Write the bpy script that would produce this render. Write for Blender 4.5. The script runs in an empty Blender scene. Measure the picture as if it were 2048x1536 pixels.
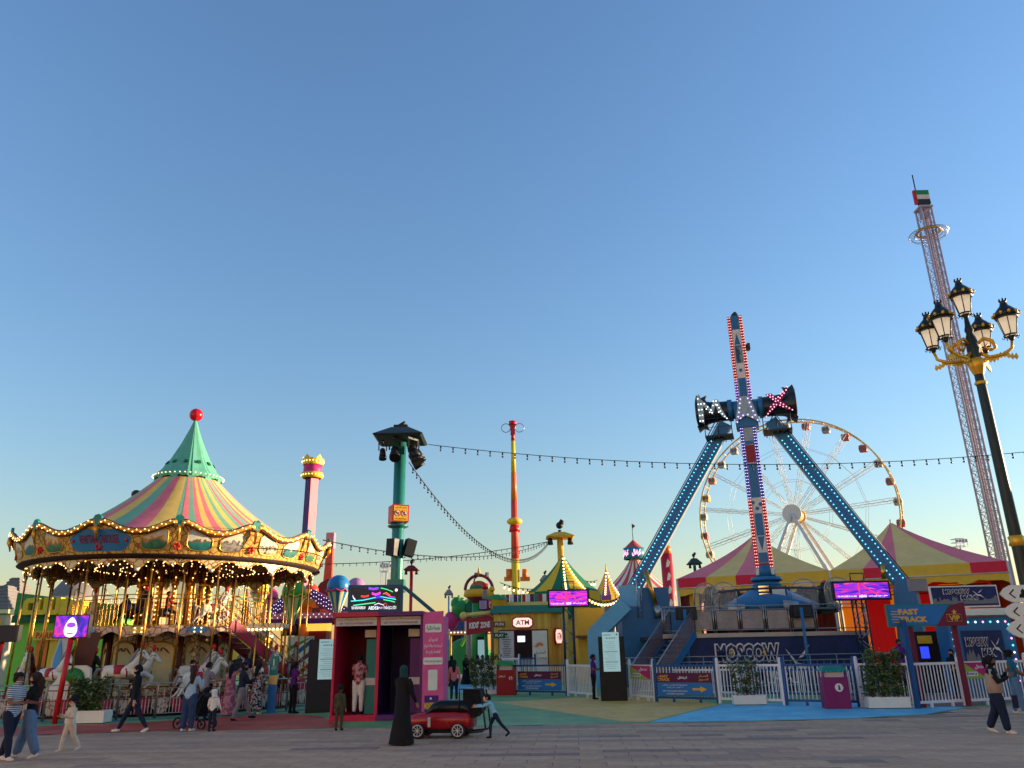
import bpy, bmesh, math, random
import numpy as np
from mathutils import Vector, Matrix, noise as mnoise
random.seed(7)
PI = math.pi
SC = bpy.context.scene
COL = SC.collection
# ---------------------------------------------------------------- camera
FPX, TH, ROLL, EYE = 1562.0, math.radians(19.07), math.radians(1.1), 1.75
cam = bpy.data.cameras.new('camera'); cam.sensor_width = 36.0; cam.lens = 36.0 * FPX / 2048.0
cam.clip_start = 0.1; cam.clip_end = 6000
cam_o = bpy.data.objects.new('camera', cam); COL.objects.link(cam_o)
cam_o.matrix_world = Matrix.Translation((0, 0, EYE)) @ Matrix.Rotation(PI/2 + TH, 4, 'X') @ Matrix.Rotation(-ROLL, 4, 'Z')
SC.camera = cam_o
# ---------------------------------------------------------------- sky and sun (low, from the right and a little behind the viewer)
SUN_EL, SUN_AZ = math.radians(6.5), math.radians(103.0)     # azimuth measured from straight behind the viewer towards the right
sdir = Vector((math.sin(SUN_AZ)*math.cos(SUN_EL), -math.cos(SUN_AZ)*math.cos(SUN_EL), math.sin(SUN_EL)))
world = bpy.data.worlds.new('World'); SC.world = world; world.use_nodes = True
wn = world.node_tree; bg = wn.nodes['Background']
sky = wn.nodes.new('ShaderNodeTexSky'); sky.sky_type = 'NISHITA'; sky.sun_disc = False
sky.sun_elevation = SUN_EL; sky.sun_rotation = math.atan2(sdir.x, sdir.y)
sky.air_density = 1.6; sky.dust_density = 0.1; sky.ozone_density = 4.3; sky.altitude = 200
wb = wn.nodes.new('ShaderNodeVectorMath'); wb.operation = 'MULTIPLY'; wb.inputs[1].default_value = (1.09, 0.94, 1.0)      # white balance of the whole sky
wn.links.new(sky.outputs[0], wb.inputs[0]); wn.links.new(wb.outputs[0], bg.inputs[0]); bg.inputs[1].default_value = 0.15
sl = bpy.data.lights.new('sun', 'SUN'); sl.energy = 4.2; sl.angle = math.radians(0.6); sl.color = (1.0, 0.77, 0.50)
so = bpy.data.objects.new('sun', sl); COL.objects.link(so); so.rotation_euler = sdir.to_track_quat('Z', 'Y').to_euler()
SC.view_settings.view_transform = 'Standard'; SC.view_settings.look = 'None'
SC.view_settings.gamma = 1.0; SC.view_settings.use_curve_mapping = False
SC.view_settings.exposure = 1.5
SC.cycles.use_denoising = True; SC.cycles.max_bounces = 6; SC.cycles.diffuse_bounces = 3; SC.cycles.glossy_bounces = 2
SC.cycles.transparent_max_bounces = 12; SC.cycles.sample_clamp_indirect = 4.0; SC.cycles.caustics_reflective = False; SC.cycles.caustics_refractive = False
# ---------------------------------------------------------------- measuring: a sight line of the photograph to a place on the ground, or at a depth
def ray(px, py):
    u = (px - 1024)/FPX; v = -(py - 768)/FPX
    c, s = math.cos(ROLL), math.sin(ROLL)
    u, v = c*u + s*v, -s*u + c*v
    return Vector((u, math.cos(TH) - v*math.sin(TH), math.sin(TH) + v*math.cos(TH)))
def G(px, py, z=0.0):
    d = ray(px, py); t = (z - EYE)/d.z
    return Vector((d.x*t, d.y*t, z))
def at(px, py, Y):
    d = ray(px, py); t = Y/d.y
    return Vector((d.x*t, Y, EYE + d.z*t))
# ---------------------------------------------------------------- materials
MATS = {}
def lin(c):
    return tuple(((x/255.0)/12.92 if x/255.0 <= 0.04045 else ((x/255.0 + 0.055)/1.055)**2.4) for x in c)
def warm(c): return tuple(min(.84, x*k) for x, k in zip(c, (1.28, 1.1, .96)))
def mat(name, col, rough=0.6, metal=0.0, em=0.0, var=0.12, scale=3.0, bump=0.0, spec=0.35, emcol=None, alpha=1.0, trans=0.0, grime=0.0):
    """procedural paint: sRGB colour, uneven by noise, streaked with grime if asked"""
    if name in MATS: return MATS[name]
    m = bpy.data.materials.new(name); m.use_nodes = True; MATS[name] = m
    nt = m.node_tree; b = nt.nodes['Principled BSDF']; c = warm(lin(col))
    b.inputs['Base Color'].default_value = (*c, 1); b.inputs['Roughness'].default_value = rough; b.inputs['Metallic'].default_value = metal
    b.inputs['Specular IOR Level'].default_value = spec
    if em:
        b.inputs['Emission Color'].default_value = (*(lin(emcol) if emcol else lin(col)), 1); b.inputs['Emission Strength'].default_value = em
    if alpha < 1: b.inputs['Alpha'].default_value = alpha
    if trans: b.inputs['Transmission Weight'].default_value = trans
    if var or bump:
        tc = nt.nodes.new('ShaderNodeTexCoord'); nz = nt.nodes.new('ShaderNodeTexNoise')
        nz.inputs['Scale'].default_value = scale; nz.inputs['Detail'].default_value = 4; nz.inputs['Roughness'].default_value = 0.6
        nt.links.new(tc.outputs['Object'], nz.inputs['Vector'])
        if var:
            mx = nt.nodes.new('ShaderNodeMix'); mx.data_type = 'RGBA'; mx.blend_type = 'MIX'
            lo = tuple(x*(1 - 1.6*var) for x in c); hi = tuple(min(1, x*(1 + 1.2*var)) for x in c)
            mx.inputs[6].default_value = (*lo, 1); mx.inputs[7].default_value = (*hi, 1)
            nt.links.new(nz.outputs[0], mx.inputs[0]); nt.links.new(mx.outputs[2], b.inputs['Base Color'])
            rr = nt.nodes.new('ShaderNodeMapRange'); rr.inputs[3].default_value = max(0, rough - 0.12); rr.inputs[4].default_value = min(1, rough + 0.15)
            nt.links.new(nz.outputs[0], rr.inputs[0]); nt.links.new(rr.outputs[0], b.inputs['Roughness'])
        if bump:
            bp = nt.nodes.new('ShaderNodeBump'); bp.inputs['Strength'].default_value = bump; bp.inputs['Distance'].default_value = 0.02
            nt.links.new(nz.outputs[0], bp.inputs['Height']); nt.links.new(bp.outputs[0], b.inputs['Normal'])
    return m
def glow(name, col, em, base=(230, 225, 210)):
    m = mat(name, base, 0.3, em=em, var=0, emcol=col)
    m.cycles.emission_sampling = 'NONE'
    return m
# ---------------------------------------------------------------- mesh collecting
class MB:
    def __init__(s): s.v = []; s.f = []; s.mi = []; s.mats = []; s.cur = 0; s.xf = None; s.sm = []; s.smooth = False
    def use(s, m):
        if isinstance(m, str): m = MATS[m]
        if m not in s.mats: s.mats.append(m)
        s.cur = s.mats.index(m); return s
    def add(s, vs, fs, smooth=None):
        n = len(s.v); X = s.xf
        s.v += [tuple(X @ Vector(p)) if X is not None else tuple(p) for p in vs]
        for f in fs:
            s.f.append(tuple(n + i for i in f)); s.mi.append(s.cur); s.sm.append(s.smooth if smooth is None else smooth)
        return s
    def box(s, c, d, rz=0.0, rot=None, taper=1.0):
        hx, hy, hz = d[0]/2, d[1]/2, d[2]/2; c = Vector(c)
        R = rot if rot is not None else Matrix.Rotation(rz, 3, 'Z')
        p = [c + R @ Vector((x*hx*(taper if z > 0 else 1), y*hy*(taper if z > 0 else 1), z*hz)) for z in (-1, 1) for x, y in ((-1, -1), (1, -1), (1, 1), (-1, 1))]
        return s.add(p, [(3, 2, 1, 0), (4, 5, 6, 7), (0, 1, 5, 4), (1, 2, 6, 5), (2, 3, 7, 6), (3, 0, 4, 7)], False)
    def span(s, a, b):            # axis-aligned box from corner to corner
        a = Vector(a); b = Vector(b); return s.box((a + b)/2, (abs(b.x-a.x), abs(b.y-a.y), abs(b.z-a.z)))
    def beam(s, p, q, w, h, up=(0, 0, 1), w1=None, h1=None):
        p = Vector(p); q = Vector(q); d = (q - p).normalized(); u = Vector(up)
        if abs(d.dot(u)) > 0.98: u = Vector((0, 1, 0))
        x = d.cross(u).normalized(); z = x.cross(d); w1 = w if w1 is None else w1; h1 = h if h1 is None else h1
        vs = [p + x*(a*w/2) + z*(b*h/2) for a, b in ((-1, -1), (1, -1), (1, 1), (-1, 1))] + [q + x*(a*w1/2) + z*(b*h1/2) for a, b in ((-1, -1), (1, -1), (1, 1), (-1, 1))]
        return s.add(vs, [(3, 2, 1, 0), (4, 5, 6, 7), (0, 1, 5, 4), (1, 2, 6, 5), (2, 3, 7, 6), (3, 0, 4, 7)], False)
    def cyl(s, p, q, r, r1=None, n=10, caps=True, smooth=True):
        p = Vector(p); q = Vector(q); r1 = r if r1 is None else r1; d = (q - p).normalized()
        u = Vector((0, 0, 1)) if abs(d.z) < 0.9 else Vector((0, 1, 0))
        x = d.cross(u).normalized(); y = d.cross(x)
        vs = []
        for c, rr in ((p, r), (q, r1)):
            for i in range(n):
                a = 2*PI*i/n; vs.append(c + x*(rr*math.cos(a)) + y*(rr*math.sin(a)))
        s.add(vs, [(i, i + n, (i+1) % n + n, (i+1) % n) for i in range(n)], smooth)
        if caps:
            k = len(s.v) - 2*n
            s.f += [tuple(k + i for i in range(n)), tuple(k + n + n-1-i for i in range(n))]; s.mi += [s.cur]*2; s.sm += [False]*2
        return s
    def tube(s, pts, r, n=6, smooth=True, closed=False):
        pts = [Vector(p) for p in pts]; m = len(pts); rs = r if isinstance(r, (list, tuple)) else [r]*m
        vs = []; prev = None
        for i, p in enumerate(pts):
            if closed: d = (pts[(i+1) % m] - pts[i-1]).normalized()
            else: d = (pts[min(i+1, m-1)] - pts[max(i-1, 0)]).normalized()
            if prev is None:
                u = Vector((0, 0, 1)) if abs(d.z) < 0.9 else Vector((0, 1, 0)); x = d.cross(u).normalized()
            else:
                x = (prev - d*prev.dot(d)).normalized()
            prev = x; y = d.cross(x)
            for k in range(n):
                a = 2*PI*k/n; vs.append(p + x*(rs[i]*math.cos(a)) + y*(rs[i]*math.sin(a)))
        fs = [(i*n+k, i*n+(k+1) % n, ((i+1) % m)*n+(k+1) % n, ((i+1) % m)*n+k) for i in range(m if closed else m-1) for k in range(n)]
        if not closed: fs += [tuple(range(n-1, -1, -1)), tuple((m-1)*n + k for k in range(n))]
        return s.add(vs, fs, smooth)
    def lathe(s, prof, n=16, o=(0, 0, 0), a0=0.0, a1=2*PI, mats=None, smooth=True, ax=1.0, ay=1.0, per=None):
        """revolve (radius, z) pairs; mats: material per segment round; per: a function of angle scaling radius and lifting z"""
        o = Vector(o); full = abs(a1 - a0 - 2*PI) < 1e-6; k = n if full else n + 1; vs = []
        for r, z in prof:
            for i in range(k):
                a = a0 + (a1 - a0)*i/n
                vs.append(o + Vector((r*ax*math.cos(a), r*ay*math.sin(a), z)))
        if mats is None:
            return s.add(vs, [(j*k+i, j*k+(i+1) % k, (j+1)*k+(i+1) % k, (j+1)*k+i) for j in range(len(prof)-1) for i in range(n)], smooth)
        b = len(s.v); s.add(vs, [])
        for i in range(n):
            s.use(mats[i % len(mats)])
            for j in range(len(prof)-1):
                s.f.append((b+j*k+i, b+j*k+(i+1) % k, b+(j+1)*k+(i+1) % k, b+(j+1)*k+i)); s.mi.append(s.cur); s.sm.append(smooth)
        return s
    def ball(s, c, r, n=10, m=7, sx=1, sy=1, sz=1):
        pr = [(r*math.sin(PI*j/m), -r*sz*math.cos(PI*j/m)) for j in range(m+1)]
        pr[0] = (r*0.01, pr[0][1]); pr[-1] = (r*0.01, pr[-1][1])
        return s.lathe(pr, n, c, ax=sx, ay=sy)
    def bulb(s, c, r):            # 8-sided little lamp glass
        c = Vector(c)
        return s.add([c + Vector(d)*r for d in ((1, 0, 0), (0, 1, 0), (-1, 0, 0), (0, -1, 0), (0, 0, 1), (0, 0, -1))],
                     [(0, 1, 4), (1, 2, 4), (2, 3, 4), (3, 0, 4), (1, 0, 5), (2, 1, 5), (3, 2, 5), (0, 3, 5)], True)
    def prism(s, outline, o, x, y, d, both=True):
        """flat outline (2-D points along x and y from o) thickened by vector d"""
        o = Vector(o); x = Vector(x); y = Vector(y); d = Vector(d); n = len(outline)
        vs = [o + x*a + y*b for a, b in outline]; vs += [p + d for p in vs]
        fs = [tuple(range(n)), tuple(range(2*n-1, n-1, -1))] + [(i, n+i, n+(i+1) % n, (i+1) % n) for i in range(n)]
        return s.add(vs, fs, False)
    def quad(s, a, b, c, d): return s.add([a, b, c, d], [(0, 1, 2, 3)], False)
    def mesh(s, name):
        me = bpy.data.meshes.new(name); me.from_pydata([tuple(p) for p in s.v], [], s.f)
        for m in s.mats: me.materials.append(m)
        me.polygons.foreach_set('material_index', s.mi); me.polygons.foreach_set('use_smooth', s.sm)
        bm = bmesh.new(); bm.from_mesh(me); bmesh.ops.recalc_face_normals(bm, faces=bm.faces); bm.to_mesh(me); bm.free()
        me.update(); return me
    def build(s, name, parent=None, **kw):
        return obj(name, s.mesh(name), parent, **kw)
def obj(name, me, parent=None, loc=None, rz=None, label=None, cat=None, group=None, kind=None):
    o = bpy.data.objects.new(name, me); COL.objects.link(o)
    if parent is not None: o.parent = parent
    if loc is not None: o.location = loc
    if rz is not None: o.rotation_euler = (0, 0, rz)
    return tag(o, label, cat, group, kind)
def tag(o, label=None, cat=None, group=None, kind=None):
    if label: o['label'] = label
    if cat: o['category'] = cat
    if group: o['group'] = group
    if kind: o['kind'] = kind
    return o
def thing(name, loc, label, cat, group=None, rz=0.0):
    return obj(name, None, None, loc, rz, label, cat, group)
def copy_tree(o, parent=None):
    c = o.copy(); COL.objects.link(c); c.parent = parent
    for ch in list(o.children): copy_tree(ch, c)
    return c
# writing: Latin as it is; Arabic joined with its presentation forms, right to left
AR = {'ا': 'FE8D FE8E', 'أ': 'FE83 FE84', 'إ': 'FE87 FE88', 'آ': 'FE81 FE82', 'ب': 'FE8F FE90 FE91 FE92', 'ة': 'FE93 FE94', 'ت': 'FE95 FE96 FE97 FE98', 'ث': 'FE99 FE9A FE9B FE9C',
      'ج': 'FE9D FE9E FE9F FEA0', 'ح': 'FEA1 FEA2 FEA3 FEA4', 'خ': 'FEA5 FEA6 FEA7 FEA8', 'د': 'FEA9 FEAA', 'ذ': 'FEAB FEAC', 'ر': 'FEAD FEAE', 'ز': 'FEAF FEB0',
      'س': 'FEB1 FEB2 FEB3 FEB4', 'ش': 'FEB5 FEB6 FEB7 FEB8', 'ص': 'FEB9 FEBA FEBB FEBC', 'ط': 'FEC1 FEC2 FEC3 FEC4', 'ع': 'FEC9 FECA FECB FECC', 'ف': 'FED1 FED2 FED3 FED4',
      'ق': 'FED5 FED6 FED7 FED8', 'ك': 'FED9 FEDA FEDB FEDC', 'ل': 'FEDD FEDE FEDF FEE0', 'م': 'FEE1 FEE2 FEE3 FEE4', 'ن': 'FEE5 FEE6 FEE7 FEE8', 'ه': 'FEE9 FEEA FEEB FEEC',
      'و': 'FEED FEEE', 'ي': 'FEF1 FEF2 FEF3 FEF4', 'ى': 'FEEF FEF0', 'ئ': 'FE89 FE8A FE8B FE8C'}
def arabic(t):
    out = []
    for wd in t.split(' '):
        r = ''
        for i, ch in enumerate(wd):
            if ch not in AR: r += ch; continue
            fm = [chr(int(h, 16)) for h in AR[ch].split()]
            pj = i > 0 and wd[i-1] in AR and len(AR[wd[i-1]].split()) == 4
            nj = i < len(wd)-1 and wd[i+1] in AR and len(fm) == 4
            r += fm[(3 if nj else 1) if pj else (2 if nj else 0)]
        out.append(r[::-1])
    return ' '.join(out[::-1])
TXT = {}
def text_mesh(body, bold=0.0, ext=0.0, shear=0.0, space=1.0):
    k = (body, bold, ext, shear, space)
    if k in TXT: return TXT[k]
    cu = bpy.data.curves.new('writing', 'FONT'); cu.body = arabic(body) if any(c in AR for c in body) else body
    cu.align_x = 'CENTER'; cu.align_y = 'CENTER'; cu.offset = bold; cu.extrude = ext; cu.shear = shear; cu.resolution_u = 2; cu.space_character = space
    o = bpy.data.objects.new('writing', cu); COL.objects.link(o)
    dg = bpy.context.evaluated_depsgraph_get(); me = bpy.data.meshes.new_from_object(o.evaluated_get(dg))
    bpy.data.objects.remove(o); bpy.data.curves.remove(cu)
    vs = np.array([v.co[:] for v in me.vertices]); fs = [tuple(p.vertices) for p in me.polygons]; bpy.data.meshes.remove(me)
    if len(vs): vs[:, :2] -= (vs[:, :2].min(0) + vs[:, :2].max(0))/2
    TXT[k] = (vs, fs); return TXT[k]
def write(b, body, o, x, y, w=None, h=None, lift=0.006, bold=0.012, ext=0.0, shear=0.0, space=1.0):
    """letters laid into MB b: centred at o, running along x, up along y, fitted into width w and/or height h, lifted off the surface"""
    vs, fs = text_mesh(body, bold, ext, shear, space)
    if not len(vs): return
    x = Vector(x).normalized(); y = Vector(y).normalized(); n = x.cross(y).normalized(); o = Vector(o)
    sz = vs.max(0) - vs.min(0); sx = (w/sz[0]) if w else h/sz[1]; sy = (h/sz[1]) if h else sx
    b.add([o + x*(p[0]*sx) + y*(p[1]*sy) + n*(lift + p[2]*min(sx, sy)) for p in vs], fs, False)
X3, Y3, Z3 = Vector((1, 0, 0)), Vector((0, 1, 0)), Vector((0, 0, 1))
# ================================================================ ground, paving, painted ground
def noise_mat(name, c1, c2, scale=2.0, rough=0.8, bump=0.15, stretch=(1, 1, 1), spec=0.3, c3=None, coord='Object'):
    m = bpy.data.materials.new(name); m.use_nodes = True; MATS[name] = m; nt = m.node_tree; b = nt.nodes['Principled BSDF']
    tc = nt.nodes.new('ShaderNodeTexCoord'); mp = nt.nodes.new('ShaderNodeMapping'); mp.inputs['Scale'].default_value = stretch
    n1 = nt.nodes.new('ShaderNodeTexNoise'); n1.inputs['Scale'].default_value = scale; n1.inputs['Detail'].default_value = 6; n1.inputs['Roughness'].default_value = 0.65
    n2 = nt.nodes.new('ShaderNodeTexNoise'); n2.inputs['Scale'].default_value = scale*14; n2.inputs['Detail'].default_value = 3
    cr = nt.nodes.new('ShaderNodeValToRGB'); cr.color_ramp.elements[0].color = (*warm(lin(c1)), 1); cr.color_ramp.elements[1].color = (*warm(lin(c2)), 1)
    cr.color_ramp.elements[0].position = 0.32; cr.color_ramp.elements[1].position = 0.68
    if c3: e = cr.color_ramp.elements.new(0.5); e.color = (*warm(lin(c3)), 1)
    L = nt.links.new
    L(tc.outputs[coord], mp.inputs[0]); L(mp.outputs[0], n1.inputs[0]); L(mp.outputs[0], n2.inputs[0]); L(n1.outputs[0], cr.inputs[0])
    n3 = nt.nodes.new('ShaderNodeTexNoise'); n3.inputs['Scale'].default_value = scale*3.7; n3.inputs['Detail'].default_value = 8; n3.inputs['Roughness'].default_value = .75; r3 = nt.nodes.new('ShaderNodeMapRange'); r3.inputs[1].default_value = .3; r3.inputs[2].default_value = .62; r3.inputs[3].default_value = .74; r3.inputs[4].default_value = 1.04; L(mp.outputs[0], n3.inputs[0]); L(n3.outputs[0], r3.inputs[0])
    vm = nt.nodes.new('ShaderNodeVectorMath'); vm.operation = 'SCALE'; L(cr.outputs[0], vm.inputs[0]); L(r3.outputs[0], vm.inputs['Scale']); L(vm.outputs[0], b.inputs['Base Color'])
    b.inputs['Roughness'].default_value = rough; b.inputs['Specular IOR Level'].default_value = spec
    rr = nt.nodes.new('ShaderNodeMapRange'); rr.inputs[3].default_value = rough-0.15; rr.inputs[4].default_value = min(1, rough+0.12); L(n1.outputs[0], rr.inputs[0]); L(rr.outputs[0], b.inputs['Roughness'])
    bp = nt.nodes.new('ShaderNodeBump'); bp.inputs['Strength'].default_value = bump; bp.inputs['Distance'].default_value = 0.01; L(n2.outputs[0], bp.inputs['Height']); L(bp.outputs[0], b.inputs['Normal'])
    return m
noise_mat('sand', (128, 116, 100), (148, 134, 116), 0.1, 0.95)
noise_mat('joint', (128, 108, 94), (142, 120, 104), 3, 0.95)
noise_mat('painted_red', (146, 54, 50), (184, 92, 80), 0.7, 0.6, 0.1)
noise_mat('painted_green', (84, 138, 90), (128, 172, 116), 0.7, 0.6, 0.1)
noise_mat('painted_yellow', (194, 148, 68), (224, 184, 104), 0.7, 0.6, 0.1)
noise_mat('painted_blue', (70, 160, 200), (112, 196, 226), 0.7, 0.6, 0.1)
noise_mat('painted_teal', (58, 110, 130), (74, 128, 146), 0.7, 0.6, 0.1)
noise_mat('painted_lilac', (138, 140, 170), (160, 160, 184), 0.7, 0.6, 0.1)
noise_mat('painted_brown', (112, 82, 78), (128, 96, 90), 0.7, 0.6, 0.1)
b = MB().use('sand'); b.quad((-3000, -300, -0.06), (3000, -300, -0.06), (3000, 5000, -0.06), (-3000, 5000, -0.06)); b.build('ground', kind='structure')
# plaza: slabs on a bed of joint sand; a slab keeps its own shade
b = MB().use('joint'); b.quad((-60, -25, -0.012), (60, -25, -0.012), (60, 60, -0.012), (-60, 60, -0.012))
plaza = b.build('plaza', kind='structure')
PAV = [noise_mat('paver_%s' % n, c1, c2, 1.3, 0.82, 0.25) for n, c1, c2 in (('fawn', (176, 144, 120), (188, 155, 129)), ('brown', (170, 138, 115), (182, 149, 124)), ('sand', (181, 149, 124), (194, 161, 134)), ('slate', (156, 129, 114), (168, 139, 122)), ('dark', (134, 112, 104), (148, 123, 112)))]
SW, SD, ROT = 0.9, 0.45, math.radians(-4)
cR, sR = math.cos(ROT), math.sin(ROT)
slab_me = []
for pm in PAV:
    s_ = MB().use(pm); w, d, t, e = SW-0.012, SD-0.012, 0.05, 0.006
    ring = [(-w/2, -d/2), (w/2, -d/2), (w/2, d/2), (-w/2, d/2)]
    s_.add([(x, y, -0.011) for x, y in ring] + [(x, y, -e) for x, y in ring] + [(x*(1-2*e/w), y*(1-2*e/d), 0) for x, y in ring],
           [(i, (i+1) % 4, 4+(i+1) % 4, 4+i) for i in range(4)] + [(4+i, 4+(i+1) % 4, 8+(i+1) % 4, 8+i) for i in range(4)] + [(8, 9, 10, 11)], False)
    slab_me.append(s_.mesh('paving_slab'))
# painted zone front edge, read off the photograph
EDGE = [G(-500, 1490), G(-60, 1476), G(80, 1470), G(320, 1462), G(560, 1459), G(700, 1457), G(1000, 1452), G(1290, 1446), G(1500, 1443), G(1700, 1438), G(1850, 1430), G(1935, 1416), G(2048, 1408), G(2500, 1396)]
def edge_y(x):
    for p, q in zip(EDGE, EDGE[1:]):
        if p.x <= x <= q.x: return p.y + (q.y-p.y)*(x-p.x)/(q.x-p.x)
    return 22
def in_view(x, y): return abs(x) < y*0.72 + 0.6 and y > 12.9
cells = []
rnd = random.Random(3)
for j in range(8, 72):
    run = 0; mi = 0
    for i in range(-34, 36):
        x0 = (i + 0.5*(j % 2))*SW; y0 = j*SD
        x = cR*x0 - sR*y0; y = sR*x0 + cR*y0
        if y > edge_y(x) + 0.1 or y < 2.5 or abs(x) > 26: continue
        n = mnoise.noise(Vector((x*0.16, y*0.55, 3.3)))
        if run <= 0:
            mi = rnd.choices(range(5), (4, 4, 3, 1.2 + 4*max(0, n), 0.3 + 5*max(0, n - 0.12)))[0]; run = rnd.choice((1, 1, 2, 3))
        run -= 1
        cells.append((x, y, mi))
near = sorted([c for c in cells if in_view(c[0], c[1])], key=lambda c: c[1])[:300]
ns = set(near); rest = MB()
for x, y, mi in near: obj('paving_slab', slab_me[mi], plaza, (x, y, rnd.uniform(-0.001, 0.001)), ROT)
for x, y, mi in cells:
    if (x, y, mi) in ns: continue
    w, d = (SW-0.012)/2, (SD-0.012)/2; rest.use(PAV[mi]); z = rnd.uniform(-0.001, 0.001)
    rest.add([(x + cR*a - sR*c, y + sR*a + cR*c, z) for a, c in ((-w, -d), (w, -d), (w, d), (-w, d))], [(0, 1, 2, 3)], False)
rest.build('paving', plaza, kind='stuff')
# painted concrete sheets
def sheet(name, m, pts, z):
    b = MB().use(m); b.add([(p[0], p[1], z) for p in pts], [tuple(range(len(pts)))], False); return b.build(name, kind='structure')
far = [(90, 60), (60, 130), (-60, 130), (-90, 60)]
sheet('painted_ground', 'painted_green', [(p.x, p.y) for p in EDGE] + far, 0.004)
def px(*q): return [G(a, c) for a, c in q]
sheet('painted_red_ground', 'painted_red', [EDGE[0], EDGE[1], EDGE[2], EDGE[3], EDGE[4], G(690, 1456), G(640, 1432), G(560, 1428), G(420, 1436), G(280, 1446), G(100, 1452), G(-300, 1466)], 0.008)
sheet('painted_blue_ground', 'painted_blue', px((1300, 1445), (1500, 1442), (1700, 1437), (1850, 1429), (1935, 1415), (1700, 1402), (1445, 1409)), 0.008)
sheet('painted_yellow_ground', 'painted_yellow', px((990, 1405), (1240, 1443), (1290, 1445), (1436, 1409.5), (1380, 1397), (1200, 1393)), 0.008)
sheet('painted_brown_ground', 'painted_brown', px((1700, 1400), (1860, 1414), (1925, 1414), (2040, 1405), (2040, 1388), (1700, 1388)), 0.012)
sheet('painted_blue_path', 'painted_blue', px((902, 1368), (902, 1384), (1000, 1388), (1010, 1370)), 0.008)
sheet('painted_lilac_path', 'painted_lilac', px((902, 1350), (902, 1362), (1010, 1364), (1010, 1352)), 0.008)
# ================================================================ palette shared by the rides
for n, c, r, mt in (('white_paint', (222, 220, 214), .45, 0), ('cream', (226, 208, 160), .5, 0), ('gold', (196, 148, 58), .32, .75), ('gold_paint', (206, 158, 62), .42, .25), ('brass', (190, 150, 74), .3, .9),
                    ('steel', (150, 152, 156), .35, .85), ('dark_steel', (52, 54, 58), .5, .5), ('black', (16, 16, 18), .5, 0), ('charcoal', (44, 46, 50), .6, 0), ('red', (188, 28, 34), .4, 0),
                    ('dark_red', (110, 18, 28), .5, 0), ('maroon', (112, 26, 56), .5, 0), ('crimson', (160, 30, 56), .5, 0), ('hot_pink', (222, 70, 130), .45, 0), ('pink', (236, 128, 150), .6, 0), ('orange', (226, 110, 30), .45, 0),
                    ('yellow', (226, 182, 44), .45, 0), ('pale_yellow', (226, 200, 110), .6, 0), ('green', (36, 132, 66), .45, 0), ('lime', (122, 190, 64), .5, 0), ('dark_green', (18, 84, 56), .5, 0), ('teal', (22, 120, 118), .45, 0),
                    ('canvas_green', (110, 168, 142), .75, 0), ('cap_green', (84, 164, 144), .7, 0), ('blue', (30, 96, 160), .4, 0), ('deep_blue', (24, 62, 128), .45, 0), ('navy', (22, 34, 76), .55, 0), ('sky_blue', (70, 150, 210), .5, 0), ('purple', (104, 46, 122), .5, 0),
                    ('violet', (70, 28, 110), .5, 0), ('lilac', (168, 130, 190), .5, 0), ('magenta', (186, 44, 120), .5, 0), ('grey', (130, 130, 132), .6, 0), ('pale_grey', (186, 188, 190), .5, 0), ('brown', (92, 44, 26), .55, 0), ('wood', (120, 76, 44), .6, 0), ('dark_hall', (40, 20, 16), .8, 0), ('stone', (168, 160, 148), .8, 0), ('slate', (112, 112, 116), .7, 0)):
    mat(n, c, r, mt, bump=.5 if n.startswith('canvas') or n == 'cap_green' else .06)
mat('red_ball', (190, 16, 40), .25); mat('glass', (200, 215, 220), .08, alpha=0.35, var=0); mat('mirror', (190, 196, 200), .06, 1.0, var=0)
glow('warm_bulb', (255, 206, 130), 1.9); glow('white_bulb', (225, 235, 255), 1.0); glow('cyan_led', (80, 215, 240), .8); glow('red_led', (255, 150, 140), .8); glow('violet_led', (190, 170, 255), .8); glow('pink_led', (255, 150, 200), .9); mat('dim_bulb', (84, 76, 66), .25, var=0)
# ornate fairground paint: cream with worn gold-brown scrollwork
def scroll_mat(name, c1, c2, scale=5):
    m = bpy.data.materials.new(name); m.use_nodes = True; MATS[name] = m; nt = m.node_tree; b = nt.nodes['Principled BSDF']; L = nt.links.new
    tc = nt.nodes.new('ShaderNodeTexCoord'); n1 = nt.nodes.new('ShaderNodeTexNoise'); n1.inputs['Scale'].default_value = scale*.6; n1.inputs['Detail'].default_value = 2
    mx = nt.nodes.new('ShaderNodeMix'); mx.data_type = 'RGBA'; mx.inputs[0].default_value = 0.12
    wv = nt.nodes.new('ShaderNodeTexVoronoi'); wv.feature = 'DISTANCE_TO_EDGE'; wv.inputs['Scale'].default_value = scale
    cr = nt.nodes.new('ShaderNodeValToRGB'); cr.color_ramp.elements[0].color = (*lin(c2), 1); cr.color_ramp.elements[1].color = (*lin(c1), 1); cr.color_ramp.elements[0].position = 0.03; cr.color_ramp.elements[1].position = 0.09
    L(tc.outputs['Object'], n1.inputs[0]); L(tc.outputs['Object'], mx.inputs[6]); L(n1.outputs[1], mx.inputs[7]); L(mx.outputs[2], wv.inputs[0]); L(wv.outputs[0], cr.inputs[0]); L(cr.outputs[0], b.inputs['Base Color'])
    bp = nt.nodes.new('ShaderNodeBump'); bp.inputs['Strength'].default_value = 0.5; bp.inputs['Distance'].default_value = 0.03; L(wv.outputs[0], bp.inputs['Height']); L(bp.outputs[0], b.inputs['Normal'])
    b.inputs['Roughness'].default_value = 0.4; b.inputs['Metallic'].default_value = 0.15
    return m
scroll_mat('scroll_gold', (220, 176, 84), (140, 74, 26), 5.5); scroll_mat('scroll_cream', (226, 206, 156), (150, 92, 40), 4.5); scroll_mat('scroll_rose', (206, 176, 150), (140, 64, 50), 5)
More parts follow.
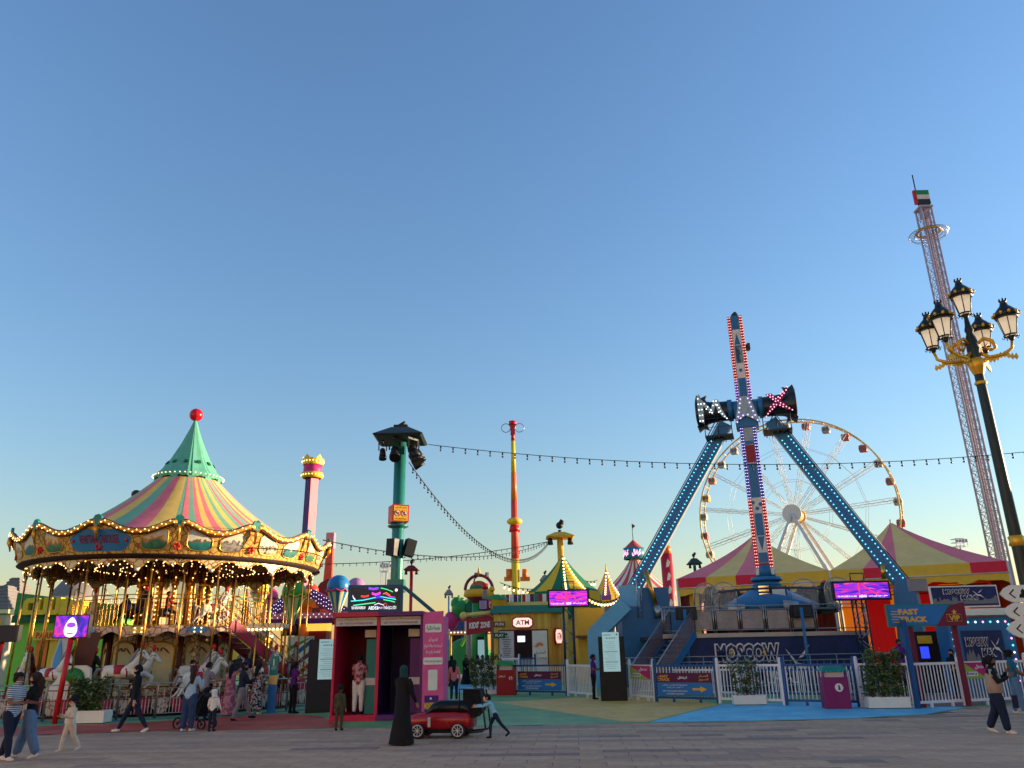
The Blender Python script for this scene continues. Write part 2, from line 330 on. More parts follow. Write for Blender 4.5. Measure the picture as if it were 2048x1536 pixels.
def scene_mat(name, stops, sc):       # little painted views: sky above, land or sea below, blots of figures
    m = bpy.data.materials.new(name); m.use_nodes = True; MATS[name] = m; nt = m.node_tree; b = nt.nodes['Principled BSDF']; L = nt.links.new
    tc = nt.nodes.new('ShaderNodeTexCoord'); sx = nt.nodes.new('ShaderNodeSeparateXYZ'); mr = nt.nodes.new('ShaderNodeMapRange'); mr.inputs[1].default_value = 5.45; mr.inputs[2].default_value = 6.2
    nz = nt.nodes.new('ShaderNodeTexNoise'); nz.inputs['Scale'].default_value = sc; nz.inputs['Detail'].default_value = 5; ma = nt.nodes.new('ShaderNodeMath'); ma.operation = 'MULTIPLY_ADD'; ma.inputs[1].default_value = .9; ma.inputs[2].default_value = -.45; ad = nt.nodes.new('ShaderNodeMath'); ad.operation = 'ADD'
    cr = nt.nodes.new('ShaderNodeValToRGB'); e = cr.color_ramp.elements
    while len(e) < len(stops): e.new(.5)
    for el, (p, c) in zip(e, stops): el.position = p; el.color = (*lin(c), 1)
    L(tc.outputs['Object'], sx.inputs[0]); L(sx.outputs[2], mr.inputs[0]); L(tc.outputs['Object'], nz.inputs[0]); L(nz.outputs[0], ma.inputs[0]); L(mr.outputs[0], ad.inputs[0]); L(ma.outputs[0], ad.inputs[1]); L(ad.outputs[0], cr.inputs[0]); L(cr.outputs[0], b.inputs['Base Color']); b.inputs['Roughness'].default_value = .45
    return m
PAINT = [scene_mat('painting_' + n, st, sc) for n, st, sc in (
    ('sea', [(.0, (14, 84, 84)), (.38, (40, 128, 120)), (.45, (120, 78, 50)), (.52, (226, 212, 180)), (1, (190, 206, 206))], 3.5),
    ('harbour', [(.0, (90, 96, 60)), (.3, (60, 44, 34)), (.5, (150, 112, 76)), (.6, (230, 214, 180)), (1, (168, 190, 200))], 5),
    ('figures', [(.0, (150, 120, 80)), (.25, (210, 190, 150)), (.42, (40, 34, 32)), (.5, (226, 212, 180)), (1, (236, 222, 190))], 6),
    ('bridge', [(.0, (70, 64, 60)), (.35, (160, 150, 140)), (.5, (70, 60, 56)), (.62, (220, 206, 178)), (1, (200, 208, 204))], 7),
    ('garden', [(.0, (40, 90, 60)), (.35, (70, 130, 90)), (.5, (206, 130, 70)), (.6, (236, 206, 150)), (1, (150, 190, 200))], 4.5))]
# ---------------------------------------------------------------- the double-deck carousel
CC = Vector((-14.24, 33.6, 0.0)); FA = math.atan2(-CC.y, -CC.x) - math.radians(1.2)
car = thing('carousel', CC, 'double deck carousel with striped tent roof, gold painted fascia and white horses', 'carousel')
NS = 14; SA = 2*PI/NS
def pol(r, a, z): return Vector((r*math.cos(a), r*math.sin(a), z))
# roof canvas: concave sweep, stripes of rose, straw and green
pr = []
for k in range(13):
    t = k/12.0; r = 5.7 + (1.2 - 5.7)*t; z = 6.12 + 3.1*(0.52*t + 0.48*t**2.1)
    pr.append((r, z))
b = MB(); mat('canvas_rose', (224, 112, 124), .75, bump=.6, scale=2.2, var=.18); mat('canvas_straw', (226, 182, 96), .75, bump=.6, scale=2.2, var=.18)
b.lathe(pr, 42, mats=['canvas_rose', 'canvas_straw', 'canvas_green'], a0=FA); b.build('roof_canvas', car)
b = MB().use('dark_steel')
b.box((-1.6, -1.2, 8.0), (.28, .25, .5)); b.cyl((-1.6, -1.2, 7.4), (-1.6, -1.2, 8.0), .05); b.ball((-1.6, -1.25, 8.35), .2, 8, 6); b.build('roof_spotlight', car)
b = MB().use('cap_green')
capn = 12; bulbs_cap = MB().use('warm_bulb')
b.lathe([(1.4, 9.14), (1.44, 9.22), (1.3, 9.4), (1.18, 9.52), (.84, 10.05), (.48, 10.8), (.2, 11.5), (.05, 11.95)], capn, a0=FA+.1, smooth=False); cap = b.build('roof_cap', car)
b = MB().use('cap_green')
for i in range(capn*2):
    a = FA + .1 + 2*PI*i/(capn*2)
    if i % 2 == 0: b.add([pol(1.40, a-.12, 9.18), pol(1.40, a+.12, 9.18), pol(1.37, a+.1, 9.05), pol(1.37, a-.1, 9.05), pol(1.35, a-.12, 9.18), pol(1.35, a+.12, 9.18), pol(1.32, a+.1, 9.05), pol(1.32, a-.1, 9.05)], [(0, 1, 2, 3), (7, 6, 5, 4), (0, 3, 7, 4), (1, 5, 6, 2), (3, 2, 6, 7), (0, 4, 5, 1)])
b.build('scallop', cap)
b = MB().use('dark_green')
for i in range(capn):
    a = FA + .1 + 2*PI*(i+.5)/capn; b.box(pol(.99, a, 9.84), (.04, .16, .16), rot=Matrix.Rotation(a, 3, 'Z') @ Matrix.Rotation(-.62, 3, 'Y'))
b.build('vent', cap)
b = MB().use('red_ball'); b.ball((0, 0, 12.18), .29, 24, 16); b.build('finial', car)
for i in range(44): bulbs_cap.bulb(pol(1.46, 2*PI*i/44, 9.26), .026)
bulbs_cap.build('cap_lamps', cap, kind='stuff')
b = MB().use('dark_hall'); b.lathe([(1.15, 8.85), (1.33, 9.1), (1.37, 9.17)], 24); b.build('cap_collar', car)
# fascia: each section a curved board with scalloped top, two paintings, a crest, a rope of lamps
def fz(t):            # top line, t 0..1 crest to crest
    u = abs(t - .5)*2
    return 6.13 + .35*(.5 - .5*math.cos(PI*min(1, u*1.06)**1.25))
def frad(z): return 5.78 + (z - 5.35)*.30
bulbs = MB().use('warm_bulb')
for k in range(NS):
    a0 = FA + k*SA; N = 18; b = MB().use('scroll_gold'); vs = []; fs = []
    zr = [0, .33, .66, 1]
    for i in range(N+1):
        t = i/N; zt = fz(t)
        for q in zr:
            z = 5.35 + (zt-5.35)*q; vs.append(pol(frad(z), a0 + SA*t, z))
        for q in zr:
            z = 5.35 + (zt-5.35)*q; vs.append(pol(frad(z)-.06, a0 + SA*t, z))
    for i in range(N):
        for q in range(3):
            fs.append((i*8+q, (i+1)*8+q, (i+1)*8+q+1, i*8+q+1)); fs.append((i*8+4+q+1, (i+1)*8+4+q+1, (i+1)*8+4+q, i*8+4+q))
    b.add(vs, fs, True); sec = b.build('fascia_panel', car)
    # rope moulding along the top, curling at the crest
    tr = MB().use('gold_paint'); pts = []
    for i in range(N+1):
        t = .045 + .91*i/N; z = fz(t) - .04; pts.append(pol(frad(z) + .05, a0 + SA*t, z))
    e0 = pol(frad(6.28)+.05, a0 + SA*.03, 6.30); e1 = pol(frad(6.28)+.05, a0 + SA*.97, 6.30)
    tr.tube([e0] + pts + [e1], .085, 6); tr.use('brown'); tr.tube([p + Vector((0, 0, .085)) for p in pts], .03, 4)
    tr.tube([p + Vector((0, 0, -.105)) for p in pts], .022, 4); tr.build('top_moulding', sec)
    for i in range(19):
        t = .06 + .88*i/18; z = fz(t) - .04 + (.04 if i % 2 else -.04); p = pol(frad(z) + .14, a0 + SA*t, z); bulbs.bulb(p, .024)
    # paintings, one on each half
    for h in (0, 1):
        if k in (NS-2, NS-1) and ((k == NS-2 and h == 1) or (k == NS-1 and h == 0)): continue
        p = MB().use(PAINT[(k*2+h*3) % 5]); t0, t1 = (.12, .45) if h == 0 else (.55, .88); vs = []; n = 8
        for i in range(n+1):
            t = t0 + (t1-t0)*i/n; sq = math.sin(PI*i/n)**.35; zc, hh = (fz(t)-.16 + 5.47)/2, (fz(t)-.16 - 5.47)/2*(.55+.45*sq)
            for s_ in (-1, 1): z = zc + s_*hh; vs.append(pol(frad(z)+.012, a0 + SA*t, z))
        p.add(vs, [(2*i, 2*i+2, 2*i+3, 2*i+1) for i in range(n)], True); pn = p.build('painting', sec)
        f_ = MB().use('gold'); lo = [vs[2*i] for i in range(n+1)]; up = [vs[2*i+1] for i in range(n, -1, -1)]; f_.tube(lo + up, .022, 4, closed=True); f_.build('painting_frame', sec)
    # crest with shell above, red knot below
    cr = MB().use('teal'); ca = a0; ro = frad(6.5) + .04
    n_ = Vector((math.cos(ca), math.sin(ca), 0)); tv = Vector((-math.sin(ca), math.cos(ca), 0))
    fan = [(-.07, 0)] + [(.16*math.sin(x_), .2 + .17*math.cos(x_) + (.02 if i % 2 else 0)) for i, x_ in enumerate([-1.9+.42*j for j in range(10)])] + [(.07, 0)]
    cr.prism(fan, pol(ro-.06, ca, 6.3), tv, Z3, n_*.1); cr.use('gold'); cr.tube([pol(ro+.05, ca, 6.3), pol(ro+.03, ca, 6.12), pol(ro-.01, ca, 5.98), pol(ro-.05, ca, 5.78)], [.04, .085, .05, .02], 8); cr.build('crest', sec)
    kn = MB().use('red')
    for j in range(6):
        x_ = j*PI/3; kn.ball(pol(frad(5.6)+.03, ca, 5.6) + tv*(.09*math.cos(x_)) + Z3*(.1*math.sin(x_)), .05, 6, 5)
    kn.build('rosette', sec)
# name board on the section left of the middle
b = MB().use('sky_blue'); a0, a1 = FA - 1*SA - .50*SA, FA - SA + .50*SA; vs = []; n = 20
mat('name_blue', (40, 118, 170), .5, var=.3, scale=2); b.use('name_blue')
for i in range(n+1):
    t = i/n; a = a0 + (a1-a0)*(.07+.86*t); tt = ((a - FA)/SA) % 1.0; sq = min(1, 8*t*(1-t))**.5; z0, z1 = 5.85 - .42*sq, 5.85 + (min(fz(tt), 6.3) - .13 - 5.85)*sq
    for z in (z0, z1): vs.append(pol(frad(z)+.02, a, z))
b.add(vs, [(2*i, 2*i+2, 2*i+3, 2*i+1) for i in range(n)], True); nb = b.build('name_board', car)
def write_round(bm_, body, ac, z, w, h, r, bold=.02):
    vs, fs = text_mesh(body, bold); sz = vs.max(0) - vs.min(0)
    bm_.add([pol(r + (z + p[1]/sz[1]*h - z)*.3, ac + (p[0]/sz[0]*w)/r, z + p[1]/sz[1]*h) for p in vs], fs, False)
b = MB().use('maroon'); write_round(b, 'VENETIAN CAROUSEL', FA - SA, 5.84, 1.5, .30, frad(5.84)+.034, .03)
for s_ in (-1, 1):
    b.use('red'); b.ball(pol(frad(5.8)+.03, FA-SA+s_*.165, 5.8), .06, 8, 6)
b.build('lettering', nb, kind='stuff')
# cornice under the fascia and the arched valance
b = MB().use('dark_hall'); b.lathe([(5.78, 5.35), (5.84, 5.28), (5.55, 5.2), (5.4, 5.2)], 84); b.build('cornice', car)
VP = [(0, -.16), (.06, -.2), (.12, -.3), (.18, -.28), (.25, -.1), (.4, .0), (.55, .0), (.68, -.05), (.8, -.2), (.9, -.42), (1, -.52)]
def vz(u):
    for (a, za), (c, zc) in zip(VP, VP[1:]):
        if a <= u <= c: return za + (zc-za)*(u-a)/(c-a)
    return -.52
for k in range(NS):
    b = MB().use('scroll_cream'); vs = []; n = 28
    for i in range(n+1):
        t = i/n; u = 2*t if t < .5 else 2-2*t; z = 5.16 + .62*vz(u)
        for r, zz in ((5.52, 5.3), (5.52, z), (5.47, z), (5.47, 5.3)): vs.append(pol(r, FA + SA*(k+t), zz))
        if i % 3 == 0: bulbs.bulb(pol(5.56, FA + SA*(k+t), z-.03), .026)
    b.add(vs, [(i*4+q, (i+1)*4+q, (i+1)*4+(q+1) % 4, i*4+(q+1) % 4) for i in range(n) for q in (0, 1, 2)], False); vl = b.build('valance', car)
    e = MB().use('gold_paint'); e.tube([vs[4*i+1] + pol(.02, FA+SA*(k+i/n), 0) for i in range(n+1)], .025, 4)
    e.use('pale_grey'); e.ball(pol(5.54, FA + SA*(k+.5), 4.82), .09, 8, 6, sz=.7); e.build('valance_edge', vl)
# ceiling, lamp rings
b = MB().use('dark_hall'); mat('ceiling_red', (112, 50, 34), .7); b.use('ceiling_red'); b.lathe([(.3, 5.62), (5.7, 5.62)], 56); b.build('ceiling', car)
for r, n in ((2.2, 40), (3.1, 56), (4.4, 84)):
    for i in range(n): bulbs.bulb(pol(r, 2*PI*i/n, 5.5 if r > 4 else 5.3), .026)
# inner painted canopy board seen through the arches
b = MB(); b.use('brown'); vs = []
for k in range(NS*2):
    n = 6
    for i in range(n):
        t = (k + i/n)/(NS*2); d = 4.62 - .22*abs(math.sin(PI*(i/n)))**.6*-1 - .2
        vs += [pol(4.9, 2*PI*t, 5.62), pol(4.9, 2*PI*t, d + .72)]
m_ = len(vs)//2; b.add(vs, [(2*i, 2*((i+1) % m_), 2*((i+1) % m_)+1, 2*i+1) for i in range(m_)], True); b.build('inner_valance', car)
# upper core: gilt columns and mirrors
b = MB().use('mirror'); b.lathe([(1.3, 3.0), (1.3, 5.6)], 14, smooth=False); b.build('core_mirrors', car)
for k in range(14):
    a = FA + 2*PI*k/14; b = MB().use('gold'); b.cyl(pol(1.34, a, 3.0), pol(1.34, a, 5.6), .1, n=8); b.ball(pol(1.38, a, 4.7), .16, 8, 6); b.build('core_column', car)
    for j in range(10): bulbs.bulb(pol(1.47, a, 3.3 + j*.18), .028)
# upper deck
b = MB().use('wood'); b.lathe([(.5, 2.92), (3.72, 2.92), (3.72, 2.84), (.5, 2.84)], 48); b.build('upper_deck', car)
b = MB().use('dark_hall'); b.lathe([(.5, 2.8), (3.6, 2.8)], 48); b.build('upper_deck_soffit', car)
for k in range(12):
    a0 = FA + 2*PI*k/12; n = 14; b = MB().use('scroll_rose'); vs = []
    for i in range(n+1):
        t = i/n; dz = .07*math.cos(4*PI*t) + .05*math.cos(2*PI*t)
        for r, z in ((3.86, 2.97), (3.86, 2.66 + dz), (3.80, 2.66 + dz), (3.80, 2.97)): vs.append(pol(r, a0 + 2*PI/12*t, z))
    b.add(vs, [(i*4+q, (i+1)*4+q, (i+1)*4+(q+1) % 4, i*4+(q+1) % 4) for i in range(n) for q in (0, 1, 2, 3)], False); rim = b.build('deck_rim', car)
    c = MB().use('pale_yellow' if k % 2 else 'sky_blue'); ac = a0 + PI/12; tv = Vector((-math.sin(ac), math.cos(ac), 0)); nv = Vector((math.cos(ac), math.sin(ac), 0))
    c.prism([(-.42, 0), (-.15, .1), (.15, .1), (.42, 0), (.15, -.1), (-.15, -.1)], pol(3.85, ac, 2.82), tv, Z3, nv*.05); c.build('cartouche', rim)
    for dx, dz in ((-.12, .07), (.12, .07), (-.12, -.07), (.12, -.07)): bulbs.bulb(pol(3.93, ac + dx/3.9, 2.82 + dz), .03)
for k in range(24):
    a0 = 2*PI*k/24; b = MB().use('brass')
    for z in (4.1, 3.95, 3.0): b.tube([pol(3.7, a0 + 2*PI/24*i/3, z) for i in range(4)], .018, 5)
    for i in range(6): a = a0 + 2*PI/24*i/6; b.cyl(pol(3.7, a, 2.95), pol(3.7, a, 3.95), .011, n=5, caps=False)
    if k % 2 == 0: b.tube([pol(3.7, a0+.03, 4.1), pol(3.7, a0+.04, 4.38), pol(3.7, a0+.1, 4.45), pol(3.7, a0+.2, 4.45), pol(3.7, a0+.25, 4.1)], .016, 5)
    b.build('deck_railing', car)
# lower drum with painted panels
b = MB().use('scroll_cream'); b.lathe([(2.35, .5), (2.35, 2.78)], 10, smooth=False, a0=FA+.2); b.build('drum', car)
for k in range(10):
    a = FA + .2 + 2*PI*(k+.5)/10; rr = 2.35*math.cos(PI/10); tv = Vector((-math.sin(a), math.cos(a), 0)); nv = Vector((math.cos(a), math.sin(a), 0))
    b = MB().use('cream'); arch = [(-.52, -.8), (.52, -.8), (.52, .55)] + [(.52*math.cos(x_), .55 + .25*math.sin(x_)) for x_ in [PI*j/8 for j in range(1, 8)]] + [(-.52, .55)]
    b.prism(arch, pol(rr + .01, a, 1.65), tv, Z3, nv*.04); dp = b.build('drum_panel', car)
    b = MB().use('gold'); b.tube([pol(rr+.06, a, 1.65) + tv*x_ + Z3*z_ for x_, z_ in arch], .03, 5, closed=True); b.use('wood')
    for s_ in (-1, 1): b.tube([pol(rr+.06, a, 2.1) + tv*(s_*(.05 + .28*(1-math.cos(u)))) + Z3*(.12*math.sin(2.3*u)) for u in [j*.25 for j in range(8)]], [.03, .035, .03, .025, .03, .035, .03, .01], 5)
    b.build('gilt_frame', dp)
    b = MB().use('brown'); ac = a + PI/10; b.cyl(pol(2.4, ac, .5), pol(2.4, ac, 2.8), .1, n=8); b.build('drum_pilaster', car)
# lower platform
b = MB().use('wood'); b.lathe([(.3, .52), (5.9, .52), (5.95, .48), (5.95, .3), (5.6, .3)], 64); b.build('platform', car)
b = MB().use('black'); b.lathe([(5.6, .3), (5.6, 0.0)], 48); b.build('plinth', car)
for k in range(64):
    a = 2*PI*k/64; b = MB().use('crimson' if k % 2 else 'scroll_rose'); tv = Vector((-math.sin(a), math.cos(a), 0)); nv = Vector((math.cos(a), math.sin(a), 0))
    b.prism([(-.25, .26), (.25, .26), (.25, -.05), (.13, -.2), (0, -.24), (-.13, -.2), (-.25, -.05)], pol(5.98, a, .34), tv, Z3, nv*.03); b.build('skirt_board', car)
# brass poles
for i in range(30):
    a = FA + 2*PI*(i + .35)/30; r = 5.42 if i % 2 else 4.6; b = MB().use('brass'); b.cyl(pol(r, a, .52), pol(r, a, 5.4), .036, n=8); b.ball(pol(r, a, 4.82), .06, 8, 5); b.build('pole', car)
for i in range(12):
    a = FA + 2*PI*(i+.5)/12; b = MB().use('brass'); b.cyl(pol(2.9, a, 2.92), pol(2.9, a, 5.6), .03, n=8); b.build('pole', car)
bulbs.build('bulbs', car, kind='stuff')
# horses
def horse_parts(coat, tack):
    B = MB().use(coat)
    B.tube([(-.62, 0, .02), (-.52, 0, .06), (-.28, 0, .05), (0, 0, 0), (.28, 0, .03), (.48, 0, .1), (.58, 0, .16)], [.06, .2, .235, .215, .235, .2, .1], 12)
    B.tube([(.42, 0, .12), (.58, 0, .34), (.68, 0, .58), (.72, 0, .72)], [.2, .165, .125, .1], 10)
    B.tube([(.68, 0, .74), (.8, 0, .7), (.95, 0, .56), (1.04, 0, .46), (1.06, 0, .43)], [.1, .115, .085, .07, .045], 10)
    for y in (-.05, .05): B.cyl((.7, y, .8), (.71, y*1.3, .93), .03, .005, n=5)
    for (x, z, fw) in ((.45, -.1, 1), (.5, -.06, 1.5), (-.5, -.05, -1), (-.46, -.1, -.6)):
        y = .1 if (x, z) in ((.45, -.1), (-.5, -.05)) else -.1
        if x > 0: B.tube([(x, y, z+.1), (x+.22*fw, y, z-.08), (x+.2*fw, y, z-.3), (x+.06*fw, y, z-.42), (x+.04*fw, y, z-.5)], [.11, .075, .045, .035, .05], 7)
        else: B.tube([(x, y, z+.1), (x-.02, y, z-.12), (x-.16, y, z-.3), (x-.22+.1*fw, y, z-.5), (x-.3+.1*fw, y, z-.58)], [.15, .1, .05, .035, .05], 7)
    M = MB().use('grey'); M.tube([(.62, 0, .86), (.54, 0, .7), (.42, 0, .48), (.33, 0, .28)], [.04, .07, .08, .05], 6)
    Q = MB().use('grey'); Q.tube([(-.62, 0, .1), (-.8, 0, .14), (-.9, 0, -.1), (-.88, 0, -.4)], [.04, .07, .08, .02], 6)
    S = MB().use(tack); S.lathe([(.01, .27), (.2, .262), (.245, .2), (.26, .05), (.25, -.06)], 12, (0, 0, 0), ay=.98, ax=1.05); S.tube([(.3, .2, .14), (.36, .22, 0), (.34, .16, -.14), (.34, -.16, -.14), (.36, -.22, 0), (.3, -.2, .14)], .03, 5)
    T = MB().use('brown'); T.tube([(.9, .08, .6), (.86, .1, .72), (.72, .11, .72), (.4, .1, .3)], .014, 4); T.tube([(.9, -.08, .6), (.86, -.1, .72), (.72, -.11, .72), (.4, -.1, .3)], .014, 4)
    for y in (-1, 1): T.use('black'); T.ball((.83, y*.095, .7), .022, 6, 4)
    P = MB().use('red'); P.ball((.74, 0, 1.0), .09, 8, 7, sz=1.5); P.cyl((.73, 0, .82), (.74, 0, .95), .02, n=5)
    return B.mesh('horse'), M.mesh('mane'), S.mesh('saddle'), T.mesh('bridle'), P.mesh('plume'), Q.mesh('tail')
HM = {c: horse_parts(c, t) for c, t in (('white_paint', 'crimson'), ('charcoal', 'deep_blue'), ('brown', 'purple'))}
def horse(r, da, z, coat='white_paint', s=1.0):
    a = FA + math.radians(da); me = HM[coat]; o = obj('horse', me[0], car, pol(r, a, z), a + PI/2); o.scale = (s, s, s)
    for n_, m_ in zip(('mane', 'saddle', 'bridle', 'plume', 'tail'), me[1:]): obj(n_, m_, o)
rh = random.Random(5)
for i, da in enumerate(range(-170, 180, 30)):
    horse(5.0, da + 4, 1.22 + rh.uniform(-.12, .2), ('white_paint', 'white_paint', 'brown')[i % 3] if abs(da) > 60 else 'white_paint', .9)
for i, da in enumerate(range(-165, 180, 30)):
    horse(3.95, da, 1.4 + rh.uniform(-.15, .15), ('white_paint', 'charcoal', 'white_paint')[i % 3], .88)
for i, da in enumerate(range(-150, 180, 60)): horse(2.9, da, 3.62, ('charcoal', 'white_paint')[i % 2], .8)
# chariot with a green shell, and the enclosed stair on the left
a = FA - math.radians(31); b = MB().use('white_paint'); tv = Vector((-math.sin(a), math.cos(a), 0)); nv = Vector((math.cos(a), math.sin(a), 0)); o = pol(5.25, a, .55)
b.prism([(-.75, 0), (.75, 0), (.9, .3), (.6, .55), (.55, 1.0), (.35, 1.1), (-.35, 1.1), (-.5, .9), (-.7, .6), (-.95, .35)], o, tv, Z3, nv*.12); b.prism([(-.5, 0), (.5, 0), (.5, .5), (-.5, .5)], o, tv, Z3, nv*-.6); ch = b.build('chariot', car)
b = MB().use('green')
for j in range(9):
    x_ = -1.2 + .3*j; b.tube([o + nv*.13 + Z3*.5, o + nv*.17 + Z3*(.5+.3*math.cos(x_*.8)) + tv*(.28*math.sin(x_*.8)), o + nv*.14 + Z3*(.5 + .52*math.cos(x_*.85)) + tv*(.46*math.sin(x_*.85))], [.02, .05, .06], 5)
b.build('shell', ch)
b = MB().use('brown'); vs = []
for i in range(9):
    u = i/8; p = pol(4.6, FA - math.radians(48 - 10*u), .55 + 2.2*u**.6*1.0); q = pol(4.6, FA - math.radians(38 - 10*u), .55 + 2.2*u**2.2)
    vs += [p, q]
b.add(vs, [(2*i, 2*i+1, 2*i+3, 2*i+2) for i in range(8)], False)
b.build('stair_panel', car)
b = MB().use('pale_grey'); p0, p1 = pol(4.75, FA - math.radians(52), .55), pol(4.75, FA - math.radians(42), .55)
b.prism([(0, 0), (.9, 0), (.75, 1.3), (.95, 2.2), (.35, 2.2), (.1, 1.3)], p0, (p1-p0).normalized(), Z3, pol(.06, FA - math.radians(48), 0)); sp = b.build('painted_screen', car)
b = MB().use('sky_blue'); b.prism([(.14, .7), (.34, .3), (.55, .8), (.6, 1.5), (.42, 2.0), (.22, 1.4)], p0 + pol(.07, FA - math.radians(48), 0), (p1-p0).normalized(), Z3, pol(.012, FA - math.radians(48), 0)); b.build('wave', sp)
# stair on the right: red strings, treads, brass rails
T = at(462, 1246, 30.6) - CC; E_ = G(628, 1404) - CC; E_.z = .25
d = (E_ - T); run = Vector((d.x, d.y, 0)).normalized(); sd = Vector((-run.y, run.x, 0)); st = None
b = MB().use('crimson'); b.beam(T + sd*.0, E_, .06, .42); st = b.build('staircase', car)
b = MB().use('dark_red'); b.beam(T + sd*.95, E_ + sd*.95, .06, .42); b.build('string_board', st)
for i in range(14):
    u = (i+.5)/14; b = MB().use('steel'); b.box(T + d*u + sd*.48, (.3, .9, .03), rz=math.atan2(run.y, run.x)); b.build('tread', st)
for s_ in (0.03, .92):
    b = MB().use('brass' if s_ < .5 else 'crimson')
    for h in (.95, .7, .45): b.tube([T + sd*s_ + Z3*h, E_ + sd*s_ + Z3*h, E_ + sd*s_ + run*.2 + Z3*(h-.1)], .02, 5)
    for i in range(17): p = T + d*(i/16) + sd*s_; b.cyl(p, p + Z3*.95, .012, n=5, caps=False)
    b.build('handrail', st)
# little lamp-lit canopy over the stair
p = at(538, 1252, 30.0) - CC; b = MB().use('scroll_cream'); b.box(p, (1.25, .9, .16)); cn = b.build('stair_canopy', car)
b = MB().use('warm_bulb')
for i in range(9): b.ball(p + Vector((-.6 + .15*i, -.44, -.13)), .045, 6, 5)
b.build('canopy_lamps', cn, kind='stuff')
b = MB().use('brass')
for s_ in (-.55, .55): b.cyl(p + Vector((s_, .3, -.1)), Vector((p.x + s_, p.y + .3, .3)), .03, n=6)
b.build('canopy_post', cn)
# ---------------------------------------------------------------- guard railing round the carousel
fence = thing('carousel_railing', CC, 'low steel railing with upright bars curving around the front of the carousel', 'railing')
FR = 7.45
for k in range(16):
    a0 = FA + math.radians(-68 + 8.5*k); a1 = a0 + math.radians(8.2); b = MB().use('steel')
    P = lambda u, z: pol(FR, a0 + (a1-a0)*u, z)
    b.tube([P(0, 0), P(0, 1.02), P(.04, 1.08), P(.96, 1.08), P(1, 1.02), P(1, 0)], .022, 6); pn = b.build('railing_panel', fence)
    b = MB().use('dark_red' if k % 2 else 'steel'); b.tube([P(i/4, .92) for i in range(5)], .016, 5); b.tube([P(i/4, .62) for i in range(5)], .014, 5); b.tube([P(i/4, .18) for i in range(5)], .016, 5); b.build('rail', pn)
    b = MB().use('pale_grey')
    for i in range(1, 11): b.cyl(P(i/11, .18), P(i/11, .62 if i % 2 else .92), .011, n=5, caps=False); b.ball(P(i/11, .4), .022, 5, 4)
    b.build('bars', pn, kind='stuff')
b = MB().use('painted_teal'); b.lathe([(7.3, .03), (7.7, .03), (7.72, .0)], 48, a0=FA - 1.2, a1=FA + 1.2); b.xf = None; o = b.build('kerb_strip', kind='structure'); o.location = CC
# ================================================================ the pendulum ride
def led_rows(b, p, q, nrm, side, offs, step=.2, r=.045):
    p = Vector(p); q = Vector(q); L = (q-p).length; n = int(L/step); side = Vector(side); nrm = Vector(nrm)
    for i in range(n+1):
        for o_ in offs: b.bulb(p + (q-p)*(i/n) + side*o_ + nrm, r)
PV = at(1491, 818, 42)
def depth_at_z(px_, py_, z): d = ray(px_, py_); t = (z-EYE)/d.z; return Vector((d.x*t, d.y*t, z))
PM, PX = depth_at_z(1430, 830, PV.z), depth_at_z(1551, 806, PV.z)
AX = ((PX - PM).normalized() + Vector((1.0, 0, 0))).normalized(); FN = Vector((AX.y, -AX.x, 0))            # axle direction; FN faces the viewer
if FN.y > 0: FN = -FN
def on_plane(px_, py_, off=0.0):
    d = ray(px_, py_); o = Vector((0, 0, EYE)); P0 = PV + FN*off; t = (P0 - o).dot(FN)/d.dot(FN); return o + d*t
base_pt = Vector((PV.x, PV.y, 0))
mx = thing('pendulum_ride', base_pt, 'tall blue and white pendulum ride with light studded arm between two blue legs', 'ride')
def R_(p): return Vector(p) - base_pt
mat('arm_white', (208, 206, 204), .4, var=.16, scale=1.5); mat('arm_red', (140, 26, 40), .45); mat('ride_blue', (26, 100, 152), .4, spec=.5, var=.22, scale=1.3); mat('ride_light', (96, 168, 206), .4); mat('drum_black', (22, 24, 34), .35, spec=.5); mat('print_grey', (150, 168, 176), .5, var=.35, scale=6)
# arm
up = on_plane(1471, 636); lo = on_plane(1546, 1150)
axU = Vector((PV.x, PV.y, 0))
def armz(py_): return on_plane(1500, py_).z
zt, zp, zb = up.z, PV.z, lo.z
W0, W1 = .42, .46         # half widths
def arm_seg(name, z0, z1, m, hw0, hw1, dp=.42, parent=mx, proud=0.0):
    b = MB().use(m); b.beam((0, 0, z0), (0, 0, z1), hw0*2, (dp+proud)*2, up=FN, w1=hw1*2, h1=(dp+proud)*2)
    return b.build(name, parent)
def hw(z): return W1 + (W0-W1)*(z-zb)/(zt-zb)
b = MB()
def ring_box(b, z0, z1, m, grow=0.0):
    b.use(m); a, c = hw(z0)+grow, hw(z1)+grow; d0, d1 = a*.8, c*.8; vs = []
    for z, h, d in ((z0, a, d0), (z1, c, d1)):
        for sx, sy in ((-1, -1), (1, -1), (1, 1), (-1, 1)): vs.append(AX*(sx*h) + FN*(-sy*d) + Z3*z)
    b.add(vs, [(3, 2, 1, 0), (4, 5, 6, 7), (0, 1, 5, 4), (1, 2, 6, 5), (2, 3, 7, 6), (3, 0, 4, 7)])
ring_box(b, zb, zp, 'arm_white'); ring_box(b, zp, zt, 'arm_white'); arm = b.build('arm', mx)
